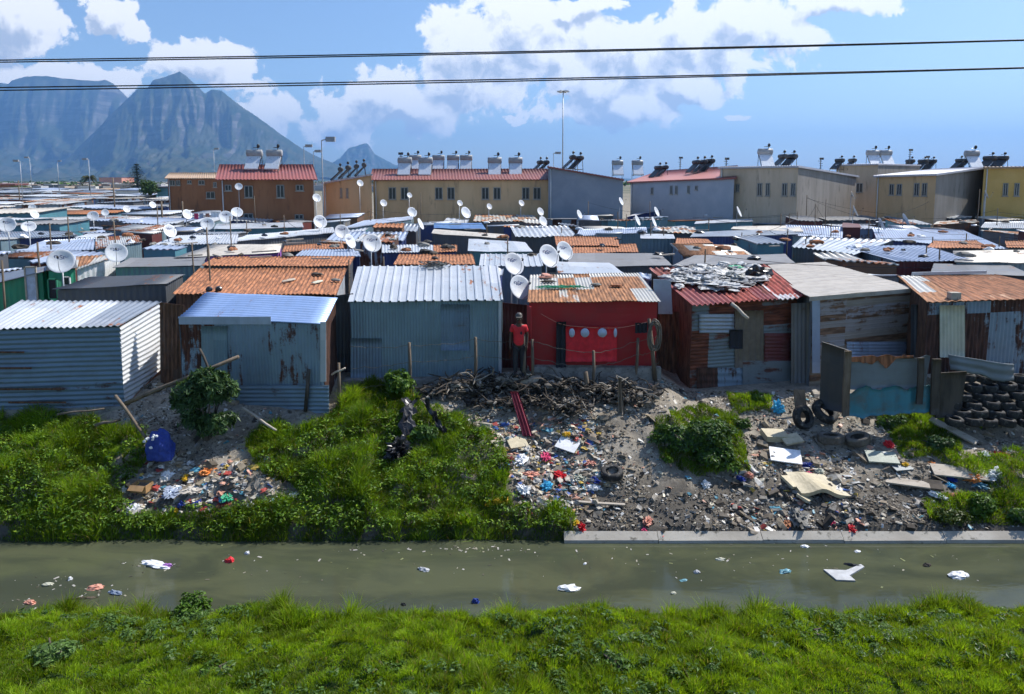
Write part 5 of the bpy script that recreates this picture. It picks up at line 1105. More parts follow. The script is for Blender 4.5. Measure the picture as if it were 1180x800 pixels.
# ---- crumpled bags and cloths
cid = [0]
def crumple(px, py, size, mat, label, cat, name, lift=.0, seed=None, amp=.5, group=None, sub=3, ground=True):
    p = G(px, py) if ground else atY(px, py, ground)
    cid[0] += 1; mb = MB(); sz_ = [q_*(.8 if lift == 0 else 1) for q_ in size]; mb.blob(p+Vector((0, 0, size[2]*.12+lift)), sz_, seed or cid[0]*1.37, amp*1.3, 4, 3.4, rot=rng.random()*6)
    return tag(mb.build(name, mat, origin=p), label, cat, group)
for a_ in ((629, 528, (.2, .13, .1), 'cloth_pink', 'bright pink cloth on the middle rubbish slope', 'cloth', 'cloth'),
 (644, 549, (.24, .15, .1), 'plastic_red', 'red and white plastic bag on the middle slope', 'bag', 'plastic_bag'),
 (630, 562, (.19, .14, .13), 'bag_sky', 'sky blue bag on the lower middle slope', 'bag', 'plastic_bag'),
 (578, 579, (.22, .12, .11), 'bag_yellow', 'yellow bag at the edge of the middle grass', 'bag', 'plastic_bag'),
 (564, 582, (.15, .08, .06), 'bag_yellow', 'small yellow scrap left of the yellow bag', 'scrap', 'plastic_scrap'),
 (653, 502, (.12, .09, .08), 'bag_yellow', 'small yellow bag high on the middle slope', 'bag', 'plastic_bag'),
 (668, 552, (.2, .14, .09), 'cream_patch', 'cream coloured bag right of the red one', 'bag', 'plastic_bag'),
 (683, 564, (.2, .13, .09), 'white_plastic', 'white packet left of the flat tyre', 'packet', 'plastic_packet'),
 (685, 556, (.16, .1, .09), 'bag_blue', 'dark blue bag above the white packet', 'bag', 'plastic_bag'),
 (680, 534, (.15, .1, .06), 'salmon', 'pale pink scrap above the flat tyre', 'scrap', 'plastic_scrap'),
 (600, 532, (.26, .18, .12), 'white_plastic', 'white crumpled bag left of the pink cloth', 'bag', 'plastic_bag'),
 (603, 566, (.22, .15, .13), 'white_plastic', 'white crumpled bag left of the sky blue bag', 'bag', 'plastic_bag'),
 (588, 532, (.13, .1, .08), 'cloth_maroon', 'dark red rag at the edge of the grass', 'rag', 'rag'),
 (612, 548, (.2, .13, .08), 'salmon', 'salmon coloured rag on the middle slope', 'rag', 'rag'),
 (577, 540, (.1, .08, .05), 'lavender_sheet', 'pale blue scrap at the grass edge', 'scrap', 'plastic_scrap'),
 (896, 474, (.19, .16, .26), 'bag_sky', 'sky blue crumpled bag beside the grey plank', 'bag', 'plastic_bag'),
 (937, 440, (.2, .16, .16), 'lavender_sheet', 'pale blue bag on top of the dark junk by the gate', 'bag', 'plastic_bag'),
 (932, 547, (.14, .1, .06), 'cloth_pink', 'pink scrap above the buckled mattress', 'scrap', 'plastic_scrap'),
 (930, 537, (.14, .1, .08), 'bag_blue', 'blue scrap right of the white board', 'scrap', 'plastic_scrap'),
 (944, 545, (.12, .1, .08), 'cream_patch', 'cream scrap behind the buckled mattress', 'scrap', 'plastic_scrap'),
 (853, 553, (.16, .09, .07), 'bag_blue', 'blue packet at the foot of the middle shrub', 'packet', 'plastic_packet'),
 (863, 549, (.14, .1, .09), 'salmon', 'orange brown packet at the foot of the middle shrub', 'packet', 'plastic_packet'),
 (813, 561, (.14, .11, .13), 'white_plastic', 'white can-like packet below the middle shrub', 'packet', 'plastic_packet'),
 (746, 602, (.17, .11, .11), 'salmon', 'salmon pink bag above the concrete kerb', 'bag', 'plastic_bag'),
 (762, 615, (.14, .09, .06), 'plastic_red', 'red scrap on the concrete kerb', 'scrap', 'plastic_scrap'),
 (742, 613, (.09, .07, .06), 'cloth_pink', 'small pink scrap near the concrete kerb', 'scrap', 'plastic_scrap'),
 (670, 612, (.11, .09, .14), 'plastic_red', 'red bag at the end of the lower grass', 'bag', 'plastic_bag'),
 (664, 604, (.09, .07, .07), 'bag_yellow', 'yellow scrap at the end of the lower grass', 'scrap', 'plastic_scrap'),
 (981, 614, (.13, .1, .1), 'plastic_red', 'bright red bag on the right kerb', 'bag', 'plastic_bag'),
 (957, 604, (.12, .08, .05), 'cloth_pink', 'pink scrap above the bright red bag', 'scrap', 'plastic_scrap'),
 (907, 604, (.2, .09, .06), 'rust_dull_sheet', 'rusty crushed tin above the kerb', 'tin', 'crushed_tin'),
 (920, 597, (.5, .22, .16), 'stone', 'big dusty rag heap above the kerb', 'rag', 'rag'),
 (1073, 536, (.22, .1, .07), 'plastic_orange', 'orange red packet beside the right shrub', 'packet', 'plastic_packet'),
 (1043, 536, (.1, .07, .06), 'bag_yellow', 'small yellow scrap left of the right shrub', 'scrap', 'plastic_scrap'),
 (1123, 554, (.28, .15, .13), 'plastic_orange', 'bright orange bag on the end of the long whitish board', 'bag', 'plastic_bag'),
 (1096, 553, (.16, .1, .07), 'bag_blue', 'blue scrap on the long whitish board', 'scrap', 'plastic_scrap'),
 (1094, 561, (.14, .09, .07), 'bag_sky', 'bright blue scrap below the long whitish board', 'scrap', 'plastic_scrap'),
 (1127, 560, (.22, .12, .09), 'teal_sheet', 'dark teal bag below the orange bag', 'bag', 'plastic_bag'),
 (1146, 549, (.32, .18, .16), 'white_plastic', 'large white plastic bag on the right grass', 'bag', 'plastic_bag'),
 (1164, 549, (.13, .1, .1), 'salmon', 'pink packet right of the large white bag', 'packet', 'plastic_packet'),
 (1134, 527, (.2, .13, .12), 'white_plastic', 'white and pink bag below the tyre wall', 'bag', 'plastic_bag'),
 (1154, 526, (.22, .13, .1), 'plastic_red', 'red striped packet below the tyre wall', 'packet', 'plastic_packet'),
 (1024, 515, (.13, .1, .13), 'plastic_red', 'red rag left of the right shrubs', 'rag', 'rag'),
 (1080, 572, (.24, .14, .08), 'white_plastic', 'white scrap heap at the end of the weathered plank', 'scrap', 'plastic_scrap'),
 (172, 505, (0.01, .01, .01), 'white_plastic', None, None, None),
 (199, 567, (.36, .22, .07), 'lavender_sheet', 'flat pale blue-grey plastic sheet in the left rubbish patch', 'sheet', 'plastic_sheet'),
 (225, 565, (.34, .24, .06), 'cream_sheet', 'flat beige sheet in the left rubbish patch', 'sheet', 'plastic_sheet'),
 (262, 574, (.24, .14, .09), 'plastic_green', 'turquoise green bag at the right of the left rubbish patch', 'bag', 'plastic_bag'),
 (258, 578, (.15, .1, .09), 'bag_sky', 'light blue bag below the turquoise green bag', 'bag', 'plastic_bag'),
 (154, 589, (.18, .13, .13), 'white_plastic', 'white packet at the bottom of the left rubbish patch', 'packet', 'plastic_packet'),
 (226, 583, (.14, .09, .1), 'bag_blue', 'blue packet at the bottom of the left rubbish patch', 'packet', 'plastic_packet'),
 (210, 584, (.12, .09, .1), 'bag_blue', 'dark blue and white packet left of another blue packet', 'packet', 'plastic_packet'),
 (203, 591, (.07, .06, .1), 'bag_yellow', 'yellow scrap at the grass below the left rubbish', 'scrap', 'plastic_scrap'),
 (240, 545, (.24, .16, .1), 'plastic_orange', 'orange packaging at the top of the left rubbish patch', 'packet', 'plastic_packet'),
 (215, 552, (.16, .1, .09), 'bag_yellow', 'yellowish wrapper in the left rubbish patch', 'wrapper', 'wrapper'),
 (193, 549, (.16, .12, .1), 'white_plastic', 'white bag behind the plastic sheet', 'bag', 'plastic_bag'),
 (339, 572, (.14, .09, .07), 'white_plastic', 'white scrap on the grass right of the left rubbish', 'scrap', 'plastic_scrap'),
 (44, 570, (.1, .08, .07), 'white_plastic', 'white scrap in the far left grass', 'scrap', 'plastic_scrap')):
    if a_[4]: crumple(a_[0], a_[1], a_[2], a_[3], a_[4], a_[5], a_[6], group='litter pieces on the banks')
# blue sack by the bush, black torn plastic in the grass
p = G(186, 538); mb = MB(); mb.blob(p+Vector((0, 0, .38)), (.34, .26, .5), 4.4, .22, 4, 1.6); sk = one(mb, 'blue_sack', 'bag_blue', 'tall dark blue sack standing beside the dense bush', 'sack', origin=p)
for k in range(9):
    q = p+Vector((rng.uniform(-.3, .05), -.2+rng.uniform(-.06, .04), rng.uniform(.1, .85))); mb = MB(); mb.blob(q, (.045, .03, .045), k, .4, 1); 
    mb.build('white_scrap', 'white_plastic', sk)
def strip(px0, py0, px1, py1, wd, mat, label, name, cat, n=14, lift=.1):
    A, B = G(px0, py0), G(px1, py1); vs = []; mb = MB()
    for i in range(n+1):
        u = i/n; x = A.x+(B.x-A.x)*u; y = A.y+(B.y-A.y)*u
        for j in range(5):
            xx = x+(j/4-.5)*wd*(1+.4*math.sin(i*1.3)); z = Hf(xx, y)+lift+.09*mn.noise(Vector((i*.7, j*1.1, wd*9)))+.05*math.sin(j*1.7+i)
            vs.append((xx, y, z))
    fs = [(i*5+j, i*5+j+1, (i+1)*5+j+1, (i+1)*5+j) for i in range(n) for j in range(4)]
    k_ = len(vs); vs += [(a, b, c-.015) for a, b, c in vs]; fs += [tuple(q+k_ for q in f[::-1]) for f in fs]
    mb.add(vs, fs); return one(mb, name, mat, label, cat, 'black plastic strips in the grass' if 'black' in label else None, origin=A)
strip(473, 478, 468, 520, .34, 'black_plastic_sheet', 'left black plastic strip draped down the middle grass', 'plastic_strip', 'plastic strip', lift=.42)
strip(488, 478, 513, 516, .16, 'black_plastic_sheet', 'thin right black plastic strip draped down the middle grass', 'plastic_strip', 'plastic strip', lift=.42)
crumple(460, 532, (.32, .24, .26), 'black_plastic_sheet', 'black bin bag at the foot of the left plastic strip', 'bag', 'plastic_bag', lift=.25, amp=.5, sub=4)
# maroon cloth hanging from the debris
p = G(600, 500); mb = MB(); a, b_ = p+Vector((-.1, 0, -.02)), p+Vector((.16, 0, -.02))
mb.patch(a+Vector((.15, -.12, 0)), b_+Vector((.16, -.12, 0)), b_+Vector((-.22, .35, 1.05)), a+Vector((-.18, .35, 1.05)), 'u', .09, .03, 'sin', no=10, wob=.05, thick=.012); one(mb, 'cloth', 'cloth_maroon', 'long maroon cloth hanging down over the debris below the man', 'cloth', origin=p)
# rag hanging at the fence right
p = G(715, 478); mb = MB(); mb.patch(p+Vector((-.08, -.05, 0)), p+Vector((.12, -.05, 0)), p+Vector((.02, .12, .95)), p+Vector((-.06, .12, .95)), 'u', .07, .03, 'sin', no=8, wob=.05, thick=.012); one(mb, 'rag', 'sack', 'grey twisted rag hanging from the fence wire', 'rag', origin=p)
# beam across the left rubble, sticks
def beam(px0, py0, Y0, px1, py1, Y1, r, mat, label, name='beam', cat='beam', group=None):
    mb = MB(); A, B = atY(px0, py0, Y0), atY(px1, py1, Y1); d = B-A
    mb.tube([A, A+d*.35+Vector((0, 0, .02)), A+d*.7+Vector((0, 0, -.01)), B], [r, r*.97, r*.92, r*.85], 8); return one(mb, name, mat, label, cat, group, origin=A)
beam(140, 467, 16.9, 275, 411, 17.0, .055, 'wood_post', 'long dark pole leaning over the dense bush')
beam(133, 456, 16.8, 170, 507, 16.3, .04, 'wood_post', 'broken post slanting down at the corner of the pale shack'); beam(230, 402, 17.2, 243, 430, 17.1, .035, 'wood_dark', 'short stick crossing the long dark pole')
beam(66, 478, 16.8, 120, 471, 16.9, .025, 'wood_post', 'curved pale branch below the pale tin shack'); beam(110, 490, 16.7, 138, 484, 16.7, .04, 'wood_post', 'splintered wood by the corner of the pale tin shack')
beam(279, 470, 17.2, 318, 496, 16.7, .035, 'wood_pale', 'thin lath sliding down right of the dense bush'); beam(382, 432, 18.0, 398, 424, 18.0, .03, 'wood_pale', 'short cross-piece on the pale stick post')
beam(640, 488, 17.4, 690, 462, 18.1, .04, 'wood_dark', 'dark branch lying before the fence right of the man'); beam(655, 437, 18.7, 705, 445, 18.7, .025, 'wood_pale', 'pale curved stick below the red blanket'); beam(484, 468, 18.2, 520, 463, 18.3, .035, 'wood_pale', 'pale board end lying before the pale blue-green shack')
beam(843, 350, 19.0, 862, 367, 18.6, .05, 'wood_pale', 'splintered beam jutting from the striped roof')

# sheets added to darken the alleys between the front shacks; some stand for walls there
for k, (x0, x1, yt, yb, Y, mt, lb) in enumerate(((184, 212, 352, 440, 19.0, 'rust_dark_wall', 'dark rusty tin screen closing the alley between the pale shack and the blue-white shack'), (386, 407, 338, 440, 19.9, 'dark_sheet', 'dark sheet added to darken the narrow alley left of the pale blue-green shack'), (577, 611, 352, 436, 20.4, 'maroon_sheet', 'dark maroon screen behind the man in red'), (757, 803, 360, 440, 20.9, 'rust_dark_wall', 'rusty dark sheet added to darken the alley right of the red shack'), (912, 945, 348, 434, 20.3, 'tan_wall', 'tan tin screen between the striped roof shack and the board fronted shack'), (1050, 1078, 352, 432, 20.3, 'dark_sheet', 'dark sheet added to darken the gap between board fronted and brown roofed shack'))):
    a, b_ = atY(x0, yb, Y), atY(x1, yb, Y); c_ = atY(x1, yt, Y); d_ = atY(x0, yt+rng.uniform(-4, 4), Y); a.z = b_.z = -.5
    tag(slab('alley_filler', (a, b_, c_, d_), mt, .012, None, ('u', .12, .012), origin=a), lb, 'tin screen', 'tin sheets added in the alleys')
# ================================================================= person
def skin(name, verts, edges, radii, mats, parent=None, origin=None, sub=2, root=0, fmat=None):
    me = bpy.data.meshes.new(name); og = Vector(origin)
    me.from_pydata([Vector(v) for v in verts], edges, [])
    o = bpy.data.objects.new(name, me); C.objects.link(o)
    md = o.modifiers.new('s', 'SKIN'); md.use_smooth_shade = True
    for i, r in enumerate(radii):
        sv = me.skin_vertices[0].data[i]; sv.radius = r if isinstance(r, tuple) else (r, r); sv.use_root = i == root
    ss = o.modifiers.new('u', 'SUBSURF'); ss.levels = sub; ss.render_levels = sub
    dg = bpy.context.evaluated_depsgraph_get(); dg.update()
    ev = bpy.data.meshes.new_from_object(o.evaluated_get(dg))
    bpy.data.objects.remove(o); bpy.data.meshes.remove(me)
    ev.materials.clear()
    for m_ in mats: ev.materials.append(MAT[m_])
    ev.polygons.foreach_set('use_smooth', [True]*len(ev.polygons))
    ev.name = name; o = bpy.data.objects.new(name, ev); C.objects.link(o)
    if parent is not None: o.parent = parent
    else: o.location = og
    ORG[o] = og; return o
pb = atY(598, 433, 18.75); pb.z = (433-208)/-1/scale(Vector((0, 18.75, 0)))+CZ; pb = atY(598, 433, 18.75)
PT = thing('person', 'man in a red t-shirt, dark trousers and grey cap standing in the gap between shacks', 'person', pb)
V, E_, Rd = [], [], []
def v_(p, r, par=None):
    V.append(p); Rd.append(r)
    if par is not None: E_.append((par, len(V)-1))
    return len(V)-1
pel = v_((0, 0, .93), (.15, .11)); wa = v_((0, 0, 1.1), (.13, .095), pel); ch = v_((0, .0, 1.28), (.165, .11), wa); st = v_((0, .0, 1.42), (.12, .085), ch); nk = v_((0, -.01, 1.5), .055, st); hd = v_((0, -.02, 1.58), (.07, .085), nk); hm = v_((0, -.02, 1.66), (.078, .098), hd); ht = v_((0, -.015, 1.74), (.06, .075), hm)
for sx in (-1, 1):
    sh = v_((sx*.17, 0, 1.41), .06, st); el = v_((sx*.235, .02, 1.13), .042, sh); wr = v_((sx*(.25 if sx < 0 else .22), -.06, .88), .03, el)
    pm = v_((sx*(.25 if sx < 0 else .215), -.075, .82), (.04, .022), wr)
    for k in range(4):
        bx = sx*(.25 if sx < 0 else .215); f1 = v_((bx+.0, -.105+.02*k, .765), .0095, pm); L_ = (.045, .055, .052, .04)[k]; f2 = v_((bx-sx*.006, -.107+.02*k, .765-L_*.6), .0085, f1); v_((bx-sx*.018, -.105+.02*k, .765-L_), .0075, f2)
    t1 = v_((sx*.225, -.11, .825), .011, pm); v_((sx*.205, -.125, .79), .009, t1)
    hp_ = v_((sx*.085, 0, .86), .095, pel); kn = v_((sx*.10, -.01+.02*sx, .48), .06, hp_); an = v_((sx*.10, .02+.03*sx, .09), .042, kn); ft = v_((sx*.115, -.06+.03*sx, .035), (.045, .03), an); v_((sx*.125, -.15+.03*sx, .025), (.04, .022), ft)
body = skin('body', V, E_, Rd, ['skin'], PT, pb, 2)
for nm, vs, es, rs, mt in (('shirt', [(0, 0, .80), (0, 0, 1.1), (0, 0, 1.28), (0, 0, 1.415), (0, 0, 1.455), (-.17, 0, 1.405), (-.215, .01, 1.24), (.17, 0, 1.405), (.215, .01, 1.24)], [(0, 1), (1, 2), (2, 3), (3, 4), (3, 5), (5, 6), (3, 7), (7, 8)], [(.18, .135), (.165, .122), (.18, .125), (.135, .1), (.075, .065), .078, .07, .078, .07], 'cloth_red'),
        ('trousers', [(0, 0, .93), (-.085, 0, .84), (-.1, -.03, .48), (-.1, -.01, .08), (.085, 0, .84), (.1, .01, .48), (.1, .05, .08)], [(0, 1), (1, 2), (2, 3), (0, 4), (4, 5), (5, 6)], [(.155, .118), .108, .078, .065, .108, .078, .065], 'cloth_trouser')):
    skin(nm, vs, es, rs, [mt], PT, pb, 2)
mb = MB(); mb.lathe([(.0, .115), (.05, .108), (.085, .07), (.098, .02), (.1, 0), (.09, 0)], pb+Vector((0, -.015, 1.69)), None, 18); mb.hexa([pb+Vector(q) for q in ((-.07, -.19, 1.685), (.07, -.19, 1.685), (.09, -.06, 1.70), (-.09, -.06, 1.70), (-.07, -.19, 1.695), (.07, -.19, 1.695), (.09, -.06, 1.715), (-.09, -.06, 1.715))]); mb.build('cap', 'cap_grey', PT)
mb = MB(); mb.blob(pb+Vector((0, -.118, 1.6)), (.016, .022, .028), 1, .1, 2, flatb=False); mb.build('nose', 'skin', PT)
for sx in (-1, 1):
    mb = MB(); mb.blob(pb+Vector((sx*.033, -.108, 1.635)), (.014, .01, .008), 1, 0, 2, flatb=False); mb.build('eye', 'eye_white', PT)
    mb = MB(); mb.blob(pb+Vector((sx*.087, -.01, 1.62)), (.012, .022, .033), 2, .1, 2, flatb=False); mb.build('ear', 'skin', PT)
    mb = MB(); mb.blob(pb+Vector((sx*.118, -.075+.03*sx, .04)), (.055, .13, .05), 3+sx, .08, 2); mb.build('shoe', 'cloth_dark', PT)
mb = MB(); mb.box(pb+Vector((0, -.108, 1.555)), (.05, .012, .012)); mb.build('mouth', 'cloth_maroon', PT)
mb = MB(); mb.blob(pb+Vector((.06, -.128, 1.25)), (.03, .012, .05), 9, .2, 2, flatb=False); mb.build('shirt_print', 'cloth_dark', PT)
# plinth of rubble under his feet
mb = MB(); mb.blob((pb.x, pb.y+.1, pb.z-.12), (.7, .45, .3), 5, .12, 3, flatb=False)
mb.v = [(x, y, min(z, pb.z-.002)) for x, y, z in mb.v]; tag(mb.build('earth_mound', 'ground', origin=pb), kind='structure')
# ================================================================= piles on roofs and ground
def tangle(c, size, n, r, seed, tint=None, mats='hose'):
    q = random.Random(seed); mb = MB()
    for i in range(n):
        p = Vector(c)+Vector((q.uniform(-1, 1)*size[0], q.uniform(-1, 1)*size[1], q.random()*size[2])); d = Vector((q.uniform(-1, 1), q.uniform(-.8, .8), q.uniform(-.45, .45))); d.normalize(); l_ = q.uniform(.12, .55)
        k = q.choice(((.10, .08, .062), (.16, .135, .11), (.05, .042, .035), (.28, .25, .21), (.03, .026, .022), (.06, .05, .04)))  # tints lowered to hold the shade lying over the brushwood
        mb.tube([p, p+d*l_*.5+Vector((q.uniform(-.05, .05), 0, q.uniform(-.05, .08))), p+d*l_], [r*q.uniform(.5, 1.6), r, r*.5], 5, tint=k)
    return mb
p = G(560, 455); mb = MB(); ZB = random.Random(5)
for k, (px, py, sx, sz, n) in enumerate(((500, 456, .5, .25, 30), (535, 452, .7, .45, 100), (575, 450, .8, .5, 110), (625, 452, .8, .45, 110), (665, 455, .7, .4, 90), (610, 468, .7, .3, 70), (650, 472, .7, .3, 90), (700, 460, .6, .45, 90), (735, 462, .6, .4, 70), (560, 468, .6, .25, 60))):
    c_ = G(px, py); t_ = tangle(c_, (sx, .3, sz), n, .022, k+3)
    o_ = len(mb.v); mb.v += t_.v; mb.f += [tuple(i+o_ for i in f) for f in t_.f]; mb.mi += t_.mi; mb.sm += t_.sm; mb.uv += t_.uv; mb.tint += t_.tint
    for i in range(n//3):
        s_ = ZB.uniform(.04, .12); mb.blob(c_+Vector((ZB.uniform(-sx, sx), ZB.uniform(-.35, .25), ZB.random()*sz*.7)), (s_*1.3, s_, s_*.8), i, .5, 1, rot=ZB.random()*6, tint=ZB.choice(((.15, .135, .115), (.06, .055, .05), (.3, .28, .25), (.03, .027, .025))))
tag(mb.build('brushwood', 'tinted', origin=p), kind='stuff')
# heap on the striped roof
T, W, cs, lo = sE
hc = bil(W, .42, .62)
mb = MB(); q = random.Random(3)
for i in range(95):
    u, v = min(.97, max(.03, q.gauss(.42, .19))), min(.98, max(.16, q.gauss(.66, .2))); p_ = bil(W, u, v); s_ = q.uniform(.06, .2)
    mb.blob(p_+Vector((0, 0, .03+s_*.25)), (s_*1.5, s_, s_*.5), i*1.3, .75, 2, 2.2, rot=q.random()*6, tint=q.choice(((.55, .56, .56), (.42, .43, .44), (.3, .31, .32), (.2, .2, .2), (.62, .62, .6), (.12, .12, .125))))
for i in range(16):
    u, v = min(.8, max(.12, q.gauss(.38, .15))), min(.95, max(.3, q.gauss(.66, .14))); p_ = bil(W, u, v); s_ = q.uniform(.22, .42)
    mb.blob(p_+Vector((0, 0, .06)), (s_*1.5, s_, s_*.32), i*2.3+40, .95, 4, 2.6, rot=q.random()*6, tint=q.choice(((.5, .51, .52), (.36, .37, .38), (.26, .26, .27), (.56, .56, .55))))
tag(mb.build('plastic_heap', 'tinted_plastic', origin=hc), 'heap of crumpled grey and white plastic on the red and white striped roof', 'heap')
for u, v, sz, mt, lb, ct in ((.79, .6, (.45, .3, .26), 'black_plastic_sheet', 'black rubbish bag on the striped roof beside the plastic heap', 'bag'), (.6, .5, (.25, .17, .16), 'cream_patch', 'yellowish bag on the striped roof below the black one', 'bag'), (.66, .84, (.35, .22, .12), 'plastic_green', 'dark green sheeting at the back of the striped roof', 'sheet')):
    p_ = bil(W, u, v); mb = MB(); mb.blob(p_+Vector((0, 0, sz[2]*.3)), sz, u*9, .45, 3, 2.0); tag(mb.build('rubbish_bag' if ct == 'bag' else 'plastic_sheet', mt, origin=p_), lb, ct)
W = sD[1]
p_ = bil(W, .26, .42); mb = MB(); q = random.Random(8)
for i in range(60): a = p_+Vector((q.uniform(-.55, .55), q.uniform(-.12, .12), .05)); mb.tube([a, a+Vector((q.uniform(-.2, .2), q.uniform(-.08, .08), .05)), a+Vector((q.uniform(-.4, .4), q.uniform(-.1, .1), 0))], .01, 4)
tag(mb.build('green_netting', 'plastic_green', origin=p_), 'tangled green netting on the patchwork rusty roof', 'netting')
for u, v, sz, lb, mt in ((.56, .5, (.16, .1, .06), 'dark stone on the patchwork rusty roof', 'stone'), (.72, .45, (.2, .1, .06), 'rusty flat scrap on the patchwork rusty roof', 'rust_dull_sheet'), (.14, .85, (.22, .14, .1), 'salmon rag at the back left of the patchwork rusty roof', 'salmon'), (.16, .66, (.24, .1, .05), 'brown stick bundle on the patchwork rusty roof', 'wood_dark')):
    p_ = bil(W, u, v); mb = MB(); mb.blob(p_+Vector((0, 0, .05)), sz, u*7, .4, 2); tag(mb.build('roof_weight', mt, origin=p_), lb, 'roof weight', 'things lying on the patchwork roof')
W = sC[1]; p_ = bil(W, .55, .93); mb = MB(); q = random.Random(4)
for i in range(26):
    a0 = q.random()*6; rr = q.uniform(.2, .48); cc_ = p_+Vector((q.uniform(-.12, .12), q.uniform(-.12, .1), .08+q.random()*.14))
    mb.tube([cc_+Vector((math.cos(a0+k*.5)*rr, math.sin(a0+k*.5)*rr*.6, .04*math.sin(k+i))) for k in range(q.randint(4, 11))], .012, 5, tint=q.choice(((.1, .1, .1), (.35, .35, .34), (.05, .05, .05))))
tag(mb.build('cable_coil', 'tinted', origin=p_), 'tangled coil of old cable on the white ribbed roof', 'cable coil')
big = [o for o in C.objects if o.get('label', '').startswith('big rust orange')][0]; bo = ORG[big]
for px, py, sz, mt, lb in ((333, 325, (.1, .35, .05), 'wood_pale', 'pale lath lying on the big orange roof'), (365, 318, (.28, .12, .07), 'wood_dark', 'dark bracket on the right of the big orange roof'), (366, 327, (.08, .32, .05), 'cream_patch', 'cream lath below the dark bracket on the orange roof'), (387, 325, (.2, .12, .07), 'stone', 'small grey stone at the right edge of the orange roof'), (241, 336, (.12, .1, .12), 'black_plastic_sheet', 'black shoe-like lump at the front of the orange roof'), (252, 336, (.12, .1, .12), 'black_plastic_sheet', 'second black lump at the front of the orange roof')):
    p_ = atZ(px, py, 2.05+.25*(338-py)/30); mb = MB(); mb.blob(p_+Vector((0, 0, .06)), sz, px*.3, .25, 2, rot=-.4); tag(mb.build('roof_weight', mt, origin=p_), lb, 'roof weight', 'things lying on the orange roof')
# roof weights further back: tyres, stones, boards
RW = {}
for i in range(150):
    px = rng.uniform(5, 1175); py = rng.uniform(249, 300); p_ = atZ(px, py, 2.42); s_ = rng.uniform(.1, .24)
    mb = MB(); mt = rng.choice(['tyre_rubber', 'wood_dark', 'stone', 'wood_pale', 'black_plastic_sheet', 'rust_dull_sheet', 'white_plastic'])
    if mt == 'wood_pale': mb.box(p_, (rng.uniform(.5, 1.4), .09, .06), rng.uniform(-1, 1))
    else: mb.blob(p_, (s_*1.6, s_, s_*.7), i, .4, 2, rot=rng.random()*6)
    o = mb.build('roof_weight', mt, origin=p_); tag(o, 'x', 'roof weight', 'odd weights on the far roofs')
    RW.setdefault(('board holding down a roof' if mt == 'wood_pale' else 'dark lump weighing down a roof' if mt in ('tyre_rubber', 'black_plastic_sheet', 'wood_dark') else 'pale or rusty lump weighing down a roof', zone(px)), []).append(o)
for (a, b_), l in RW.items(): ordlab(l, a, b_)
# coloured washing between far shacks
for k, (px, mt, lb) in enumerate(((226, 'cloth_pink', 'pink garment drying left of the brown house'), (232, 'cloth_white', 'white garment drying left of the brown house'), (239, 'salmon', 'pale salmon garment drying left of the brown house'))):
    a, b_ = atY(px-2, 253, 58), atY(px+2.2, 246, 58); mb = MB(); mb.patch((a.x, 58, a.z), (b_.x, 58, a.z), (b_.x, 58, b_.z), (a.x, 58, b_.z), 'u', .1, .02, no=3, thick=.01); one(mb, 'garment', mt, lb, 'clothes', 'washing drying far back', origin=a)
p_ = atY(244, 255, 57); mb = MB(); mb.patch(p_, p_+Vector((.9, 0, 0)), p_+Vector((.8, .1, .75)), p_+Vector((-.1, .1, .8)), 'u', .3, .04, no=4, thick=.02); one(mb, 'sheet', 'white_plastic', 'white sheet drying left of the brown house', 'sheet', origin=p_)
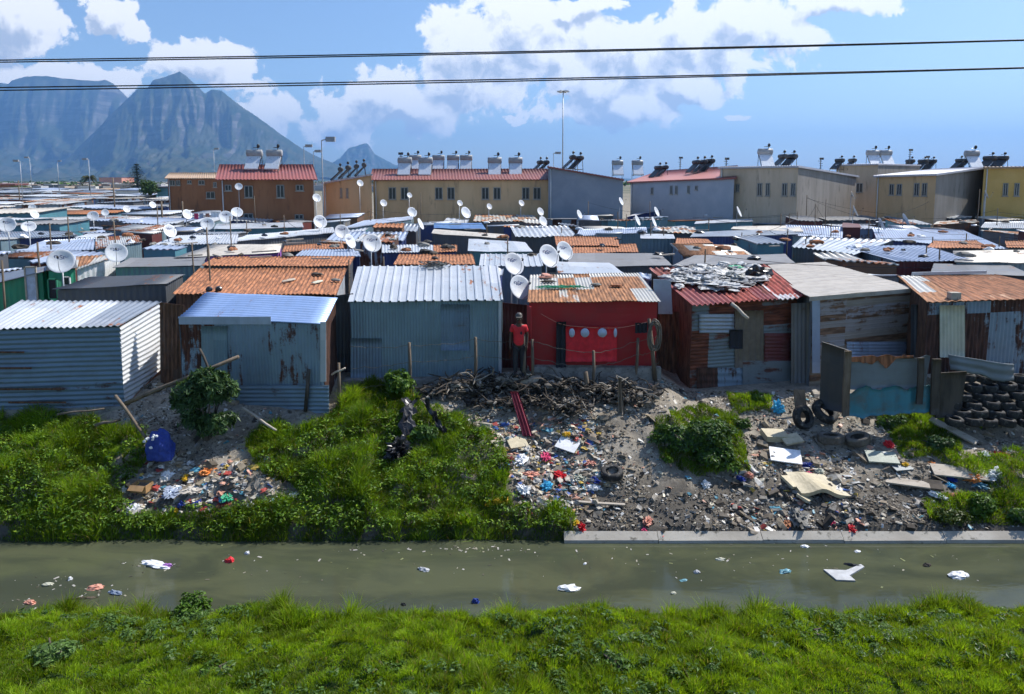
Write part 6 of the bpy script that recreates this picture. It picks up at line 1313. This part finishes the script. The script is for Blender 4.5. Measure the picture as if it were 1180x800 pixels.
# ================================================================= floating litter
def fl(px, py, size, mat, label, name='floating_litter', cat='litter', amp=.35, tint=None):
    p_ = atZ(px, py, WZ); mb = MB(); mb.blob(p_+Vector((0, 0, size[2]*.02)), [q_*.82 for q_ in size], px*.17, amp, 3, 2.2, rot=rng.uniform(-.4, .4)); return one(mb, name, mat, label, cat, 'litter floating in the canal', origin=p_)
for a_ in ((265, 647, (.12, .08, .1), 'plastic_red', 'bright red bag floating in the canal'), (285, 638, (.07, .05, .06), 'white_plastic', 'small white cup floating right of the red bag'), (180, 651, (.42, .14, .08), 'white_plastic', 'raft of white plastic floating in the left of the canal'), (192, 653, (.14, .06, .07), 'violet', 'purple scrap on the raft of white plastic'), (110, 678, (.2, .1, .07), 'salmon', 'pinkish foam litter in the left of the canal'), (133, 684, (.2, .06, .07), 'lavender_sheet', 'pale blue bottle floating at the left'), (81, 668, (.05, .05, .07), 'white_plastic', 'small white bottle upright in the left of the canal'), (55, 674, (.13, .07, .05), 'cream_patch', 'cream scrap floating at the far left'), (35, 695, (.14, .07, .06), 'salmon', 'orange and yellow scrap by the left turf'), (95, 690, (.34, .03, .04), 'wood_post', 'dark stick floating at the left'), (488, 657, (.16, .07, .06), 'grey_plastic', 'dull grey clump floating left of centre'), (655, 679, (.26, .11, .09), 'white_plastic', 'white bottle-like litter with dark ring, centre of the canal'), (830, 645, (.12, .05, .05), 'cream_patch', 'pale flat scrap floating before the kerb'), (803, 660, (.08, .06, .06), 'grey_plastic', 'small round grey scrap right of centre'), (788, 669, (.1, .05, .02), 'teal_sheet', 'thin teal scrap right of centre'), (776, 684, (.07, .04, .04), 'cream_patch', 'tiny cream scrap near the turf right of centre'), (674, 650, (.05, .03, .03), 'white_plastic', 'tiny white scrap in the canal middle'), (905, 659, (.15, .08, .05), 'teal_sheet', 'dark teal bag floating at the right'), (927, 630, (.1, .06, .04), 'white_plastic', 'white scrap at the kerb, left of the red bag'), (988, 636, (.08, .05, .04), 'white_plastic', 'white scrap below the bright red bag'), (1104, 664, (.24, .13, .1), 'white_plastic', 'white crumpled bag floating at the far right'), (1068, 652, (.1, .06, .06), 'wood_dark', 'dark lump floating at the right'), (983, 652, (.22, .06, .05), 'black_plastic_sheet', 'black rag behind the white folded sheet'), (412, 718, (.22, .1, .08), 'white_plastic', 'white bag caught at the turf edge'), (548, 694, (.09, .06, .09), 'bag_blue', 'small blue bag at the turf edge'), (465, 697, (.06, .04, .04), 'black_plastic_sheet', 'tiny black lump floating left of centre')): fl(*a_)
p_ = atZ(968, 662, WZ); vs = [atZ(*q, WZ+.03) for q in ((949, 656), (975, 657), (992, 650), (996, 653), (979, 663), (986, 669), (964, 668))]
mb = MB(); mb.add([tuple(v) for v in vs]+[tuple(v-Vector((0, 0, .03))) for v in vs], [(0, 1, 4), (1, 2, 3, 4), (0, 4, 5, 6), (6+7, 5+7, 4+7, 0+7), (0, 6, 13, 7), (6, 5, 12, 13), (5, 4, 11, 12), (4, 3, 10, 11), (3, 2, 9, 10), (2, 1, 8, 9), (1, 0, 7, 8)])
one(mb, 'folded_sheet', 'grey_plastic', 'white folded sheet floating at the right of the canal', 'sheet', origin=p_)
# ================================================================= leaf clouds, shrubs, trees
def leaves(c, rad, n, size, cols, seed=0, up=.5, shell=.55, asp=.45, droop=0):
    """n folded leaves through a lumpy volume -> verts, faces, tints"""
    q = np.random.default_rng(seed); lob = q.normal(size=(9, 3)); lob /= np.linalg.norm(lob, axis=1)[:, None]
    d = q.normal(size=(n, 3)); d /= np.linalg.norm(d, axis=1)[:, None]; d[:, 2] = np.abs(d[:, 2])*.9-.25*(q.random(n) < .4)
    bump = .5+.62*np.max(d @ lob.T, axis=1)**4
    r = (shell+(1-shell)*q.random(n)**.6)*bump
    P = np.array(c)+d*r[:, None]*np.array(rad)
    nrm = d*.6+np.array([0, 0, up])+q.normal(size=(n, 3))*.45; nrm /= np.linalg.norm(nrm, axis=1)[:, None]
    t_ = np.cross(nrm, q.normal(size=(n, 3))); t_ /= np.linalg.norm(t_, axis=1)[:, None]; t_[:, 2] -= droop; b_ = np.cross(nrm, t_)
    s_ = size*(.6+.8*q.random(n))[:, None]
    V_ = np.stack([P-t_*s_, P+b_*s_*asp+nrm*s_*.12, P+t_*s_, P-b_*s_*asp+nrm*s_*.12], 1).reshape(-1, 3)
    ci = np.array(cols)[q.integers(0, len(cols), n)]*(.75+.5*q.random(n))[:, None]
    return V_, np.repeat(ci, 4, 0)
def npmesh(name, V_, nper, tint, mat, parent=None, origin=(0, 0, 0), faces=None):
    og = ORG[parent] if parent is not None else Vector(origin)
    V_ = V_-np.array(og); n = len(V_)
    me = bpy.data.meshes.new(name); me.vertices.add(n); me.vertices.foreach_set('co', V_.astype(np.float32).ravel())
    if faces is None: fa = np.arange(n).reshape(-1, nper)
    else: fa = faces
    me.loops.add(fa.size); me.loops.foreach_set('vertex_index', fa.astype(np.int32).ravel())
    me.polygons.add(len(fa)); me.polygons.foreach_set('loop_start', np.arange(0, fa.size, fa.shape[1], dtype=np.int32))
    me.update(calc_edges=True); me.validate()
    at = me.attributes.new('tint', 'FLOAT_COLOR', 'POINT'); at.data.foreach_set('color', np.c_[tint, np.ones(n)].astype(np.float32).ravel())
    me.polygons.foreach_set('use_smooth', [False]*len(me.polygons)); me.materials.append(MAT[mat]); o = bpy.data.objects.new(name, me); C.objects.link(o)
    if parent is not None: o.parent = parent
    else: o.location = og
    ORG[o] = og; return o
GR = [(.085, .17, .022), (.065, .14, .018), (.11, .20, .028), (.05, .10, .016)]
DK = [(.045, .095, .032), (.06, .115, .04), (.035, .07, .026), (.085, .145, .055)]
def shrub(px, py, rad, n, size, cols, label, base_lift=0, stems=6, cat='shrub', ground=None, group=None, seed=None, asp=.45, droop=0, extra=()):
    p_ = G(px, py) if ground is None else Vector(ground)
    T = thing('shrub', label, cat, p_, group)
    c_ = p_+Vector((0, 0, rad[2]*.25+base_lift)); Vs, Ts = [], []
    for i, (dx, dy, dz, k) in enumerate(((0, 0, 0, 1),)+tuple(extra)):
        a, b_ = leaves(c_+Vector((dx, dy, dz)), [r*k for r in rad], int(n*k*k), size, cols, (seed or int(px*7+py))+i, asp=asp, droop=droop); Vs.append(a); Ts.append(b_)
    npmesh('foliage', np.concatenate(Vs), 4, np.concatenate(Ts), 'leaf', T)
    mb = MB(); q = random.Random(px)
    for i in range(stems):
        e = c_+Vector((q.uniform(-.7, .7)*rad[0], q.uniform(-.6, .6)*rad[1], q.uniform(.1, .6)*rad[2])); mb.tube([p_+Vector((q.uniform(-.08, .08), 0, -.1)), p_.lerp(e, .5)+Vector((0, 0, .05)), e], [.03, .02, .01], 5)
    mb.build('stem', 'bark', T); return T
bp = G(240, 512)
shrub(238, 508, (.8, .65, .75), 3000, .085, DK, 'dense dark leaved bush before the blue-white tin shack', base_lift=.95, stems=9, extra=((-.45, -.1, -.15, .62), (.4, -.1, .3, .66), (.42, -.2, -.6, .6), (.1, -.1, .5, .55), (-.3, -.05, -.6, .5), (.1, 0, -.8, .6)), asp=.3, droop=.25)
shrub(457, 458, (.5, .4, .58), 900, .075, [(.09, .17, .025), (.06, .13, .02), (.12, .2, .03)], 'bright leafy shrub before the pale blue-green tin shack', base_lift=.2, stems=5)
shrub(800, 522, (.9, .6, .68), 4200, .055, GR+DK, 'largest round shrub in the middle of the rubbish slope', base_lift=.15, extra=((-.5, .1, .05, .66), (.42, .1, .15, .72), (.25, -.3, -.3, .6), (.7, -.25, -.3, .5)))
shrub(835, 540, (.42, .32, .34), 900, .05, GR, 'small grassy shrub at the foot of the largest round shrub'); shrub(855, 494, (.3, .22, .28), 500, .05, GR+DK, 'small green plant right of the largest round shrub')
shrub(870, 462, (.36, .25, .25), 500, .05, GR, 'low yellowish green plant below the rusty shack wall'); shrub(768, 532, (.2, .15, .2), 260, .05, GR, 'little grass tuft left of the largest round shrub')
shrub(1028, 492, (.42, .3, .4), 900, .06, GR+DK, 'leafy shrub below the turquoise tarpaulin'); shrub(1080, 518, (.46, .32, .36), 1100, .05, DK, 'round dark green shrub right of the leafy one'); shrub(1055, 478, (.3, .22, .25), 450, .05, GR, 'small weed under the right end of the tarpaulin')
shrub(1130, 592, (.45, .32, .45), 1100, .05, GR, 'bright green bush at the lower right bank'); shrub(1095, 600, (.42, .3, .3), 900, .05, [(.05, .08, .015), (.07, .1, .02)], 'olive bush left of the bright green one'); shrub(1175, 600, (.4, .3, .35), 800, .05, GR+DK, 'dark bush at the right edge of the lower bank')
shrub(490, 512, (.36, .26, .34), 420, .08, [(.08, .15, .03), (.06, .12, .03)], 'broad leaved weed between the black plastic strips', base_lift=.15)
shrub(222, 716, (.36, .3, .4), 1100, .042, GR, 'tall leafy weed on the near turf by the water, left of centre', base_lift=.1); shrub(62, 765, (.34, .3, .2), 700, .045, [(.13, .22, .06), (.17, .26, .09), (.10, .18, .04)], 'pale broad leaved weed at the left of the near turf', base_lift=.1); shrub(318, 705, (.5, .3, .3), 700, .045, GR, 'grassy hummock bush at the water edge, left')
shrub(870, 700, (.6, .35, .34), 900, .045, GR, 'long grassy hummock bush at the water edge right of centre'); shrub(1040, 695, (.5, .3, .3), 800, .045, GR, 'rounded hummock bush at the water edge, right'); shrub(440, 775, (.34, .26, .12), 600, .036, GR, 'low leafy weed patch in the middle of the near turf'); shrub(705, 770, (.36, .28, .12), 600, .036, GR, 'leafy weed clump low in the near turf right of centre'); shrub(930, 735, (.42, .28, .15), 800, .036, GR, 'broad leafy weed clump on the near turf, right'); shrub(245, 780, (.34, .25, .14), 700, .034, GR, 'leafy clump at the bottom left of the near turf'); shrub(880, 765, (.34, .24, .13), 600, .034, GR, 'leafy clump at the bottom right of the near turf')
# conifer, round tree, palm and far treeline
def conifer(px, py0, py1, Y, label):
    t_ = atY(px, py0, Y); b_ = Vector((t_.x, Y, 0)); h_ = t_.z; T = thing('conifer_tree', label, 'tree', b_)
    mb = MB(); mb.tube([b_, b_+Vector((0, 0, h_*.5)), t_], [.3, .18, .04], 8); mb.build('trunk', 'bark', T)
    q = np.random.default_rng(3); Vs, Ts = [], []
    for k in range(17):
        z = h_*(.18+.8*k/17); L_ = (h_-z)*.5+.4; nb = 8
        for j in range(nb):
            a = 2*PI*j/nb+k*.5; n = int(26+L_*14)
            u = q.random(n); P = np.stack([b_.x+np.cos(a)*u*L_, b_.y+np.sin(a)*u*L_, z+u*u*L_*.12-.1*u], 1)+q.normal(size=(n, 3))*.1
            d = np.stack([np.cos(a)+q.normal(size=n)*.7, np.sin(a)+q.normal(size=n)*.7, q.normal(size=n)*.3+.2], 1)*.28; s_ = np.cross(d, [0, 0, 1])*.3
            Vs.append(np.stack([P-s_, P+s_, P+d], 1).reshape(-1, 3)); Ts.append(np.repeat(np.array([[.018, .035, .018]])*(.6+q.random((n, 1))), 3, 0))
    npmesh('crown', np.concatenate(Vs), 3, np.concatenate(Ts), 'far_leaf', T)
conifer(157, 187, 219, 230, 'tall tiered conifer standing before the mountain at the left')
def tree(px, pyt, Y, w_, label, cols=DK, n=1500, pal=False, group=None):
    t_ = atY(px, pyt, Y); b_ = Vector((t_.x, Y, 0)); h_ = t_.z; T = thing('palm_tree' if pal else 'tree', label, 'tree', b_, group)
    mb = MB(); mb.tube([b_, b_+Vector((.1, 0, h_*.4)), b_+Vector((0, 0, h_*.75))], [.35, .25, .15], 7)
    for k in range(0 if pal else 5): a = k*1.3; mb.tube([b_+Vector((0, 0, h_*.35)), b_+Vector((math.cos(a)*w_*.5, math.sin(a)*w_*.4, h_*.72))], [.16, .05], 5)
    mb.build('trunk', 'bark', T)
    q = np.random.default_rng(int(px)); Vs, Ts = [], []
    if pal:
        for k in range(40):
            a = k*2.4; e = .9-1.5*(k/40); n = 30; u = np.linspace(0, 1, n); L_ = w_
            P = np.stack([b_.x+np.cos(a)*u*L_*math.cos(e), b_.y+np.sin(a)*u*L_*math.cos(e), h_*.8+u*L_*math.sin(e)-u*u*L_*.5], 1); d = np.stack([-np.sin(a)*np.ones(n)*.35, np.cos(a)*np.ones(n)*.35, -.35*np.ones(n)], 1)
            for sg in (1, -1): dd = d*np.array([sg, sg, 1]); w__ = np.array([np.cos(a)*.07, np.sin(a)*.07, 0]); Vs.append(np.stack([P-w__, P+w__, P+dd], 1).reshape(-1, 3)); Ts.append(np.repeat(np.array([[.05, .06, .03]])*(.5+q.random((n, 1))), 3, 0))
        npmesh('crown', np.concatenate(Vs), 3, np.concatenate(Ts), 'far_leaf', T)
    else:
        for k in range(6):
            a, b2 = leaves(b_+Vector((q.uniform(-.5, .5)*w_, q.uniform(-.4, .4)*w_, h_*q.uniform(.42, .68))), (w_*.55, w_*.5, h_*.34), n//6, max(.25, w_*.085), cols, k+int(px)); Vs.append(a); Ts.append(b2)
        npmesh('crown', np.concatenate(Vs), 4, np.concatenate(Ts), 'far_leaf', T)
tree(172, 203.5, 150, 3.2, 'round dark tree beside the tall conifer', n=2400); tree(178, 212, 185, 1.8, 'small bush tree right of the round dark tree', n=700)
tree(102, 199, 240, 2.6, 'ragged palm tree at the left before the mountain', pal=True); tree(87, 211.5, 400, 4.5, 'small distant tree left of the palm'); tree(42, 213, 380, 6, 'low distant tree at the far left', cols=GR); tree(22, 213.5, 300, 7, 'low yellow-green distant tree at the far left', cols=[(.10, .13, .03), (.08, .11, .03)], n=1800)
for k, px in enumerate(range(-60, 250, 24)): pass
Vs, Ts = [], []
q = np.random.default_rng(9)
for i in range(420):
    Y = q.uniform(420, 1500); x = q.uniform(-1.05, 1.05)*Y*.8
    a, b_ = leaves((x, Y, q.uniform(.5, 2)), (q.uniform(4, 11), q.uniform(4, 8), q.uniform(2.5, 5)), 46, 1.5, DK+GR[:1], i, asp=.7); Vs.append(a); Ts.append(b_)
tag(npmesh('far_trees', np.concatenate(Vs), 4, np.concatenate(Ts), 'far_leaf'), kind='stuff')
mb = MB()
for i in range(900):
    Y = q.uniform(330, 1500); x = q.uniform(-.95, .1 if Y > 500 else -.2)*Y*.8; s_ = q.uniform(4, 12)
    mb.box((x, Y, 1.6), (s_, q.uniform(4, 8), q.uniform(2.2, 3.6)), q.uniform(-.3, .3), tint=[(.6, .6, .58), (.35, .34, .33), (.3, .2, .15), (.45, .46, .5), (.2, .2, .2), (.5, .42, .35)][int(q.integers(6))])
tag(mb.build('far_rooftops', 'tinted'), kind='stuff')

Q = random.Random(77); tops = [o for o in C.objects if o.name.startswith('electricity_pole')]
WG = {}
for k in range(46):
    a = Q.choice(tops); A = ORG[a]; za = max(v.co.z for v in a.data.vertices)*Q.uniform(.9, 1)+A.z; B = Vector((A.x+Q.uniform(-9, 9), A.y+Q.uniform(-7, 9), Q.uniform(2.5, 3.0))); A = Vector((A.x, A.y, za))
    if B.y < 21 or B.y > 62: continue
    mb = MB(); mb.tube([A.lerp(B, u)-Vector((0, 0, .5*4*u*(1-u)*.35)) for u in np.linspace(0, 1, 9)], .012, 4); o = mb.build('drop_wire', 'wire_black', origin=A); tag(o, 'x', 'wire', 'drop wires over the roofs'); WG.setdefault(zone(proj(*A)[0]), []).append(o)
for z_, l in WG.items(): ordlab(l, 'thin black drop wire sagging over the roofs', z_)

mb = MB(); Q = random.Random(12)
for (px, py, rx, ry, n) in ((180, 652, 30, 5, 40), (118, 682, 34, 8, 30), (60, 672, 40, 12, 14), (30, 692, 30, 8, 14), (970, 660, 40, 10, 14), (500, 634, 120, 4, 40), (700, 640, 300, 25, 45), (900, 640, 280, 25, 45), (330, 650, 250, 30, 40), (560, 632, 60, 3, 30)):
    for i in range(n):
        p_ = atZ(px+Q.gauss(0, .5)*rx, py+Q.gauss(0, .5)*ry, WZ); s_ = .007+.03*Q.random()**2
        if p_.y > 14.42: continue
        mb.box(p_, (s_*Q.uniform(1, 3), s_, .012), Q.random()*6, tint=Q.choice(((.36, .35, .31), (.12, .11, .08), (.35, .33, .26), (.06, .06, .045), (.46, .44, .42), (.2, .22, .1))))
tag(mb.build('floating_scum', 'tinted'), kind='stuff')
# ================================================================= rubble, scraps, grass (ground cover)
def inpoly(px, py, poly):
    c_ = np.zeros(len(px), bool); n = len(poly)
    for i in range(n):
        x1, y1 = poly[i]; x2, y2 = poly[(i+1) % n]
        if y1 == y2: continue
        k = ((y1 > py) != (y2 > py)) & (px < (x2-x1)*(py-y1)/(y2-y1)+x1); c_ ^= k
    return c_
GRASS = [[(-300, 478), (60, 480), (125, 492), (168, 503), (172, 530), (152, 556), (138, 580), (150, 600), (250, 592), (345, 578), (338, 562), (302, 548), (282, 515), (300, 492), (345, 498), (385, 478), (400, 458), (430, 442), (470, 458), (500, 470), (545, 490), (578, 505), (588, 545), (580, 570), (600, 588), (640, 588), (662, 600), (664, 622), (655, 632), (-300, 636)],
         [(752, 485), (800, 470), (850, 480), (865, 545), (800, 550), (760, 530)], [(835, 452), (885, 452), (890, 475), (845, 478)], [(1008, 478), (1060, 466), (1105, 500), (1110, 530), (1040, 530)],
         [(1075, 530), (1200, 520), (1400, 520), (1400, 575), (1150, 572), (1110, 545)], [(1060, 575), (1110, 572), (1400, 570), (1400, 606), (1150, 606), (1070, 602)], [(1120, 480), (1180, 470), (1180, 492), (1130, 495)], [(395, 470), (300, 520), (420, 560), (500, 500)]]
RUB = [[(135, 440), (290, 430), (290, 520), (140, 520)], [(750, 436), (930, 440), (960, 470), (900, 490), (750, 490)], [(545, 480), (760, 470), (1000, 480), (1200, 495), (1400, 500), (1400, 618), (650, 618), (590, 570), (560, 520)], [(130, 520), (300, 520), (350, 560), (345, 592), (140, 596)], [(470, 440), (760, 440), (760, 485), (520, 490)], [(860, 455), (1110, 465), (1110, 520), (860, 530)], [(280, 470), (375, 472), (372, 500), (300, 500)]]
DENSE = [[(560, 485), (690, 480), (700, 560), (660, 600), (600, 590)], [(135, 535), (300, 530), (340, 585), (140, 594)], [(850, 520), (980, 520), (1000, 612), (840, 612)]]
def scatter(n, polys, seed, ymin=14.6, ymax=19.5, bare=False, bare_t=.12):
    q = np.random.default_rng(seed); x = q.uniform(-17, 18, n); y = q.uniform(ymin, ymax, n); z = H(x, y); px, py = proj(x, y, z)
    k = np.zeros(n, bool)
    for p_ in polys: k |= inpoly(px, py, p_)
    if bare: k &= (fbm(x*1.0+7, y*1.6, 1.7, 4)+q.normal(size=n)*.25 > bare_t)
    return x[k], y[k], z[k], q
def shards(name, n, polys, seed, smin, smax, cols, flat, mat, lift=.3, pw=2.5, ymin=14.6, bare=False):
    x, y, z, q = scatter(n, polys, seed, ymin, bare=bare); m_ = len(x)
    s_ = smin+(smax-smin)*q.random(m_)**pw
    base = np.array([(-1, -1, -1), (1, -1, -1), (1, 1, -1), (-1, 1, -1), (-.8, -.9, 1), (.9, -.7, 1), (.7, .9, 1), (-.9, .8, 1)], float)
    P = base[None]*(1+q.uniform(-.35, .35, (m_, 8, 3)))
    P *= np.stack([s_*q.uniform(.7, 1.6, m_), s_*q.uniform(.5, 1.1, m_), s_*q.uniform(flat*.5, flat*1.6, m_)], 1)[:, None]
    a = q.random(m_)*6.28; b_ = q.normal(size=m_)*.35; c_ = q.normal(size=m_)*.35+.25
    ca, sa = np.cos(a)[:, None], np.sin(a)[:, None]
    X_, Y_, Z_ = P[..., 0], P[..., 1], P[..., 2]
    Y_, Z_ = Y_*np.cos(c_)[:, None]-Z_*np.sin(c_)[:, None], Y_*np.sin(c_)[:, None]+Z_*np.cos(c_)[:, None]
    X_, Z_ = X_*np.cos(b_)[:, None]-Z_*np.sin(b_)[:, None], X_*np.sin(b_)[:, None]+Z_*np.cos(b_)[:, None]
    X_, Y_ = X_*ca-Y_*sa, X_*sa+Y_*ca
    V_ = np.stack([X_+x[:, None], Y_+y[:, None], Z_+(z+s_*flat*lift)[:, None]], 2).reshape(-1, 3)
    f = np.array([(3, 2, 1, 0), (4, 5, 6, 7), (0, 1, 5, 4), (1, 2, 6, 5), (2, 3, 7, 6), (3, 0, 4, 7)]); fa = (np.arange(m_)[:, None, None]*8+f[None]).reshape(-1, 4)
    t_ = np.array(cols)[q.integers(0, len(cols), m_)]*(.8+.4*q.random(m_))[:, None]
    return tag(npmesh(name, V_, 4, np.repeat(np.clip(t_, 0, 1), 8, 0), mat, faces=fa), kind='stuff')
GREY = [(.20, .17, .135), (.27, .235, .19), (.36, .33, .28), (.11, .095, .075), (.24, .20, .155), (.05, .043, .037), (.46, .43, .37), (.2, .17, .13), (.3, .25, .18)]
shards('rubble', 5200, RUB, 1, .02, .10, GREY, .3, 'tinted', pw=3.2, bare=True); shards('rubble', 80000, RUB, 2, .006, .032, GREY, .45, 'tinted', pw=2, bare=True)
MUD = [(.09, .08, .068), (.13, .118, .1), (.05, .045, .038), (.2, .19, .17), (.36, .34, .31), (.07, .06, .05)]
LOW = [[(640, 560), (760, 570), (1060, 555), (1100, 618), (650, 618)]]
shards('rubble', 5500, LOW, 17, .012, .09, MUD, .35, 'tinted', pw=2.6); shards('rubble', 40000, LOW, 18, .006, .03, MUD, .45, 'tinted', pw=2)
shards('rubble', 5000, DENSE, 7, .02, .12, GREY, .3, 'tinted', pw=2.6); shards('rubble', 260, RUB, 11, .07, .17, GREY, .3, 'tinted', pw=2)
COL = [(.58, .57, .53), (.64, .63, .6), (.5, .49, .46), (.6, .55, .42), (.45, .4, .34), (.35, .06, .05), (.06, .12, .35), (.5, .35, .08), (.55, .3, .22), (.1, .3, .4), (.66, .66, .64), (.3, .3, .3), (.05, .05, .05), (.4, .3, .18)]
shards('litter', 26000, DENSE[:1], 33, .010, .07, COL, .16, 'tinted_plastic', lift=1.0, pw=2.0); shards('litter', 10000, DENSE, 3, .012, .085, COL, .16, 'tinted_plastic', lift=.9, pw=1.8); shards('litter', 9000, RUB, 4, .012, .06, COL[:5]+COL[8:12]+GREY, .16, 'tinted_plastic', lift=.9, pw=2.2)
def grass(name, x, y, z, h, q, cl=.2, wid=.007, cols=None, lean=.55, ctint=.35, dome=0.0):
    """blades grouped in clumps that lean outwards; three spans per blade"""
    n = len(x); cx = np.floor(x/cl)+.5; cy = np.floor(y/cl)+.5
    hsh = lambda a, b_, k: np.modf(np.abs(np.sin(a*12.9898+b_*78.233+k*37.7)*43758.5453))[0]
    ccx = (cx+(hsh(cx, cy, 1)-.5)*.9)*cl; ccy = (cy+(hsh(cx, cy, 2)-.5)*.9)*cl
    big = .6+.8*hsh(cx, cy, 3)
    dx, dy = (x-ccx)/cl, (y-ccy)/cl
    wdx = dx*1.2+q.normal(size=n)*.55+.08; wdy = dy*1.2+q.normal(size=n)*.55-.05
    r2 = np.clip(dx*dx+dy*dy, 0, .6); z = z+dome*(1-1.6*r2)*big; hh = h*big*(.55+.75*q.random(n))*(1.2-.6*r2); ln = lean*(.5+q.random(n))
    ang = q.random(n)*6.28; w_ = wid*(.6+.9*q.random(n)); sx, sy = np.cos(ang)*w_, np.sin(ang)*w_
    rows = []
    for t_, wf in ((0, 1), (.4, .95), (.75, .6)):
        bx = x+wdx*ln*hh*t_**1.8; by = y+wdy*ln*hh*t_**1.8; bz = z+hh*(t_-.22*ln*t_**2.5)
        rows += [np.stack([bx-sx*wf, by-sy*wf, bz], 1), np.stack([bx+sx*wf, by+sy*wf, bz], 1)]
    rows.append(np.stack([x+wdx*ln*hh, y+wdy*ln*hh, z+hh*(1-.22*ln)], 1))
    V_ = np.stack(rows, 1).reshape(-1, 3); o_ = np.arange(n)[:, None, None]*7
    f = np.array([(0, 1, 3, 2), (2, 3, 5, 4), (4, 5, 6, 6)])
    fa = (o_+f[None]).reshape(-1, 4)
    cols = np.array(cols); ci = (hsh(cx, cy, 5)*.7+q.random(n)*.3)*(len(cols)-1); lo_ = np.floor(ci).astype(int); fr = (ci-lo_)[:, None]
    c_ = cols[lo_]*(1-fr)+cols[np.minimum(lo_+1, len(cols)-1)]*fr
    c_ = c_*(1+ctint*(hsh(cx, cy, 6)-.5)[:, None])*(.75+.5*q.random(n)[:, None])
    dry = q.random(n) < .055; c_[dry] = np.array((.3, .25, .12))*(.6+.6*q.random(dry.sum()))[:, None]
    # mixed quads/tris: split the tip off as tris
    tri = (np.arange(n)[:, None]*7+np.array([4, 5, 6])[None]); quad = (o_+f[None, :2]).reshape(-1, 4)
    me = bpy.data.meshes.new(name); me.vertices.add(len(V_)); me.vertices.foreach_set('co', V_.astype(np.float32).ravel())
    lp = np.concatenate([quad.ravel(), tri.ravel()]).astype(np.int32); me.loops.add(len(lp)); me.loops.foreach_set('vertex_index', lp)
    ls = np.concatenate([np.arange(len(quad))*4, len(quad)*4+np.arange(n)*3]).astype(np.int32); me.polygons.add(len(ls)); me.polygons.foreach_set('loop_start', ls)
    me.update(calc_edges=True)
    at = me.attributes.new('tint', 'FLOAT_COLOR', 'POINT'); at.data.foreach_set('color', np.c_[np.repeat(c_, 7, 0), np.ones(len(V_))].astype(np.float32).ravel())
    me.materials.append(MAT['grass_blade']); o = bpy.data.objects.new(name, me); C.objects.link(o); return tag(o, kind='stuff')
GC = [(.11, .20, .010), (.18, .29, .016), (.23, .34, .022), (.15, .25, .014), (.27, .36, .04)]
FC = [(.06, .13, .010), (.12, .215, .014), (.17, .28, .018), (.21, .31, .03)]
q = np.random.default_rng(21)
n = 560000; x = q.uniform(-11.5, 11.5, n); y = q.uniform(7.2, 11.75, n); k = (np.abs(x) < y*.80+1.6); edge = 11.45+.34*np.sin(x*.9+1.2)+.26*np.sin(x*2.3)+.1*np.sin(x*4.3+1)
k &= y < edge; x, y = x[k], y[k]; z = H(x, y)-.02
hm = .095+.05*np.clip(fbm(x, y, .9, 3), -1, 1.2)+.22*np.exp(-((edge[k]-y)/.4)**2)*(.5+.5*np.sin(x*1.7+1.0+.8*np.sin(x*3.1)))
grass('turf_grass', x, y, z, np.clip(hm, .07, .55), q, .26, .0048, GC, .55, .7, .07)
x, y, z, q = scatter(560000, GRASS, 31, 14.3, 19.3)
hm = .17+.10*np.clip(fbm(x+4, y, 1.5, 3), -1, 1.3)
hm = np.where(x > 2.5, hm*.45, hm)
grass('bank_grass', x, y, z-.02, np.clip(hm, .10, .7), q, .42, .006, FC, .7, .7, .12)
# broad leaves among the turf
Vs, Ts = [], []
q = np.random.default_rng(44)
for i in range(1500):
    x = q.uniform(-10.5, 10.5); y = q.uniform(7.6, 11.7)
    if math.sin(x*1.1+y*.7)+math.sin(x*.47-y*1.3)+q.normal()*.5 < .35: continue
    a, b_ = leaves((x, y, Hf(x, y)+.10), (.13, .13, .13), 26, .032, [(.075, .14, .03), (.10, .17, .04), (.055, .11, .025)], i, up=1.0); Vs.append(a); Ts.append(b_)
for i in range(800):
    px = q.uniform(0, 660); py = q.uniform(480, 622)
    if not any(inpoly(np.array([px]), np.array([py]), g_)[0] for g_ in GRASS[:1]): continue
    p_ = G(px, py); a, b_ = leaves((p_.x, p_.y, p_.z+.2), (.2, .18, .2), 26, .038, GR+FC, i+900, up=1.0); Vs.append(a); Ts.append(b_)
tag(npmesh('ground_cover_leaves', np.concatenate(Vs), 4, np.concatenate(Ts), 'leaf'), kind='stuff')

mb = MB(); Q = random.Random(31)
x, y, z, q_ = scatter(9000, DENSE[:2], 61)
for i in range(min(len(x), 240)):
    s_ = .025+.075*Q.random()**1.6; mb.blob((x[i], y[i], z[i]+s_*.2), (s_*1.5, s_, s_*.6), i, .85, 2, 2.6, rot=Q.random()*6, tint=Q.choice(COL))
tag(mb.build('litter', 'tinted_plastic'), kind='stuff')
